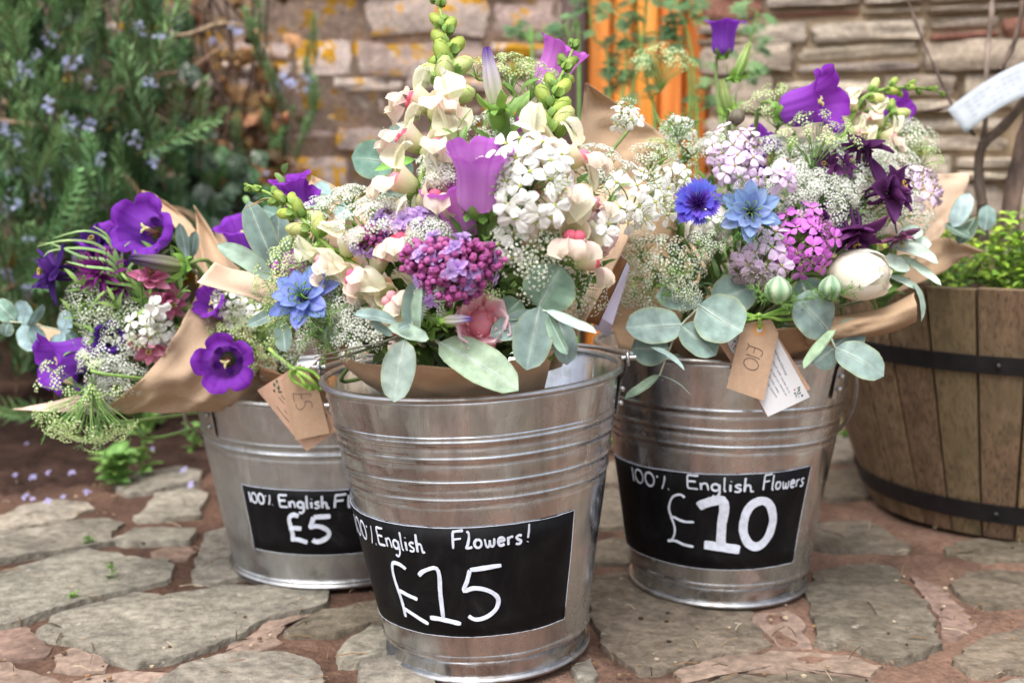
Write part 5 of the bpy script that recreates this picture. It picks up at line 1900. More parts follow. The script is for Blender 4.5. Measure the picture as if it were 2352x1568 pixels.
def peony_bud(b, u, v, d, R, label, c0, c1, off=0.0, seed=0, openness=0.0):
    r = random.Random(seed)
    d = vec3(d).normalized()
    c = b.pos(u, v, off)
    t = thing('peony', label, 'flower', name_group(b, 'peonies'), frame(d, (0, 0, 1), .4, c - d * R, R))
    mb = MB(); mb.ball((0, 0, 1.0), (.72, .72, .9), 14, 10, mix(c0, c1, .4))
    link('inner_petals', mb.mesh('inner_petals', M_PETAL), t)
    for lay, (n, s) in enumerate(((3, .86), (4, .98))):
        for k in range(n):
            rows, cols = [], []
            a0 = 2 * pi * k / n + lay * .8
            for i in range(9):
                f = i / 8
                ph = .15 + f * (2.55 - .25 * lay) * (1 - openness * .4)
                row, cr = [], []
                for j in range(9):
                    q = 2 * j / 8 - 1
                    wd = (1.15 if lay == 0 else .95) * (sin(pi * min(1, f * .78 + .12)) ** .6)
                    a = a0 + q * wd
                    R_ = s * (1 + .03 * sin(3 * q + k * 2) + openness * .5 * f * f) + .05 * abs(q) ** 2
                    rr = sin(ph) * R_ * .82
                    row.append(Vector((rr * cos(a), rr * sin(a), 1.0 - cos(ph) * R_ * 1.0 + .05 * q * q * f)))
                    cr.append(mix(c1, c0, min(1, f * 1.4)))
                rows.append(row); cols.append(cr)
            mb = MB(); mb.grid(rows, cols)
            link('petal', mb.mesh('petal', M_WHITE), t)
    mb = MB()
    for k in range(4):
        mb.petal(Matrix.Rotation(k * 1.6, 4, 'Z') @ Matrix.Translation((0, .1, .05)), .9, .6, P_oval, -.1, 1.3, .4, 0, 2, S(120, 154, 74), S(150, 176, 90), 6, 5)
    link('calyx', mb.mesh('calyx', M_LEAF), t)
    b.stem(t, c - d * R, -d, .0025, .003)

def peony_open(b, u, v, d, R, label, off=0.0, seed=0):
    r = random.Random(seed)
    d = vec3(d).normalized()
    c = b.pos(u, v, off)
    t = thing('peony', label, 'flower', name_group(b, 'peonies'), frame(d, (0, 0, 1), 0, c - d * R * .4, R))
    for k in range(9):
        mb = MB()
        M = Matrix.Rotation(2 * pi * k / 9 + r.uniform(-.2, .2), 4, 'Z') @ Matrix.Translation((0, .1, 0))
        mb.petal(M, 1.15, .95, P_obov, .3 + .1 * (k % 3), 1.0 + .3 * (k % 2), .35, .06, 2, S(240, 176, 196), S(250, 220, 226), 8, 7, ph=r.uniform(0, 6), notch=.06)
        link('petal', mb.mesh('petal', M_WHITE), t)
    mb = MB(); mb.ball((0, 0, .3), (.42, .42, .4), 12, 8, S(240, 160, 176))
    link('flower_heart', mb.mesh('flower_heart', M_PETAL), t)
    for k in range(46):
        mb = MB()
        q = sqrt((k + .5) / 46)
        a = 2.399 * k
        M = Matrix.Translation((.55 * q * cos(a), .55 * q * sin(a), .15)) @ Matrix.Rotation(a + r.uniform(-.8, .8) - pi / 2, 4, 'Z')
        mb.petal(M, .75 - .25 * q, .26, P_obov, 1.1 - .3 * q, 1.7 - .9 * q + r.uniform(-.4, .4), .3, .1, 2, S(240, 150, 168), mix(S(244, 176, 186), S(248, 206, 208), r.random()), 5, 4, ph=r.uniform(0, 6), notch=.2)
        link('ruffled_petal', mb.mesh('ruffled_petal', M_PETAL), t)
    b.stem(t, c - d * R * .4, -d, .0025, .003)

def seed_pod(b, u, v, R, label, off=0.0, kind='nigella'):
    r = random.Random(int(u))
    c = b.pos(u, v, off)
    t = thing('seed_pod', label, 'seed pod', name_group(b, 'seed pods'), Matrix.Translation(c) @ Matrix.Scale(R, 4))
    rows, cols = [], []
    for i in range(11):
        f = i / 10
        R_ = max(.03, sin(pi * f) ** .7) * (1 - .1 * f)
        rows.append([Vector((R_ * (1 + .06 * cos(6 * th)) * cos(th), R_ * (1 + .06 * cos(6 * th)) * sin(th), 2.1 * f - 1)) for th in [2 * pi * k / 36 for k in range(36)]])
        cols.append([mix(S(128, 162, 128), S(190, 208, 176), .5 + .5 * cos(6 * 2 * pi * k / 36)) if kind == 'nigella' else S(120, 112, 96) for k in range(36)])
    mb = MB(); mb.grid(rows, cols, True)
    link('pod', mb.mesh('pod', M_LEAF), t)
    if kind == 'nigella':
        mb = MB()
        for k in range(8):
            a = 2 * pi * k / 8
            frond(mb, Vector((0, 0, -1)), (cos(a), sin(a), r.uniform(.2, 1.0)), r.uniform(2.0, 3.4), r, S(104, 146, 76), 2, .03)
        link('feathery_bracts', mb.mesh('feathery_bracts', M_STEM), t)
    b.stem(t, c - Vector((0, 0, R)), (0, 1, .1), .0012, .002)

def leafy_stem(b, u, v, d, L, n, size, label, c=DGREEN, off=0.0, seed=0, w=.4, mat=None, prof=P_point, name='leafy_stem', cat='foliage', grp='leafy green stems', toneup=.4):
    r = random.Random(seed)
    d = vec3(d).normalized()
    tip = b.pos(u, v, off)
    base = tip - d * L
    t = thing(name, label, cat, name_group(b, grp), Matrix.Translation(base))
    mb = MB()
    e = tip - base
    mb.tube([(0, 0, 0), e * .5 + Vector((0, 0, .004)), e], [.002, .0017, .0008], 5, mix(c, STEMC, .6))
    link('twig', mb.mesh('twig', M_STEM), t)
    for k in range(n):
        f = .1 + .9 * k / max(1, n - 1)
        a = k * 2.399
        p = e * f
        x = e.orthogonal().normalized(); y = e.normalized().cross(x)
        dd = (x * cos(a) + y * sin(a) + e.normalized() * .7 + Vector((0, -.25, .25))).normalized()
        l = size * r.uniform(.7, 1.2) * (1.1 - .4 * f)
        cc = mix(c, mix(c, LGREEN, .7), r.random() * toneup + f * .2)
        wb = base + p
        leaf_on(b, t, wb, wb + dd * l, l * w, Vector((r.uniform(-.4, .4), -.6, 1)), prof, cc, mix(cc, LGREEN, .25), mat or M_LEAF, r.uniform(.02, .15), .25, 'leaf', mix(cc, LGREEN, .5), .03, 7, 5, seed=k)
    b.stem(t, base, -d, .002, .0024)
    return t
# ------------------------------------------------------------------ paper wraps
BA = Bouquet('£5', 300, 740, 1.43, 430, 430, .17, P(650, 890, 1.43))
BB = Bouquet('£15', 1060, 570, 1.16, 530, 500, .17, P(1010, 830, 1.14))
BC = Bouquet('£10', 1800, 540, 1.38, 480, 470, .19, P(1730, 775, 1.36))
KRAFT, KRAFT_D = S(202, 175, 147), S(184, 156, 127)

def sheet(root, name, net, nu=14, nv=20, wr=.0015, seed=0, col=KRAFT, thick=.00035):
    """a sheet of paper through a net of points (u, v, y)"""
    inv = root.matrix_basis.inverted()
    rows = [smoothpath([P(*p) for p in row], nv) for row in net]
    colsn = [smoothpath([r_[j] for r_ in rows], nu) if len(rows) > 2 else [rows[0][j].lerp(rows[1][j], i / (nu - 1)) for i in range(nu)] for j in range(nv)]
    g = []
    for i in range(nu):
        row = []
        for j in range(nv):
            p = colsn[j][i]
            edge = min(i, nu - 1 - i, j, nv - 1 - j) / 3
            w = wr * min(1, .3 + edge)
            rg = (abs(gnoise(i * .22 + j * .16, j * .12 - i * .1, 1, seed + 20)) - .25) * wr * 7
            row.append(inv @ (p + Vector((gnoise(i * .5, j * .35, 1, seed) * w * .5, gnoise(i * .45, j * .3, 1, seed + 5) * w * 1.2 + rg, gnoise(i * .4, j * .5, 1, seed + 9) * w * .5))))
        g.append(row)
    mb = MB()
    mb.grid(g, col)
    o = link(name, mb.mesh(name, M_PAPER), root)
    md = o.modifiers.new('thick', 'SOLIDIFY'); md.thickness = thick
    return o

wb = thing('paper_wrap', 'brown kraft paper wrapped round the tall bouquet in the £15 bucket', 'wrapping paper', 'kraft paper wraps', Matrix.Translation(BB.neck))
sheet(wb, 'front_panel', [[(768, 812, 1.08), (850, 835, 1.01), (950, 838, .985), (1060, 842, .975), (1170, 828, .985), (1275, 792, 1.01)],
                          [(815, 860, 1.09), (885, 875, 1.035), (965, 880, 1.02), (1060, 882, 1.02), (1170, 872, 1.025), (1262, 840, 1.045)],
                          [(870, 897, 1.10), (920, 914, 1.06), (1000, 930, 1.045), (1080, 930, 1.045), (1180, 914, 1.05), (1250, 892, 1.075)]], 12, 26, .002, 1)
sheet(wb, 'side_panel', [[(1320, 420, 1.22), (1400, 430, 1.21), (1485, 440, 1.20)],
                         [(1320, 600, 1.17), (1385, 590, 1.15), (1432, 575, 1.14)],
                         [(1290, 735, 1.11), (1320, 738, 1.105), (1345, 735, 1.10)],
                         [(1240, 850, 1.12), (1262, 850, 1.115), (1290, 840, 1.11)]], 18, 10, .003, 2, mix(KRAFT, S(226, 190, 160), .5))
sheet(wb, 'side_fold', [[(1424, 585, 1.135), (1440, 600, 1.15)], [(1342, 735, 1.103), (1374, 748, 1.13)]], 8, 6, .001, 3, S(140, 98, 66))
sheet(wb, 'back_panel', [[(1344, 193, 1.28), (1346, 191, 1.28), (1349, 193, 1.28)],
                         [(1334, 270, 1.28), (1380, 250, 1.29), (1440, 254, 1.29)],
                         [(1326, 350, 1.27), (1420, 330, 1.29), (1528, 318, 1.29)],
                         [(1318, 450, 1.26), (1430, 420, 1.28), (1560, 400, 1.28)],
                         [(1300, 580, 1.24), (1420, 560, 1.26), (1550, 560, 1.26)]], 20, 14, .003, 4, mix(KRAFT, S(216, 182, 148), .4))
sheet(wb, 'sunlit_flap', [[(494, 602, 1.11), (535, 618, 1.13), (590, 628, 1.14), (650, 632, 1.15)],
                          [(470, 628, 1.07), (520, 655, 1.09), (580, 665, 1.10), (650, 668, 1.12)],
                          [(453, 648, 1.05), (515, 668, 1.06), (575, 684, 1.08), (640, 712, 1.10)]], 10, 14, .002, 5, S(232, 204, 180))  # sunlight on this flap is put into a lighter paper colour
sheet(wb, 'back_left_panel', [[(716, 402, 1.28), (760, 422, 1.29), (840, 460, 1.29), (960, 480, 1.28)],
                              [(690, 480, 1.27), (760, 500, 1.28), (850, 520, 1.28), (980, 540, 1.28)],
                              [(670, 560, 1.26), (760, 570, 1.27), (860, 590, 1.27), (980, 600, 1.27)]], 12, 16, .003, 6, mix(KRAFT, S(216, 182, 148), .4))
wc = thing('white_card', 'pale lilac white card tucked behind the paper fold of the £15 bouquet', 'card', None, Matrix.Translation(P(1400, 680, 1.16)))
mb = MB()
pts = [wc.matrix_basis.inverted() @ P(u, v, y) for u, v, y in [(1428, 585, 1.16), (1446, 612, 1.17), (1432, 665, 1.17), (1398, 775, 1.16), (1362, 752, 1.15)]]
mb.add(pts, [(0, 1, 2, 3, 4)], (.7, .66, .75))
o = link('card_sheet', mb.mesh('card_sheet', simple('lilac_card', S(214, 206, 226), .6, 80, .03, .05)), wc)
o.modifiers.new('thick', 'SOLIDIFY').thickness = .0006

wa = thing('paper_wrap', 'brown kraft paper cone lying open to one side of the £5 tub', 'wrapping paper', 'kraft paper wraps', Matrix.Translation(BA.neck))
sheet(wa, 'front_panel', [[(226, 943, 1.27), (300, 893, 1.245), (370, 818, 1.24), (425, 728, 1.26), (466, 640, 1.30)],
                          [(300, 949, 1.275), (375, 908, 1.255), (440, 855, 1.25), (487, 775, 1.27), (515, 700, 1.31)],
                          [(420, 946, 1.29), (472, 932, 1.27), (522, 902, 1.27), (562, 852, 1.29), (585, 780, 1.33)],
                          [(585, 938, 1.37), (592, 930, 1.35), (604, 910, 1.34), (622, 880, 1.34), (640, 840, 1.37)]], 22, 24, .004, 11, KRAFT)
sheet(wa, 'twisted_flap', [[(325, 438, 1.50), (345, 457, 1.49), (372, 485, 1.47), (405, 525, 1.45), (440, 575, 1.42), (452, 650, 1.38)],
                           [(326, 438, 1.50), (362, 452, 1.50), (402, 486, 1.49), (440, 530, 1.47), (470, 590, 1.44), (485, 660, 1.40)],
                           [(327, 438, 1.50), (378, 462, 1.49), (430, 505, 1.48), (470, 560, 1.46), (498, 620, 1.44), (520, 690, 1.41)]], 10, 20, .002, 12, mix(KRAFT, S(220, 186, 150), .4))
sheet(wa, 'pointed_flap', [[(445, 472, 1.46), (448, 510, 1.46), (458, 560, 1.44), (475, 630, 1.42)],
                           [(446, 472, 1.46), (462, 512, 1.47), (482, 560, 1.46), (505, 630, 1.44)],
                           [(447, 473, 1.46), (478, 518, 1.46), (508, 570, 1.45), (535, 630, 1.44)]], 8, 14, .002, 13, mix(KRAFT, S(220, 186, 150), .3))
sheet(wa, 'pointed_flap', [[(496, 522, 1.48), (498, 560, 1.47), (510, 640, 1.46)], [(498, 522, 1.48), (530, 560, 1.48), (575, 640, 1.47)]], 8, 10, .002, 14, KRAFT)
sheet(wa, 'pale_tip', [[(32, 938, 1.29), (90, 928, 1.30), (150, 915, 1.32), (230, 890, 1.35)], [(33, 940, 1.29), (100, 943, 1.29), (160, 946, 1.29), (235, 944, 1.29)]], 8, 12, .002, 15, S(226, 200, 180))
sheet(wa, 'back_panel', [[(84, 742, 1.50), (112, 752, 1.5), (150, 758, 1.5)], [(100, 800, 1.48), (130, 810, 1.48), (160, 820, 1.48)], [(120, 870, 1.46), (160, 880, 1.46), (200, 890, 1.46)]], 8, 8, .002, 16, mix(KRAFT, S(220, 186, 150), .4))
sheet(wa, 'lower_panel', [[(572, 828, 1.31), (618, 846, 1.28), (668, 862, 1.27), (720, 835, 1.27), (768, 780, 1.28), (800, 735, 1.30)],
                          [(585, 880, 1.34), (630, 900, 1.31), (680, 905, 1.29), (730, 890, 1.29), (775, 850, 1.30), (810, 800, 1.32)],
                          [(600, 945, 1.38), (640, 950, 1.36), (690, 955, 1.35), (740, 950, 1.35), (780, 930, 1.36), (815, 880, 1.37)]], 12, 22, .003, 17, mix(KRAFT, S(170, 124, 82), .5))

wp = thing('paper_wrap', 'brown kraft paper round the £10 bouquet with a rolled edge towards the barrel', 'wrapping paper', 'kraft paper wraps', Matrix.Translation(BC.neck))
sheet(wp, 'inner_panel', [[(1400, 430, 1.38), (1470, 440, 1.42), (1560, 450, 1.45), (1640, 450, 1.47)],
                          [(1395, 600, 1.33), (1470, 610, 1.37), (1560, 610, 1.41), (1640, 600, 1.43)],
                          [(1398, 700, 1.31), (1475, 730, 1.31), (1560, 720, 1.33), (1640, 700, 1.36)],
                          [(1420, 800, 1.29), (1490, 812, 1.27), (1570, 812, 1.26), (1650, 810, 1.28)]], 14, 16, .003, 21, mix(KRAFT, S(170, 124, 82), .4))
sheet(wp, 'front_panel', [[(1480, 765, 1.25), (1590, 768, 1.20), (1710, 760, 1.18), (1830, 750, 1.18), (1920, 742, 1.195), (2000, 722, 1.22)],
                          [(1540, 800, 1.26), (1620, 802, 1.22), (1715, 800, 1.20), (1815, 795, 1.20), (1890, 785, 1.215), (1950, 770, 1.24)],
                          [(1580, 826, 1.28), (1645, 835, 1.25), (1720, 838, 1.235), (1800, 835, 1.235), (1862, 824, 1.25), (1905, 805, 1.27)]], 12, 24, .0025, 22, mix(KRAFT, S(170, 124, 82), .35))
sheet(wp, 'rolled_edge', [[(1850, 742, 1.215), (1940, 722, 1.20), (2030, 706, 1.20), (2099, 672, 1.205)],
                          [(1850, 762, 1.175), (1950, 742, 1.165), (2040, 724, 1.165), (2103, 692, 1.17)],
                          [(1852, 785, 1.175), (1950, 770, 1.165), (2040, 752, 1.165), (2105, 722, 1.17)],
                          [(1855, 796, 1.20), (1950, 780, 1.195), (2040, 764, 1.195), (2103, 738, 1.20)]], 14, 16, .0015, 23, KRAFT_D)
sheet(wp, 'back_flap', [[(2080, 402, 1.44), (2150, 400, 1.44), (2228, 397, 1.43)], [(2080, 470, 1.43), (2150, 462, 1.43), (2212, 450, 1.43)],
                        [(2070, 540, 1.41), (2130, 530, 1.42), (2176, 520, 1.42)], [(2050, 610, 1.39), (2100, 600, 1.40), (2140, 570, 1.41)]], 16, 12, .002, 24, mix(KRAFT, S(232, 204, 180), .6))
sheet(wp, 'side_fold', [[(2120, 566, 1.40), (2170, 545, 1.42), (2262, 578, 1.44)], [(2095, 610, 1.38), (2150, 590, 1.40), (2215, 592, 1.43)], [(2040, 680, 1.34), (2100, 655, 1.36), (2170, 622, 1.40)]], 12, 12, .002, 25, KRAFT_D)

# ------------------------------------------------------------------ tags and bows
def flat_card(root, name, pts, mat, th=.0007, hole=None):
    inv = root.matrix_basis.inverted()
    mb = MB()
    mb.add([inv @ p for p in pts], [tuple(range(len(pts)))], (.6, .5, .4))
    o = link(name, mb.mesh(name, mat, False), root)
    md = o.modifiers.new('thick', 'SOLIDIFY'); md.thickness = th; md.offset = 0
    return o
def ink(root, name, strokes, w, mat, parent=None):
    inv = root.matrix_basis.inverted()
    mb = MB()
    for st in strokes:
        sm = smoothpath([inv @ p for p in st], max(4, len(st) * 4))
        mb.tube(sm, w, 4, (.1, .1, .1))
    return link(name, mb.mesh(name, mat), parent or root)
def printed(root, name, txt, p0, p1, h, mat, shear=0.0):
    cu = bpy.data.curves.new(name, 'FONT')
    cu.body = txt
    cu.size = 1.0
    cu.shear = shear
    tmp = bpy.data.objects.new(name, cu)
    COL.objects.link(tmp)
    dg = bpy.context.evaluated_depsgraph_get()
    me = bpy.data.meshes.new_from_object(tmp.evaluated_get(dg))
    bpy.data.objects.remove(tmp)
    me.name = name
    xs = [v.co.x for v in me.vertices]
    wid = max(xs)
    x = (p1 - p0)
    z = Vector((0, -1, 0))
    xn = x.normalized()
    y = z.cross(xn)
    z = xn.cross(y)
    M = Matrix((xn, y, z)).transposed().to_4x4()
    me.materials.clear(); me.materials.append(mat)
    return link(name, me, root, root.matrix_basis.inverted() @ Matrix.Translation(p0) @ M @ Matrix.Diagonal((x.length / wid, h / .72, 1, 1)))
def raffia(root, name, paths, w, col):
    inv = root.matrix_basis.inverted()
    mb = MB()
    for k, path in enumerate(paths):
        p = smoothpath([inv @ Vector(q) for q in path], 18)
        n0 = len(mb.v)
        mb.tube(p, [w * (.75 + .35 * abs(sin(i * .5 + k))) for i in range(18)], 6, [mix(col, S(206, 232, 130), .3 + .3 * sin(i * .7 + k)) for i in range(18)])
    return link(name, mb.mesh(name, M_RAFFIA), root)
RAF = S(148, 198, 88)

# £5 tag
TA = lambda x, y, d=1.235: P(574.2 + x * .1648, 803.9 + y * .1648, d)
t = thing('price_tag', 'brown card tag with £5 in pencil, hanging over the tub rim', 'tag', None, Matrix.Translation(TA(700, 700)))
flat_card(t, 'tag_card', [TA(*p) for p in [(440, 420), (520, 290), (760, 215), (960, 560), (1112, 1155), (640, 1252)]], M_CARD)
A2 = lambda x, y: TA(x, y, 1.2345)
ink(t, 'pencilled_price', [[A2(590, 605), A2(700, 612), A2(840, 600)], [A2(604, 606), A2(608, 660), A2(620, 722)], [A2(712, 612), A2(722, 680)], [A2(838, 602), A2(850, 640)],
                           [A2(640, 750), A2(650, 800), A2(700, 828), A2(755, 790), A2(768, 715)], [A2(768, 712), A2(850, 722), A2(870, 800)]], .00032, M_INK)
t2 = thing('care_card', 'paler brown card printed with a green sprig behind the £5 tag', 'card', None, Matrix.Translation(TA(500, 700, 1.243)))
flat_card(t2, 'card_sheet', [TA(*p, 1.243) for p in [(100, 558), (700, 190), (1235, 1100), (790, 1408)]], M_CARDPINK)
mb = MB()
inv = t2.matrix_basis.inverted()
for (x0, y0, x1, y1, w) in [(345, 590, 330, 540, 30), (350, 520, 325, 440, 34), (385, 470, 362, 400, 34), (395, 570, 398, 480, 44), (345, 580, 325, 545, 24), (380, 580, 450, 585, 30), (440, 592, 430, 565, 20)]:
    a, b_ = inv @ TA(x0, y0, 1.2422), inv @ TA(x1, y1, 1.2422)
    dd = (b_ - a); s = dd.cross(Vector((0, 1, 0))).normalized() * w * .1648 * px(1.24) * .5
    mb.add([a, a.lerp(b_, .5) + s, b_, a.lerp(b_, .5) - s], [(0, 1, 2, 3)], (0, .1, 0))
link('sprig_print', mb.mesh('sprig_print', M_PRINTG, False), t2)
A3 = lambda x, y: TA(x, y, 1.2424)
ink(t2, 'print_lines', [[A3(405, 655), A3(440, 705), A3(480, 745)], [A3(370, 780), A3(430, 860), A3(545, 1000)], [A3(475, 830), A3(515, 880)], [A3(430, 620), A3(485, 690)], [A3(1060, 885), A3(1075, 930)], [A3(930, 1205), A3(985, 1192)]], .0003, M_PRINTG)
t3 = thing('raffia_bow', 'bright green raffia loop tied to the £5 tag', 'bow', 'raffia bows', Matrix.Translation(TA(600, 270, 1.225)))
R_ = lambda x, y, d=1.226: TA(x, y, d)
raffia(t3, 'raffia_strand', [[R_(600, 270), R_(760, 350, 1.215), R_(900, 460, 1.215), R_(960, 550, 1.22), R_(1020, 500, 1.222), R_(970, 400, 1.224), R_(850, 290, 1.226), R_(640, 240)],
                             [R_(600, 280), R_(720, 400, 1.218), R_(790, 480, 1.218), R_(880, 520, 1.22), R_(850, 545, 1.222), R_(720, 490, 1.224), R_(600, 420, 1.226), R_(565, 330), R_(580, 270)],
                             [R_(610, 270), R_(680, 360, 1.218), R_(760, 470, 1.216), R_(830, 540, 1.218)],
                             [R_(590, 270, 1.23), R_(480, 160, 1.235), R_(380, 90, 1.24), R_(270, -20, 1.25)],
                             [R_(585, 255, 1.222), R_(620, 250, 1.218), R_(615, 285, 1.22), R_(590, 280, 1.224)]], .0021, RAF)

# £10 tag and cards
TC = lambda x, y, d=1.165: P(1636.5 + x * .1831, 689.1 + y * .1831, d)
t = thing('price_tag', 'brown card tag with £10 in pencil and a round eyelet, hanging from green raffia', 'tag', None, Matrix.Translation(TC(500, 700)))
flat_card(t, 'tag_card', [TC(*p) for p in [(372, 292), (735, 240), (828, 415), (640, 1262), (175, 1100)]], M_CARD)
C2 = lambda x, y: TC(x, y, 1.1643)
inv = t.matrix_basis.inverted()
mb = MB()
ro, ri = [], []
for k in range(29):
    a = 2 * pi * k / 28
    ro.append(inv @ C2(590 + 90 * cos(a), 370 + 84 * sin(a)))
    ri.append(inv @ C2(590 + 36 * cos(a), 370 + 33 * sin(a)))
mb.grid([ro, ri], (.5, .4, .3))
link('eyelet_ring', mb.mesh('eyelet_ring', M_CARDRING, False), t)
mb = MB(); mb.add([inv @ TC(590 + 36 * cos(2 * pi * k / 20), 370 + 33 * sin(2 * pi * k / 20), 1.1641) for k in range(20)], [tuple(range(20))], (.8, .8, .8))
link('hole', mb.mesh('hole', M_WCARD, False), t)
ink(t, 'pencilled_price', [[C2(440, 540), C2(460, 575), C2(440, 600), C2(422, 628)], [C2(455, 573), C2(530, 592), C2(600, 622), C2(628, 655), C2(622, 688), C2(600, 700)], [C2(537, 595), C2(512, 662)],
                           [C2(420, 676), C2(500, 702), C2(596, 737)],
                           [C2(485 + 92 * cos(q), 800 + 72 * sin(q) + 20 * cos(q)) for q in [2 * pi * k / 16 for k in range(17)]]], .00033, M_INK)
t2 = thing('instruction_card', 'white printed flower care card hanging behind the £10 tag', 'card', None, Matrix.Translation(TC(900, 1000, 1.1720)))
flat_card(t2, 'card_sheet', [TC(*p, 1.1720) for p in [(160, 490), (690, 245), (1222, 1215), (695, 1460)]], M_WCARD)
C3 = lambda x, y: TC(x, y, 1.1712)
hh = .1831 * px(1.17)
printed(t2, 'heading', 'Instructions', C3(738, 560), C3(918, 950), 36 * hh, M_PRINT, .4)
for txt, a, b_ in [('food with water in a', (752, 772), (958, 1162)), ('et and cut stems at', (725, 868), (922, 1200)), ('ht into vase.', (702, 950), (828, 1172)), ('nd remove', (680, 1042), (800, 1222))]:
    printed(t2, 'print_line', txt, C3(*a), C3(*b_), 26 * hh, M_PRINT)
inv = t2.matrix_basis.inverted()
for nm, mt, items in (('green_print', M_PRINTG, [(1060, 1110, 1105, 1085, 22), (1070, 1150, 1100, 1110, 22), (1085, 1175, 1110, 1150, 22), (1040, 1210, 1060, 1180, 12), (1080, 1190, 1060, 1150, 14), (225, 585, 245, 570, 14), (255, 620, 275, 590, 16), (270, 470, 290, 440, 12)]),
                      ('red_print', M_PRINTR, [(1018, 1125, 1040, 1118, 26), (245, 552, 262, 556, 26), (275, 580, 300, 575, 30)]),
                      ('plum_print', M_PRINTP, [(1022, 1165, 1048, 1170, 28), (1110, 1195, 1140, 1195, 32), (262, 512, 290, 520, 32), (1090, 1230, 1085, 1200, 8), (1055, 1225, 1050, 1195, 8)])):
    mb = MB()
    for (x0, y0, x1, y1, w) in items:
        a, b_ = inv @ C3(x0, y0), inv @ C3(x1, y1)
        dd = (b_ - a); s = dd.cross(Vector((0, 1, 0))).normalized() * w * hh * .5
        mb.add([a, a.lerp(b_, .25) + s * .8, a.lerp(b_, .75) + s * .8, b_, a.lerp(b_, .75) - s * .8, a.lerp(b_, .25) - s * .8], [(0, 1, 2, 3, 4, 5)], (0, 0, 0))
    link(nm, mb.mesh(nm, mt, False), t2)
t4 = thing('backing_card', 'plain brown card at the back of the £10 tags', 'card', None, Matrix.Translation(TC(900, 900, 1.179)))
flat_card(t4, 'card_sheet', [TC(*p, 1.179) for p in [(55, 500), (700, 260), (1230, 1112), (660, 1432)]], M_CARDPINK)
t3 = thing('raffia_bow', 'green raffia knotted across the £10 bouquet above its tag', 'bow', 'raffia bows', Matrix.Translation(TC(585, 210, 1.16)))
R_ = lambda x, y, d=1.160: TC(x, y, d)
raffia(t3, 'raffia_strand', [[R_(200, 60, 1.175), R_(340, 135, 1.166), R_(470, 185), R_(585, 210), R_(760, 180), R_(965, 140)],
                             [R_(220, 290, 1.175), R_(370, 268, 1.166), R_(480, 240), R_(585, 215), R_(800, 140), R_(1025, 50)],
                             [R_(585, 215), R_(720, 215), R_(850, 245), R_(1010, 238, 1.166)],
                             [R_(350, 150, 1.166), R_(480, 210), R_(600, 205), R_(800, 175), R_(970, 160)],
                             [R_(560, 195, 1.156), R_(585, 175, 1.154), R_(605, 215, 1.154), R_(575, 245, 1.156)],
                             [R_(590, 240), R_(600, 300, 1.158), R_(592, 350, 1.1630)]], .0019, RAF)

# ------------------------------------------------------------------ eucalyptus and lamb's ear, leaf by leaf
E0, E1, EM, EE = S(102, 126, 120), S(130, 150, 146), S(190, 206, 196), S(140, 152, 116)
L0, L1, LE_ = S(142, 158, 138), S(156, 170, 150), S(206, 216, 206)
def sprig(b, name, label, cat, grp, stem, leaves, y, kind='euc', sw=.0011):
    root_p = P(stem[0][0], stem[0][1], y + (stem[0][2] if len(stem[0]) > 2 else 0))
    t = thing(name, label, cat, name_group(b, grp), Matrix.Translation(root_p))
    inv = t.matrix_basis.inverted()
    pts = [P(s[0], s[1], y + (s[2] if len(s) > 2 else 0)) for s in stem]
    if len(pts) == 1:
        pts = pts + [pts[0] + Vector((0, .02, -.02))]
    m = stem_mesh([inv @ p for p in pts], sw * 1.2, sw * .7, S(196, 202, 178) if kind == 'euc' else S(176, 196, 168))
    link('twig', m, t)
    b.stem(t, pts[0], (b.neck - pts[0]), .0016, .002, S(170, 180, 150))
    rr = random.Random(int(stem[0][0]))
    for k, lf in enumerate(leaves):
        (bu, bv, tu, tv, w), dy0, dy1, nrm = lf[0], lf[1], lf[2], lf[3]
        fold = lf[4] if len(lf) > 4 else .15
        c = lf[5] if len(lf) > 5 else None
        if kind == 'euc':
            c0 = c or mix(E0, E1, rr.random())
            leaf_on(b, t, P(bu, bv, y + dy0), P(tu, tv, y + dy1), w * px(y), vec3(nrm), P_oval if w > 20 else P_lance, c0, mix(c0, S(170, 196, 186), .3), M_EUC, rr.uniform(-.09, .10), fold, 'leaf', EM, .022, 11, 11, EE, k)
        elif kind == 'lamb':
            c0 = c or mix(L0, L1, rr.random())
            leaf_on(b, t, P(bu, bv, y + dy0), P(tu, tv, y + dy1), w * px(y), vec3(nrm), P_lamb, c0, c0, M_VELVET, rr.uniform(-.16, .16), fold, 'leaf', mix(c0, LE_, .35), .13, 17, 11, LE_, k, .10)
        else:
            c0 = c or S(78, 116, 52)
            leaf_on(b, t, P(bu, bv, y + dy0), P(tu, tv, y + dy1), w * px(y), vec3(nrm), P_point, c0, mix(c0, LGREEN, .3), M_LEAF, .05, fold, 'leaf', mix(c0, LGREEN, .6), .02, 9, 7, None, k)
    return t
EU, LA = 'eucalyptus sprigs', "lamb's ear sprigs"
F_ = (0, .3, 1)
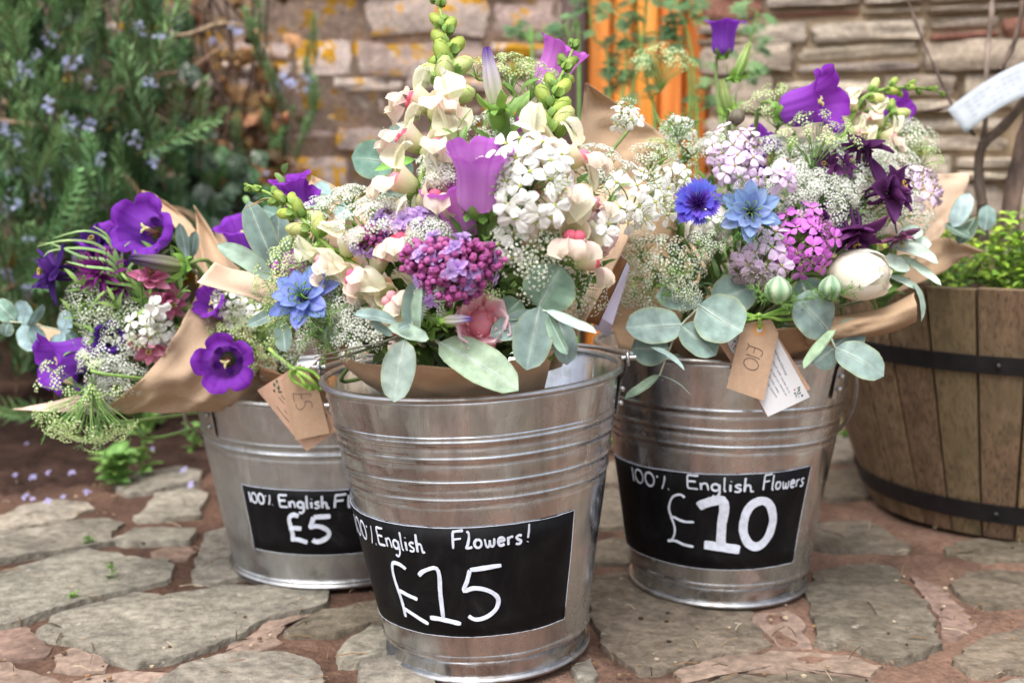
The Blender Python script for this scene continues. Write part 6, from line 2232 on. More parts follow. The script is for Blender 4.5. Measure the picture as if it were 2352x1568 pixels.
sprig(BC, 'eucalyptus_sprig', 'drooping round leaved eucalyptus sprig beside the £10 tag, nearest the £15 bucket', 'eucalyptus', EU,
      [(1625, 690, .03), (1564, 747, .01), (1537, 803, 0), (1515, 862, 0)],
      [((1636, 700, 1735, 655, 100), .03, .03, (.1, .5, 1)), ((1612, 692, 1505, 680, 66), .03, .03, (-.1, .7, 1)), ((1605, 700, 1705, 762, 128), .0, -.02, (.1, .4, 1), .1),
       ((1568, 745, 1436, 752, 92), .005, -.01, (-.2, .5, 1)), ((1564, 747, 1645, 816, 78), 0, -.015, (.3, .3, 1)), ((1537, 800, 1450, 800, 82), 0, -.005, (-.2, .2, 1)),
       ((1493, 797, 1572, 850, 26), -.012, -.02, (.1, 1, .3), .5, S(170, 196, 190)), ((1515, 860, 1435, 915, 30), 0, -.01, (-.4, .8, .6), .4, S(134, 158, 132)), ((1518, 862, 1590, 911, 7), 0, -.01, (.3, 1, .3), .4)], 1.165)
sprig(BC, 'eucalyptus_sprig', 'drooping eucalyptus sprig on the barrel side of the £10 tag', 'eucalyptus', EU,
      [(1845, 660, .03), (1899, 756, .005), (1920, 802, 0), (1926, 806, 0)],
      [((1880, 735, 1838, 640, 98), .03, .03, (.1, .4, 1)), ((1904, 760, 1824, 684, 108), .005, -.01, (-.1, .4, 1), .1), ((1912, 796, 1982, 745, 78), .01, .015, (.3, .3, 1)), ((1915, 800, 1868, 836, 70), .01, .005, (-.2, .1, 1)),
       ((1919, 757, 1846, 846, 34), -.012, -.025, (-.9, .3, .6), .6, S(142, 168, 130)), ((1918, 798, 2030, 864, 84), -.003, -.02, (.2, .4, 1), .1)], 1.16)
sprig(BC, 'eucalyptus_sprig', 'pale eucalyptus leaves poking past the light paper edge by the little tree', 'eucalyptus', EU,
      [(2170, 560, .03), (2205, 520, 0), (2240, 500, 0)],
      [((2188, 522, 2228, 444, 44), .0, 0, (-.3, .3, 1), .3, S(176, 200, 204)), ((2262, 530, 2266, 470, 48), 0, 0, (.2, .2, 1), .1, S(142, 172, 166)), ((2170, 515, 2228, 545, 44), .0, -.01, (0, .9, .5), .2, S(70, 92, 74)), ((2240, 500, 2200, 560, 40), .01, 0, (0, .8, .5), .2, S(70, 92, 74))], 1.40)
sprig(BB, 'eucalyptus_sprig', 'large blue green eucalyptus sprig hanging over the £15 bucket rim', 'eucalyptus', EU,
      [(1240, 640, .03), (1240, 706, 0), (1258, 716, -.01), (1285, 740, -.01)],
      [((1236, 708, 1290, 612, 128), .0, -.005, (.0, .35, 1), .1, S(112, 142, 118)), ((1240, 704, 1209, 850, 92), -.006, -.02, (-.1, .3, 1), .12), ((1236, 722, 1126, 772, 64), .012, .0, (-.2, .3, 1)), ((1195, 690, 1150, 730, 70), .02, .01, (-.2, .5, 1), .2, S(104, 134, 112)),
       ((1252, 713, 1371, 766, 38), -.015, -.03, (.1, 1, .5), .6, S(186, 208, 202)), ((1258, 722, 1304, 814, 36), -.012, -.02, (-.7, .1, 1), .4, S(118, 146, 128)), ((1284, 735, 1303, 838, 62), .005, -.005, (.2, .1, 1))], .962)
sprig(BB, 'eucalyptus_sprig', 'round eucalyptus leaves rising behind the cream snapdragon in front of the lichened wall', 'eucalyptus', EU,
      [(940, 500, .0), (925, 430, 0), (908, 380, 0), (903, 350, 0)],
      [((908, 372, 807, 362, 92), .0, -.01, (-.1, .2, 1), .1, S(112, 150, 132)), ((903, 362, 922, 280, 56), .01, .02, (.1, .1, 1), .2, S(140, 168, 160)), ((910, 385, 948, 400, 52), .015, .02, (.1, .2, 1)), ((880, 290, 892, 330, 10), .02, .02, (0, .2, 1))], 1.24)
sprig(BB, 'eucalyptus_sprig', 'narrow grey leaf and pale oval leaves against the back paper of the £15 bouquet', 'eucalyptus', EU,
      [(930, 520, 0), (880, 470, 0), (760, 460, 0), (690, 470, 0)],
      [((930, 448, 838, 449, 24), 0, 0, (0, .6, 1), .2, S(124, 152, 136)), ((685, 474, 762, 456, 34), 0, -.01, (0, .5, 1), .2, S(126, 156, 132)), ((745, 470, 737, 415, 46), .03, .03, (0, .1, 1), .1, S(168, 198, 206)), ((770, 500, 812, 470, 40), .02, .02, (0, .2, 1), .1, S(160, 190, 190)), ((648, 500, 600, 480, 36), 0, 0, (-.2, .4, 1), .1, S(110, 146, 132))], 1.25)
sprig(BA, 'eucalyptus_sprig', 'pale curled eucalyptus sprig reaching out over the dark soil from the £5 bouquet', 'eucalyptus', EU,
      [(240, 770, .04), (150, 760, .01), (60, 742, 0), (5, 738, 0)],
      [((35, 735, -8, 690, 52), 0, 0, (-.3, .3, 1), .1, S(128, 162, 146)), ((20, 740, 12, 772, 34), 0, 0, (.1, -.1, 1)), ((50, 745, 62, 692, 62), .0, -.01, (-.3, .2, 1), .15, S(166, 198, 204)), ((50, 745, 80, 805, 50), 0, -.01, (-.3, .1, 1), .3, S(160, 190, 194)), ((66, 748, 98, 698, 30), -.01, -.02, (.9, .2, .6), .3, S(120, 150, 142)),
       ((72, 748, 100, 802, 36), -.01, -.01, (.7, 0, 1), .3, S(132, 162, 160)), ((140, 765, 160, 715, 50), 0, -.01, (-.4, .2, 1), .1, S(164, 196, 202)), ((140, 765, 130, 802, 48), 0, -.01, (-.4, .1, 1), .2, S(156, 188, 196)), ((160, 760, 172, 800, 30), -.005, -.01, (.7, .1, .8), .2, S(124, 152, 148))], 1.33)
sprig(BB, 'lambs_ear_sprig', "velvety lamb's ear rosette at the middle of the £15 bucket rim", "lamb's ear", LA,
      [(965, 790, .03), (950, 765, .01), (945, 755, 0)],
      [((944, 758, 962, 640, 62), .01, .0, (-.3, .2, 1), .35), ((962, 756, 968, 660, 36), .0, -.012, (-.8, .1, 1), .5, S(164, 188, 166)), ((912, 742, 812, 722, 40), .005, -.01, (0, .8, .7), .4), ((902, 770, 850, 738, 22), 0, -.01, (0, .6, 1), .4),
       ((985, 778, 892, 752, 52), -.006, -.018, (0, .9, .7), .3, S(170, 192, 172)), ((940, 745, 915, 755, 24), -.012, -.02, (0, .5, 1), .3)], .945)
sprig(BB, 'lambs_ear_leaf', "single lamb's ear leaf drooping over the front of the bucket rim, tip downwards", "lamb's ear", LA,
      [(935, 775, .02), (928, 785, 0)], [((930, 780, 905, 924, 80), .0, -.02, (-.1, .3, 1), .15, S(148, 164, 154))], .965)
sprig(BB, 'lambs_ear_leaf', "largest lamb's ear leaf, spread sideways over the £15 bucket rim", "lamb's ear", LA,
      [(1000, 780, .02), (1012, 795, 0)], [((1008, 785, 1191, 896, 100), .0, -.03, (.2, .6, 1), .15, S(148, 166, 138))], .965)
sprig(BB, 'lambs_ear_sprig', "upright pair of lamb's ear leaves between the £5 and £15 bouquets", "lamb's ear", LA,
      [(650, 690, .03), (635, 650, .0), (630, 615, 0)],
      [((634, 612, 570, 462, 70), 0, .0, (-.1, .1, 1), .2), ((628, 645, 496, 562, 52), -.005, -.02, (-.2, .8, .8), .35, S(160, 184, 164)), ((640, 600, 640, 488, 62), .02, .02, (.2, .1, 1), .2)], 1.10)
sprig(BB, 'lambs_ear_leaf', "small lamb's ear leaf below the blue nigella, pointing at the £5 bouquet", "lamb's ear", LA, [(645, 712, .0), (635, 716, 0)], [((645, 708, 567, 748, 32), 0, -.01, (0, .6, 1), .3)], 1.07)
sprig(BB, 'lambs_ear_leaf', "small lamb's ear leaf hanging straight down under the blue nigella", "lamb's ear", LA, [(645, 735, .0), (652, 745, 0)], [((646, 738, 655, 808, 44), 0, -.01, (-.2, .3, 1), .25)], 1.06)
sprig(BC, 'lambs_ear_sprig', 'silvery felted leaves spilling towards the barrel from the £10 bouquet', "lamb's ear", LA,
      [(2000, 600, .02), (2060, 590, 0), (2090, 590, 0)],
      [((2075, 590, 2162, 655, 30), 0, -.02, (.2, .8, .7), .3, S(176, 194, 178)), ((2050, 565, 2155, 605, 46), .0, -.01, (.2, .8, .7), .3, S(186, 202, 188)), ((2040, 560, 2140, 560, 50), .01, .01, (.1, .6, 1), .2, S(190, 206, 192)), ((2060, 545, 2120, 530, 40), .01, .01, (0, .6, 1), .3, S(180, 198, 182)),
       ((2040, 635, 2105, 665, 30), .0, -.01, (.3, .8, .6), .3, S(168, 186, 172)), ((2095, 645, 2116, 738, 26), -.01, -.015, (.8, .2, .8), .4, S(160, 180, 168)), ((2030, 590, 2090, 620, 46), -.005, -.01, (0, .8, .8), .2, S(186, 202, 190))], 1.22)
sprig(BC, 'green_leaf', 'broad green leaf tucked under the white peony bud', 'leaf', 'green leaves', [(1985, 690, .01), (2000, 680, 0)], [((1990, 682, 2090, 640, 44), 0, 0, (.1, .8, .7), .2), ((2010, 690, 2060, 672, 30), .01, .01, (.1, .8, .7), .2)], 1.22, 'leaf')
sprig(BA, 'lambs_ear_leaf', "lamb's ear leaf standing between the twisted paper and the violet bells", "lamb's ear", LA, [(425, 610, .01), (420, 590, 0)], [((428, 600, 412, 512, 34), 0, 0, (-.3, .1, 1), .3), ((440, 590, 448, 530, 26), .01, .01, (.3, .2, 1), .3)], 1.35)
sprig(BB, 'pointed_leaf', 'bright green pointed leaf in front of the round eucalyptus leaves', 'leaf', 'green leaves', [(965, 372, 0), (952, 366, 0)], [((952, 366, 858, 393, 28), 0, -.01, (0, .6, 1), .3, S(122, 176, 74))], 1.16, 'leaf')
gl = sprig(BB, 'willow_leaf', 'dark narrow arching leaves lying along the paper edge of the £15 bouquet', 'leaf', 'green leaves', [(1035, 808, .0), (1000, 796, 0)], [], .975, 'leaf')
for pth, w in (([(1036, 812), (1000, 792), (950, 776), (905, 778), (870, 788)], 14), ([(900, 788), (850, 800), (790, 818), (731, 826)], 9), ([(880, 786), (830, 796), (790, 804), (722, 820)], 7)):
    inv = gl.matrix_basis.inverted()
    p = smoothpath([inv @ P(u, v, .968) for u, v in pth], 14)
    mb = MB()
    rows = []
    for i in range(14):
        t_ = i / 13
        tn = (p[min(i + 1, 13)] - p[max(i - 1, 0)]).normalized()
        s = tn.cross(Vector((0, -.6, .8))).normalized()
        hw = w * px(1.0) * .5 * max(.08, sin(pi * min(1, t_ * .9 + .1)) ** .7)
        rows.append([p[i] - s * hw, p[i] + Vector((0, 0, -.0008)), p[i] + s * hw])
    mb.grid(rows, [[S(60, 70, 44), S(40, 62, 40), S(84, 66, 50)]] * 14)
    link('leaf', mb.mesh('leaf', M_LEAF), gl)
# ------------------------------------------------------------------ flowers of the £15 bouquet
snapdragon(BB, [(965, 560), (962, 470), (970, 390), (985, 330), (1003, 262), (1020, 200), (1028, 140), (1022, 75), (1008, 10), (1000, -30)],
           'tallest snapdragon spike, cream and pink, its green tip leaving the top of the picture', .52, 10, 17, .042, .0, 1, off2=.10)
snapdragon(BB, [(1305, 600), (1312, 520), (1308, 450), (1290, 390), (1272, 335), (1262, 285), (1272, 220), (1300, 150), (1322, 100)],
           'snapdragon spike with green buds in front of the door post, cream florets low down', .52, 8, 15, .039, -.035, 4, off2=.0)
snapdragon(BB, [(950, 720), (900, 672), (850, 632), (800, 598), (750, 562), (705, 515), (672, 480), (630, 450), (566, 424)],
           'leaning snapdragon spike pointing at the rosemary, its buds over the velvet leaves', .50, 9, 12, .032, -.01, 2, off2=.01)
bell(BB, 1100, 350, (.03, 1, .36), .057, 'm', 'large upright mauve bellflower at the middle of the £15 bouquet', -.06, 0)
bell(BB, 1030, 425, (-.42, 1, .25), .055, 'm', 'mauve bellflower half hidden behind the large upright one', -.01, 1)
bell(BB, 1297, 112, (.5, 1, .15), .056, 'm', 'mauve bellflower leaning behind the green snapdragon tip', .09, 0, .4)
bell(BB, 1225, 300, (.7, 1, .0), .045, 'm', 'small mauve bellflower deep among the white lace flowers', .04, 1)
bellbud(BB, 1142, 245, (-.18, 1, .1), .050, BUDP, 'pale bellflower bud with a violet tip standing among green leaves', .0)
bellbud(BB, 1016, 735, (1, .10, .45), .026, BUDP, 'little bellflower bud with a purple mouth above the velvet rosette', -.055)
bell(BB, 672, 600, (-.3, .8, .3), .040, 'm', 'mauve bellflower hidden behind the blue nigella', .02, 0)
cluster(BB, 1215, 412, (.0, .25, 1), .038, 27, 'w', 'largest white rocket head, right beside the upright mauve bellflower', .0245, -.065, 3)
cluster(BB, 1486, 455, (.3, .35, 1), .030, 11, 'w', 'white rocket head on a long green stalk between the £15 and £10 bouquets', .0235, -.03, 5, via=[P(1400, 500, 1.08), P(1330, 510, 1.08)])
cluster(BB, 1398, 524, (.1, .2, 1), .006, 2, 'w', 'single wide white floret low against the brown paper', .026, -.06, 8, False)
cluster(BB, 1160, 568, (-.2, .1, 1), .014, 4, 'w', 'few white florets under the largest rocket head', .023, -.03, 9, False)
cluster(BB, 1440, 260, (0, .5, .8), .016, 6, 'w', 'white florets peeping over the brown paper point', .020, .10, 12)
cluster(BB, 1090, 430, (0, .2, .6), .018, 5, 'w', 'white florets shadowed behind the upright mauve bell', .02, .05, 14)
cluster(BB, 1335, 590, (.4, .0, .8), .012, 3, 'w', 'pale closed rocket buds near the loose lace at the paper edge', .015, -.04, 15)
lilac(BB, 1036, 615, (0, .2, 1), .031, 270, 'deep pink lilac head with a few open mauve florets', .13, 1, -.045)
lilac(BB, 925, 528, (-.2, .6, .8), .020, 60, 'paler lilac head mostly open, behind the cream florets', .85, 2, .0)
lilac(BB, 848, 548, (-.3, .6, .8), .013, 30, 'dark unopened lilac tip behind the leaning snapdragon', .1, 3, -.01)
nigella(BB, 702, 690, (-.25, .62, .85), .031, 'mid blue nigella with curling green styles on the £15 bouquet', S(128, 150, 222), S(164, 184, 240), -.045, 1, 15)
peony_open(BB, 1105, 742, (.1, .25, 1), .027, 'pink ruffled peony half hidden by eucalyptus', -.03, 1)
peony_bud(BB, 1365, 535, (.1, .4, 1), .026, 'pale pink peony bud behind the white single floret', S(246, 214, 214), S(246, 224, 220), .0, 2)
um = [   # u, v, d, R, n, kind, label, off, us
 (835, 500, (-.2, .75, .6), .026, 34, 'w', 'domed white lace head above the lilac, thick with florets', -.02, .0062),
 (800, 440, (-.15, 1, .12), .017, 22, 'w', 'white lace head seen from the side against the paper', .05, .0055),
 (715, 500, (-.2, 1, .15), .014, 14, 'w', 'smallest white lace head behind the leaning snapdragon buds', .02, .005),
 (735, 470, (-.1, 1, .2), .02, 20, 'w', 'white lace head tucked under the pale oval leaves', .04, .0055),
 (880, 470, (-.1, .9, .3), .02, 22, 'w', 'white lace head beneath the narrow grey leaf', .03, .0055),
 (985, 542, (.0, .5, .9), .017, 30, 'w', 'compact white lace head between the two lilacs', -.03, .0052),
 (1002, 672, (.0, .45, .9), .015, 24, 'w', 'compact white lace head between the lilac and the velvet rosette', -.05, .0052),
 (770, 690, (-.2, .35, .9), .022, 30, 'w', 'white lace head beside the blue nigella petals', -.02, .006),
 (815, 760, (-.15, .3, .95), .021, 30, 'w', 'lowest white lace head above the paper front', -.035, .006),
 (720, 760, (-.3, .2, .9), .020, 24, 'w', 'white lace head hanging under the nigella', -.005, .0058),
 (1010, 385, (-.1, .5, .8), .018, 26, 'w', 'white lace head behind the tallest snapdragon', .0, .0055),
 (1070, 390, (.0, .6, .6), .02, 24, 'w', 'white lace head behind the mouth of the upright mauve bell', .03, .0055),
 (1140, 300, (.1, .8, .5), .03, 34, 'w', 'broad white lace head under the pale bellflower bud', .06, .0065),
 (1210, 560, (.1, .35, .9), .030, 18, 'l', 'loose white lace flower under the largest rocket head', -.035, .0085),
 (1275, 610, (.2, .35, .9), .034, 20, 'l', 'loose white lace flower above the large eucalyptus leaf', -.03, .009),
 (1335, 655, (.5, .1, .8), .028, 18, 'l', 'loose lace flower spilling over the paper side panel', -.005, .008),
 (1300, 520, (.2, .4, .9), .024, 14, 'l', 'loose lace flower behind the snapdragon florets', .02, .008),
 (1390, 380, (.3, .7, .6), .030, 34, 'w', 'white lace head in front of the brown back paper', .05, .0065),
 (1165, 150, (-.15, 1, .25), .026, 24, 'y', 'greenish lace umbel rising behind the pale bud', .10, .0062),
 (1230, 170, (.2, 1, .25), .024, 22, 'y', 'greenish lace umbel behind the leaning mauve bell', .11, .0062),
 (1085, 150, (-.3, 1, .2), .012, 8, 'y', 'tiny greenish umbel at the elbow of the tallest snapdragon', .09, .006),
 (632, 615, (-.45, .6, .8), .022, 22, 'y', 'green white umbel over the nigella threads', -.005, .0068),
 (690, 560, (-.2, .8, .6), .02, 20, 'y', 'green white umbel under the leaning snapdragon buds', .0, .0062),
 (640, 700, (-.6, .2, .8), .020, 18, 'y', 'green white umbel at the outer side of the nigella', .0, .0062),
 (1100, 655, (.1, .4, .9), .014, 10, 'y', 'bright green tuft between lilac and eucalyptus', -.04, .0058),
 (1530, 340, (.3, .9, .3), .020, 16, 'y', 'green white umbel over the slope of the back paper', .10, .006),
 (1500, 350, (.1, .9, .3), .020, 18, 'l', 'loose white lace against the slope of the back paper', .08, .0065),
]
for i, (u, v, d, R, n, k, lab, off, us) in enumerate(um):
    umbel(BB, u, v, d, R, n, k, lab, off, 100 + i, us)
seed_pod(BB, 765, 770, .012, 'round striped green seed pod among threads below the nigella', -.03)
leafy_stem(BB, 1150, 255, (.0, 1, .1), .11, 16, .044, 'green leafy bellflower stem below the pale violet tipped bud', S(104, 150, 70), .03, 1, .38)
leafy_stem(BB, 1192, 225, (.1, 1, .1), .08, 11, .038, 'green leafy stem beside the mauve leaning bell', S(108, 154, 70), .06, 2, .38)
leafy_stem(BB, 1120, 545, (.1, .8, .7), .07, 14, .036, 'dark glossy leafy stem beneath the upright mauve bellflower', DGREEN, -.02, 3, .42)
leafy_stem(BB, 1060, 540, (-.2, .7, .7), .06, 12, .034, 'dark leafy stem between bellflower and lilac', DGREEN, -.015, 4, .42)
leafy_stem(BB, 1165, 610, (.2, .5, .9), .06, 10, .030, 'dark leafy stem between lilac and loose lace', DGREEN, -.01, 5, .42)
leafy_stem(BB, 985, 740, (.1, .4, .8), .05, 8, .026, 'fresh green leaves at the foot of the little purple mouthed bud', S(98, 150, 60), -.03, 6, .42)
leafy_stem(BB, 870, 440, (-.2, .8, .2), .10, 14, .030, 'slim green leafy stem near the narrow grey leaf', S(74, 112, 60), .10, 7, .28)
leafy_stem(BB, 655, 400, (.1, 1, .0), .09, 8, .030, 'green stem with oval leaves by the back paper point', S(84, 128, 70), .12, 8, .42, prof=P_oval)
leafy_stem(BB, 1320, 420, (.2, .6, .7), .09, 12, .03, 'leafy stem behind the rocket stalk', S(84, 128, 60), .03, 9, .4)
bell(BB, 665, 412, (-.2, 1, .2), .038, 'v', 'violet bellflower peeping up behind the snapdragon tip', .13, 1)
bell(BB, 690, 440, (.3, .6, .4), .036, 'v', 'violet bellflower low beside the back paper point', .14, 2)
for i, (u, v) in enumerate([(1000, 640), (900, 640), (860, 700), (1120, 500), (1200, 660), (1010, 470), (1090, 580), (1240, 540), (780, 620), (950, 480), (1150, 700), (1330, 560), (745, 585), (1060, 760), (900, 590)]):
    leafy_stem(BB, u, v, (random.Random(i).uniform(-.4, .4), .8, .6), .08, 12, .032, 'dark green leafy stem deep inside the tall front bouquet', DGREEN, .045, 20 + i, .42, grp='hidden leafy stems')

for i, (u, v, d, lab) in enumerate([(1330, 470, (.3, 1, .4), 'fresh green shoot in front of the brown back paper'), (1410, 440, (.4, 1, .3), 'pale green shoot between the two tall bouquets'), (1050, 300, (-.2, 1, .2), 'fresh green shoot behind the tallest snapdragon florets'), (1180, 330, (.1, 1, .2), 'fresh green shoot above the largest white rocket head'), (760, 600, (-.3, .7, .6), 'fresh green shoot between lace and leaning snapdragon'), (1380, 620, (.5, .4, .8), 'fresh green shoot over the paper side panel')]):
    leafy_stem(BB, u, v, d, .09, 11, .034, lab, S(112, 150, 82), .0, 160 + i, .3)
for i, (u, v, lab) in enumerate([(990, 790, 'dark leafy shoot under the velvet rosette'), (1090, 800, 'dark leafy shoot under the pink ruffled peony'), (1180, 790, 'dark leafy shoot beneath the large eucalyptus'), (880, 800, 'dark leafy shoot behind the downward velvet leaf'), (1250, 770, 'dark leafy shoot at the paper corner by the bucket lug')]):
    leafy_stem(BB, u, v, (random.Random(i).uniform(-.3, .3), .35, .9), .06, 12, .030, lab, S(48, 84, 42), .0, 140 + i, .42)
# ------------------------------------------------------------------ flowers of the £5 bouquet
bell(BA, 322, 520, (-.10, .22, 1), .062, 'v', 'wide open violet bellflower facing the camera at the top of the £5 bouquet', -.02, 0)
bell(BA, 515, 836, (.15, .05, 1), .056, 'v', 'wide open violet bellflower in front of the brown paper, yellow pistil showing', -.10, 1, .5)
bell(BA, 112, 835, (-.75, -.15, .75), .062, 'v', 'violet bellflower turned outwards beside the pale curled eucalyptus', -.03, 2, .2)
bell(BA, 552, 518, (-.12, 1, .35), .058, 'v', 'upright violet bellflower behind the velvet leaf pair', .05, 0)
bell(BA, 245, 540, (-.2, .9, .5), .055, 'v', 'paler violet bellflower tucked behind the wide open one', .03, 1)
bell(BA, 210, 870, (.6, .2, .8), .040, 'v', 'violet bellflower sunk among white lace near the drooping umbel', .0, 2)
bell(BA, 478, 690, (-.4, .5, .8), .036, 'v', 'small violet bellflower beside the bright paper flap', -.01, 0)
bell(BA, 250, 775, (.1, .2, .9), .030, 'd', 'smallest dark violet bellflower between rocket and eucalyptus', -.01, 0)
bellbud(BA, 420, 612, (-1, .22, .45), .055, BUDD, 'long grey purple bellflower bud lying sideways', -.02)
aquilegia(BA, 130, 625, (-.75, .1, .6), .034, 'dark violet columbine nearest the rosemary bush', S(74, 40, 116), S(110, 66, 160), -.01, 1)
aquilegia(BA, 225, 570, (-.2, .7, .6), .03, 'deep purple columbine behind the arching thin leaves', S(64, 30, 96), S(100, 50, 150), .03, 2)
knapweed(BA, 235, 625, (-.2, .4, .9), .036, 'magenta shaggy flower under the arching thin leaves', S(112, 32, 110), S(146, 56, 146), .0, 1)
knapweed(BA, 275, 650, (.2, .3, .9), .028, 'plum shaggy flower behind the magenta one', S(90, 26, 90), S(126, 46, 126), .01, 2)
aquilegia(BA, 345, 640, (.3, .7, .6), .025, 'rose pink columbine at the centre of the £5 bouquet', S(216, 122, 166), S(236, 172, 200), -.01, 3, group='pink columbines')
aquilegia(BA, 385, 690, (.6, -.3, .6), .024, 'rose pink columbine beside the paper edge', S(210, 118, 160), S(232, 162, 192), .0, 4, group='pink columbines')
aquilegia(BA, 345, 795, (.1, -.3, .8), .024, 'dusty pink columbine bud below the white rocket', S(206, 124, 156), S(230, 170, 190), -.01, 5, 2, group='pink columbines')
cluster(BA, 357, 705, (.1, .25, 1), .006, 3, 'w', 'three clear white florets in front of the pink columbines', .026, -.03, 31, False)
cluster(BA, 325, 755, (-.1, .2, 1), .022, 8, 'w', 'white rocket head low against the paper of the £5 bouquet', .021, -.02, 32)
cluster(BA, 385, 765, (.3, .1, .9), .014, 4, 'w', 'white florets half hidden behind the paper edge', .021, .0, 33, False)
cluster(BA, 520, 693, (-.1, .3, 1), .016, 5, 'w', 'white florets under the bright paper flap', .02, -.02, 34)
cluster(BA, 557, 730, (.1, .2, 1), .018, 6, 'w', 'white rocket head above the green umbel by the violet bell', .021, -.02, 35)
um = [
 (240, 815, (-.1, .4, .9), .034, 30, 'w', 'broad white lace head at the middle of the £5 bouquet', -.01, .0075),
 (285, 850, (.1, .3, .9), .028, 26, 'w', 'white lace head against the paper edge', -.01, .007),
 (232, 905, (.0, .2, .9), .022, 20, 'w', 'white lace head just above the paper point', -.01, .0065),
 (190, 690, (-.3, .5, .8), .026, 22, 'l', 'loose white lace head above the pale curled eucalyptus', .0, .0075),
 (290, 735, (.0, .5, .8), .026, 20, 'l', 'loose lace head beside the white rocket', .0, .0075),
 (250, 700, (.0, .6, .8), .026, 20, 'l', 'loose lace head under the magenta shaggy flower', .01, .0075),
 (165, 905, (-.2, .2, .9), .046, 24, 'y', 'spreading pale green umbel in front of the outward violet bell', -.07, .0075),
 (195, 985, (-.12, -1, .25), .046, 40, 'y', 'large green umbel drooping head down over the paving', -.07, .0085),
 (545, 780, (-.1, .35, .9), .040, 40, 'y', 'fresh green umbel above the violet bell with the yellow pistil', -.02, .0068),
 (500, 745, (-.3, .4, .8), .022, 14, 'y', 'small green umbel beside the bright paper flap', -.01, .006),
 (655, 770, (.1, .0, .9), .018, 10, 'l', 'white lace sprig between the two bouquets', -.01, .007),
 (612, 840, (.2, .1, .8), .016, 10, 'w', 'white lace edge lying on the lower paper', -.015, .006),
 (672, 812, (-.1, -.2, 1), .010, 7, 'l', 'small round white umbel just above the green raffia loop', -.20, .008),
 (600, 700, (.1, .3, .9), .02, 14, 'y', 'green umbel under the velvet leaves', .0, .006),
]
for i, (u, v, d, R, n, k, lab, off, us) in enumerate(um):
    via = [BA.pos(262, 862, -.05)] if 'drooping' in lab else None
    umbel(BA, u, v, d, R, n, k, lab, off, 200 + i, us, via=via, ray=1.0, dome=.5)
def grassy(b, u0, v0, ends, label, y, c0, c1, w=8, cat='foliage', group='thin arching leaves', seed=0, bud=True):
    t = thing('thin_leaved_spray', label, cat, name_group(b, group), Matrix.Translation(P(u0, v0, y)))
    inv = t.matrix_basis.inverted()
    r = random.Random(seed)
    for (pts) in ends:
        p = smoothpath([inv @ P(u, v, y + r.uniform(-.02, .01) * (i > 0)) for i, (u, v) in enumerate([(u0, v0)] + pts)], 16)
        mb = MB()
        rows, cols = [], []
        tw = r.uniform(-.5, .5)
        for i in range(16):
            f = i / 15
            tn = (p[min(i + 1, 15)] - p[max(i - 1, 0)]).normalized()
            s = tn.cross(Vector((tw, -1, .4))).normalized()
            hw = w * px(y) * .5 * max(.06, (1 - f) ** .5 * min(1, .5 + f * 3))
            rows.append([p[i] - s * hw, p[i] + s.cross(tn) * hw * .4, p[i] + s * hw])
            cols.append([mix(c0, c1, r.random() * .3 + f * .5)] * 3)
        mb.grid(rows, cols)
        link('leaf', mb.mesh('leaf', M_LEAF), t)
    b.stem(t, P(u0, v0, y), (0, .2, -1), .0012, .0018)
GA, GB = S(122, 164, 92), S(176, 204, 142)
grassy(BA, 285, 650, [[(265, 600), (220, 560), (150, 552), (85, 566)], [(255, 590), (190, 570), (120, 575), (100, 590)], [(270, 590), (240, 545), (190, 530), (120, 548)], [(262, 580), (245, 540), (215, 520)], [(250, 600), (190, 590), (120, 560), (88, 560)],
                      [(280, 600), (283, 570), (300, 555)], [(255, 620), (200, 612), (150, 600)], [(240, 625), (215, 640), (190, 670)], [(252, 610), (235, 600), (220, 575)], [(300, 610), (320, 600), (335, 610)]],
       'spray of pale arching thin leaves over the magenta flowers', 1.27, GA, GB, 9, seed=1)
grassy(BA, 340, 700, [[(300, 665), (240, 670), (200, 720)], [(310, 660), (260, 650), (200, 640), (150, 660)], [(320, 660), (290, 640), (270, 610), (260, 560)], [(300, 690), (230, 710), (190, 740)], [(320, 720), (280, 740), (230, 735)], [(345, 665), (340, 640), (350, 600)], [(330, 690), (250, 690), (180, 700)]],
       'spray of fresh green thin leaves beside the pink columbines', 1.27, S(128, 172, 80), S(170, 204, 120), 10, seed=2)
leafy_stem(BA, 400, 600, (.2, .8, .5), .08, 12, .028, 'leafy grey green stem behind the sideways purple bud', S(104, 138, 84), .0, 51, .3)
leafy_stem(BA, 360, 580, (.0, .8, .5), .06, 8, .03, 'leafy green neck under the wide open violet bell', S(112, 158, 80), .0, 52, .3)
leafy_stem(BA, 570, 470, (-.1, 1, .1), .12, 12, .026, 'round leaved green stem beyond the upright violet bell', S(84, 124, 84), .10, 53, .6, prof=P_oval)
leafy_stem(BA, 175, 810, (-.2, .6, .7), .05, 9, .026, 'green leaves over the outward violet bellflower', S(106, 156, 74), -.01, 54, .35)
for i, (u, v, d, lab) in enumerate([(160, 715, (-.5, .8, .5), 'fresh green shoot between the pale eucalyptus and the dark columbine'), (262, 690, (-.1, .9, .6), 'fresh green shoot below the magenta shaggy flower'), (320, 612, (.1, 1, .4), 'fresh green shoot under the sideways purple bud'), (415, 665, (.4, .8, .5), 'grey green shoot against the twisted paper flap'), (180, 650, (-.5, .6, .6), 'pale green shoot beside the dark violet columbine'), (215, 760, (-.2, .6, .8), 'fresh green shoot over the smallest indigo bell'), (590, 760, (.2, .7, .7), 'pale green shoot beside the fresh green umbel')]):
    leafy_stem(BA, u, v, d, .08, 12, .030, lab, S(116, 152, 88), -.015, 180 + i, .24)
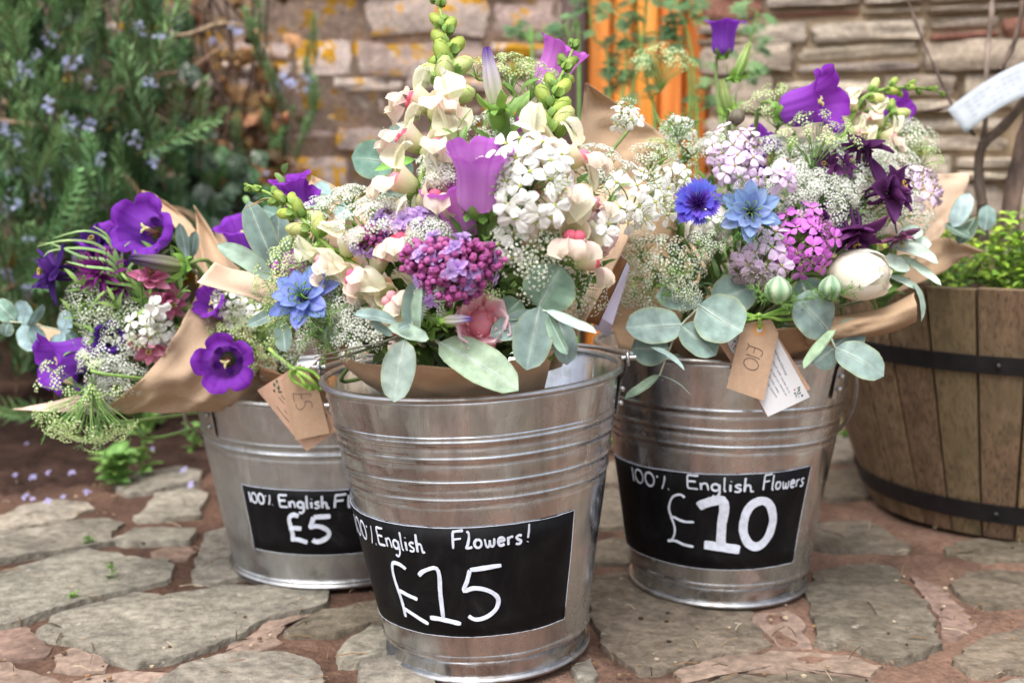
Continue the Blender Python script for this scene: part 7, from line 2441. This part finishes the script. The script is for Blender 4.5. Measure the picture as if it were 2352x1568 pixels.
for i, (u, v) in enumerate([(200, 760), (280, 780), (330, 680), (250, 870), (170, 830), (390, 640), (540, 760), (600, 770), (500, 640), (300, 600), (200, 640), (590, 640), (640, 800)]):
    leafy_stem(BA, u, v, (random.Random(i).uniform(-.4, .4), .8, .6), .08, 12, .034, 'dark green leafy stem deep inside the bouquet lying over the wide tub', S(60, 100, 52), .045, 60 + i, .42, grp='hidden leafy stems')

# ------------------------------------------------------------------ flowers of the £10 bouquet
bell(BC, 1905, 228, (.70, .20, .68), .062, 'v', 'large violet bellflower lying sideways highest in the £10 bouquet', -.02, 0, 1.2)
bell(BC, 1664, 52, (.02, 1, .10), .046, 'v', 'upright violet bellflower alone in front of the wall beside the door', .16, 1, .2)
bellbud(BC, 1690, 178, (.35, 1, .2), .042, BUDG, 'green bellflower bud leaning under the lone violet bell', .15)
bellbud(BC, 1675, 262, (-.30, 1, .2), .040, BUDG, 'green bellflower bud below the first on the same tall stem', .14)
bell(BC, 1752, 318, (.3, .8, .5), .042, 'v', 'violet bellflower hidden behind the lilac rocket', .10, 2)
bell(BC, 1895, 480, (.2, .6, .8), .046, 'd', 'deep indigo bellflower in the shade of the lace heads', .03, 0)
bell(BC, 2070, 245, (.5, .3, .8), .042, 'v', 'violet bellflower behind the sideways snapdragon', .12, 1)
bell(BC, 1752, 420, (.2, .6, .6), .036, 'd', 'indigo bellflower glimpsed between lilac florets', .06, 0)
snapdragon(BC, [(1930, 340), (1948, 290), (1975, 235), (2010, 212), (2060, 202), (2110, 202), (2168, 214)], 'snapdragon bent sideways with a row of lime green buds', .36, 3, 13, .026, .07, 3)
snapdragon(BC, [(2000, 380), (2010, 330), (2030, 280), (2050, 255)], 'short cream snapdragon with a salmon lip behind the columbines', .8, 6, 3, .030, .08, 5)
cluster(BC, 1690, 345, (-.15, .35, 1), .030, 15, 'l', 'tall lilac rocket head at the door side of the £10 bouquet', .021, -.01, 41)
cluster(BC, 1715, 400, (.1, .15, 1), .026, 9, 'l', 'lilac florets trailing below the tall lilac head', .021, -.015, 42, False)
cluster(BC, 1797, 405, (.1, .15, 1), .010, 4, 'l', 'single clear pink lilac floret beside the white lace', .027, -.03, 43, False)
cluster(BC, 1752, 592, (-.1, .1, 1), .028, 11, 'l', 'pale lilac rocket head just above the green raffia', .025, -.035, 44)
cluster(BC, 1712, 612, (-.4, .1, .9), .016, 6, 'l', 'lilac rocket side shoot by the pale head', .02, -.01, 45)
cluster(BC, 1855, 550, (.05, .2, 1), .034, 20, 'm', 'bright magenta rocket head at the heart of the £10 bouquet', .021, -.03, 46)
cluster(BC, 2130, 425, (.4, .4, .8), .024, 8, 'l', 'lilac rocket head with dark buds at the light paper edge', .021, .02, 47)
cluster(BC, 2085, 400, (.2, .6, .7), .018, 6, 'l', 'lilac florets behind the plum columbines', .02, .05, 48)
cluster(BC, 1556, 288, (-.1, .5, .8), .016, 8, 'w', 'white rocket head before the foot of the orange door', .020, .05, 49)
cluster(BC, 1535, 420, (-.3, .3, .9), .022, 9, 'w', 'white rocket buds and florets beside the blue violet cornflower', .017, -.01, 50)
nigella(BC, 1722, 488, (-.05, .15, 1), .030, 'pale sky blue nigella on the £10 bouquet', S(146, 176, 230), S(182, 206, 242), -.04, 7, 15)
cornflower(BC, 1604, 470, (-.25, .3, .9), .029, 'blue violet cornflower between the white rocket and pale nigella', S(112, 116, 226), S(120, 84, 208), -.03, 1)
peony_bud(BC, 1975, 632, (.85, .12, .62), .032, 'closed cream white peony bud by the rolled paper', S(246, 242, 230), S(232, 224, 190), -.03, 1)
peony_bud(BC, 1628, 520, (-.3, -.2, .8), .030, 'large white peony bud behind the cornflower and nigella', S(248, 246, 238), S(236, 230, 204), .03, 3)
PL0, PL1 = S(84, 38, 88), S(134, 78, 142)
aquilegia(BC, 2035, 440, (.7, .35, .55), .037, 'largest plum columbine facing the barrel', PL0, PL1, -.01, 11, 4)
aquilegia(BC, 1960, 525, (.1, -.85, .45), .034, 'shaggy plum columbine nodding over the white peony bud', PL0, S(126, 66, 128), -.02, 12, 4)
aquilegia(BC, 1985, 345, (.05, 1, -.1), .030, 'upturned plum columbine highest on its wiry stalk', PL0, PL1, .01, 13, 2)
aquilegia(BC, 1905, 380, (-.7, .2, .7), .020, 'small plum columbine pointing away from the others', PL0, PL1, .0, 14, 2, spurs=False)
aquilegia(BC, 1940, 378, (.6, .5, .5), .016, 'plum columbine bud beside the white lace', PL0, PL1, .0, 15, 2, spurs=False)
aquilegia(BC, 2062, 540, (.4, -1, .4), .022, 'long plum pink columbine bud hanging over silvery leaves', S(112, 60, 96), S(170, 120, 150), -.01, 16, 2, spurs=False)
aquilegia(BC, 1880, 500, (.5, .3, .8), .026, 'plum columbine between magenta rocket and indigo bell', PL0, PL1, .0, 17, 3)
um = [
 (1895, 400, (.0, .5, .9), .042, 46, 'w', 'broadest white lace head behind the plum columbines', .02, .0085),
 (1828, 435, (-.1, .3, .95), .027, 30, 'w', 'white lace head beside the clear lilac floret', -.01, .007),
 (1900, 455, (.1, .25, .95), .027, 30, 'w', 'white lace head under the broadest one', -.01, .007),
 (1850, 370, (.0, .7, .7), .034, 34, 'w', 'white lace head shading the indigo glimpse', .05, .0075),
 (1990, 365, (.1, .6, .8), .030, 34, 'w', 'white lace head around the upturned columbine', .05, .0075),
 (2050, 370, (.2, .7, .7), .032, 36, 'w', 'white lace head behind the largest plum columbine', .06, .0075),
 (2085, 300, (.3, .9, .4), .034, 36, 'l', 'greyish lace head standing before the slate wall', .09, .008),
 (2095, 480, (.4, .3, .8), .028, 26, 'w', 'white lace head beside silvery felted leaves', .03, .007),
 (1790, 340, (.1, .8, .5), .026, 24, 'w', 'white lace head next to the tall lilac rocket', .06, .007),
 (2010, 480, (.3, .3, .9), .024, 20, 'w', 'white lace glimpsed under the largest plum columbine', .03, .0065),
 (1518, 135, (-.05, 1, .25), .038, 34, 'y', 'flat green lace umbel in front of the orange door planks', .14, .0078),
 (1790, 232, (-.1, .8, .55), .034, 30, 'y', 'open green umbel beside the large sideways violet bell', .06, .0062),
 (1890, 300, (.15, 1, .35), .040, 28, 'y', 'flat green umbel on a long stalk in front of the violet bell', -.02, .0068),
 (1625, 562, (-.05, .2, 1), .015, 26, 'l', 'round starry white umbel under the cornflower', -.05, .0046),
 (1578, 674, (-.1, .15, 1), .014, 22, 'l', 'round starry white umbel on the eucalyptus leaf', -.055, .0046),
 (1500, 620, (-.3, .3, .9), .034, 26, 'l', 'loose white lace sprig near the brown inner paper', -.03, .007),
 (1555, 600, (-.1, .3, .9), .026, 20, 'l', 'loose white lace sprig below the white rocket florets', -.03, .007),
 (1480, 665, (-.4, .0, .9), .028, 20, 'l', 'loose white lace drooping towards the £15 bucket', -.02, .007),
 (1440, 695, (-.6, -.5, .8), .018, 8, 'l', 'last drooping tuft of lace beside the lilac card', -.02, .007),
 (1460, 570, (-.4, .4, .8), .024, 18, 'l', 'loose lace tuft right beside the paper of the £15 bouquet', -.01, .0068),
 (1550, 395, (-.1, .8, .5), .024, 20, 'l', 'loose lace behind the white rocket before the door', .05, .007),
 (1580, 330, (.0, .9, .4), .020, 18, 'l', 'loose lace under the white rocket before the door', .06, .007),
 (1640, 330, (-.2, .9, .5), .02, 16, 'w', 'white lace beside the tall lilac rocket stem', .05, .0065),
 (2130, 350, (.3, .9, .4), .018, 14, 'y', 'small green umbel near the bent snapdragon', .08, .006),
]
for i, (u, v, d, R, n, k, lab, off, us) in enumerate(um):
    umbel(BC, u, v, d, R, n, k, lab, off, 300 + i, us)
seed_pod(BC, 1787, 668, .0135, 'pale striped seed pod right above the raffia knot', -.06)
seed_pod(BC, 1908, 662, .012, 'striped seed pod against the cream peony bud', -.05)
seed_pod(BC, 1692, 270, .0085, 'dull brown bobble seed head on a thin stalk', .0, 'bobble')
leafy_stem(BC, 1690, 215, (.0, 1, .1), .16, 16, .022, 'tall green stem carrying the lone violet bell and its buds', S(104, 156, 76), .16, 71, .3)
leafy_stem(BC, 1815, 340, (-.1, 1, .3), .09, 10, .034, 'green leafy stem under the open green umbel', S(116, 160, 84), .04, 72, .3)
leafy_stem(BC, 1960, 330, (.2, 1, .3), .08, 10, .03, 'green leafy stem beneath the large violet bell', S(112, 158, 80), .06, 73, .3)
leafy_stem(BC, 2115, 345, (.3, 1, .2), .06, 7, .03, 'bronze green leaves near the bent snapdragon', S(120, 124, 60), .09, 74, .3)
leafy_stem(BC, 1950, 480, (.2, .5, .8), .06, 9, .034, 'grey green leaves between lace and plum columbines', S(94, 126, 96), .01, 75, .4)
leafy_stem(BC, 1650, 640, (-.1, .7, .8), .07, 8, .034, 'grey green narrow leaves behind the drooping eucalyptus', S(98, 130, 104), .0, 76, .22)
leafy_stem(BC, 1560, 380, (-.2, .9, .4), .08, 10, .03, 'thin leaved green stem beneath the white rocket', S(110, 150, 96), .07, 77, .22)
for i, (u, v) in enumerate([(1650, 600), (1700, 560), (1780, 500), (1850, 620), (1930, 590), (1600, 620), (1820, 470), (1740, 440), (2000, 560), (1560, 520), (1680, 450), (1880, 520), (2050, 600), (1960, 430), (1620, 420)]):
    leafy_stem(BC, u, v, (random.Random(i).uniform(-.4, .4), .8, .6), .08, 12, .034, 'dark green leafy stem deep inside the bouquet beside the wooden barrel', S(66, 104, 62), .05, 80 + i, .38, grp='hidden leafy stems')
# loose thread foliage
def threads(b, u, v, d, L, n, label, seed, off=0.0, c=S(104, 148, 76)):
    r = random.Random(seed)
    d = vec3(d).normalized()
    c0 = b.pos(u, v, off)
    t = thing('feathery_frond', label, 'foliage', name_group(b, 'feathery fronds'), Matrix.Translation(c0))
    mb = MB()
    for k in range(n):
        dd = (d + Vector((r.uniform(-.7, .7), r.uniform(-.5, .3), r.uniform(-.7, .7)))).normalized()
        frond(mb, Vector((0, 0, 0)), dd, L * r.uniform(.7, 1.2), r, mix(c, LGREEN, r.random() * .5), 2, .00042)
    link('threads', mb.mesh('threads', M_STEM), t)
    b.stem(t, c0, -d, .0009, .0014)
threads(BC, 1810, 690, (0, .3, 1), .035, 7, 'feathery green fronds around the striped pod by the raffia', 1, -.03)
threads(BC, 1560, 640, (-.5, .2, .8), .045, 7, 'feathery green fronds among the drooping lace', 2, -.01)
threads(BC, 1700, 540, (-.1, .0, 1), .04, 6, 'feathery fronds between lilac rocket and nigella', 3, -.01)
threads(BC, 1640, 560, (-.2, .6, .6), .05, 6, 'feathery fronds climbing behind the cornflower', 4, .02)
threads(BB, 760, 745, (-.2, -.3, .9), .04, 7, 'feathery fronds trailing below the blue nigella', 5, -.02)
threads(BB, 1335, 600, (.4, .3, .8), .035, 5, 'feathery fronds beside the paper side panel', 6, .0)
threads(BB, 1560, 330, (.1, 1, .2), .05, 6, 'pale feathery fronds against the back paper', 7, .10)
threads(BA, 130, 960, (-.3, -.3, .9), .03, 4, 'feathery fronds behind the drooping green umbel', 8, -.03)
threads(BA, 225, 950, (.2, -.9, .4), .045, 6, 'hair thin fronds fanning at the neck of the drooping umbel', 9, -.05, S(110, 156, 100))
threads(BA, 560, 800, (.3, .2, .9), .035, 5, 'feathery fronds beside the fresh green umbel', 10, -.01)
straw = thing('dry_straw', 'wisp of dry straw caught on the leaning snapdragon buds', 'straw', None, Matrix.Translation(P(635, 470, 1.08)))
mb = MB()
inv = straw.matrix_basis.inverted()
for a in ([(572, 474, 1.09), (610, 455, 1.075), (640, 462, 1.07), (690, 464, 1.075)], [(615, 462, 1.072), (660, 458, 1.07), (686, 470, 1.075)], [(655, 470, 1.072), (652, 484, 1.07), (662, 490, 1.072), (655, 500, 1.07)], [(650, 492, 1.07), (670, 480, 1.072)], [(566, 476, 1.09), (605, 462, 1.078)]):
    mb.tube(smoothpath([inv @ P(*q) for q in a], 8), .0006, 4, S(214, 186, 140))
link('stalks', mb.mesh('stalks', M_DRY), straw)
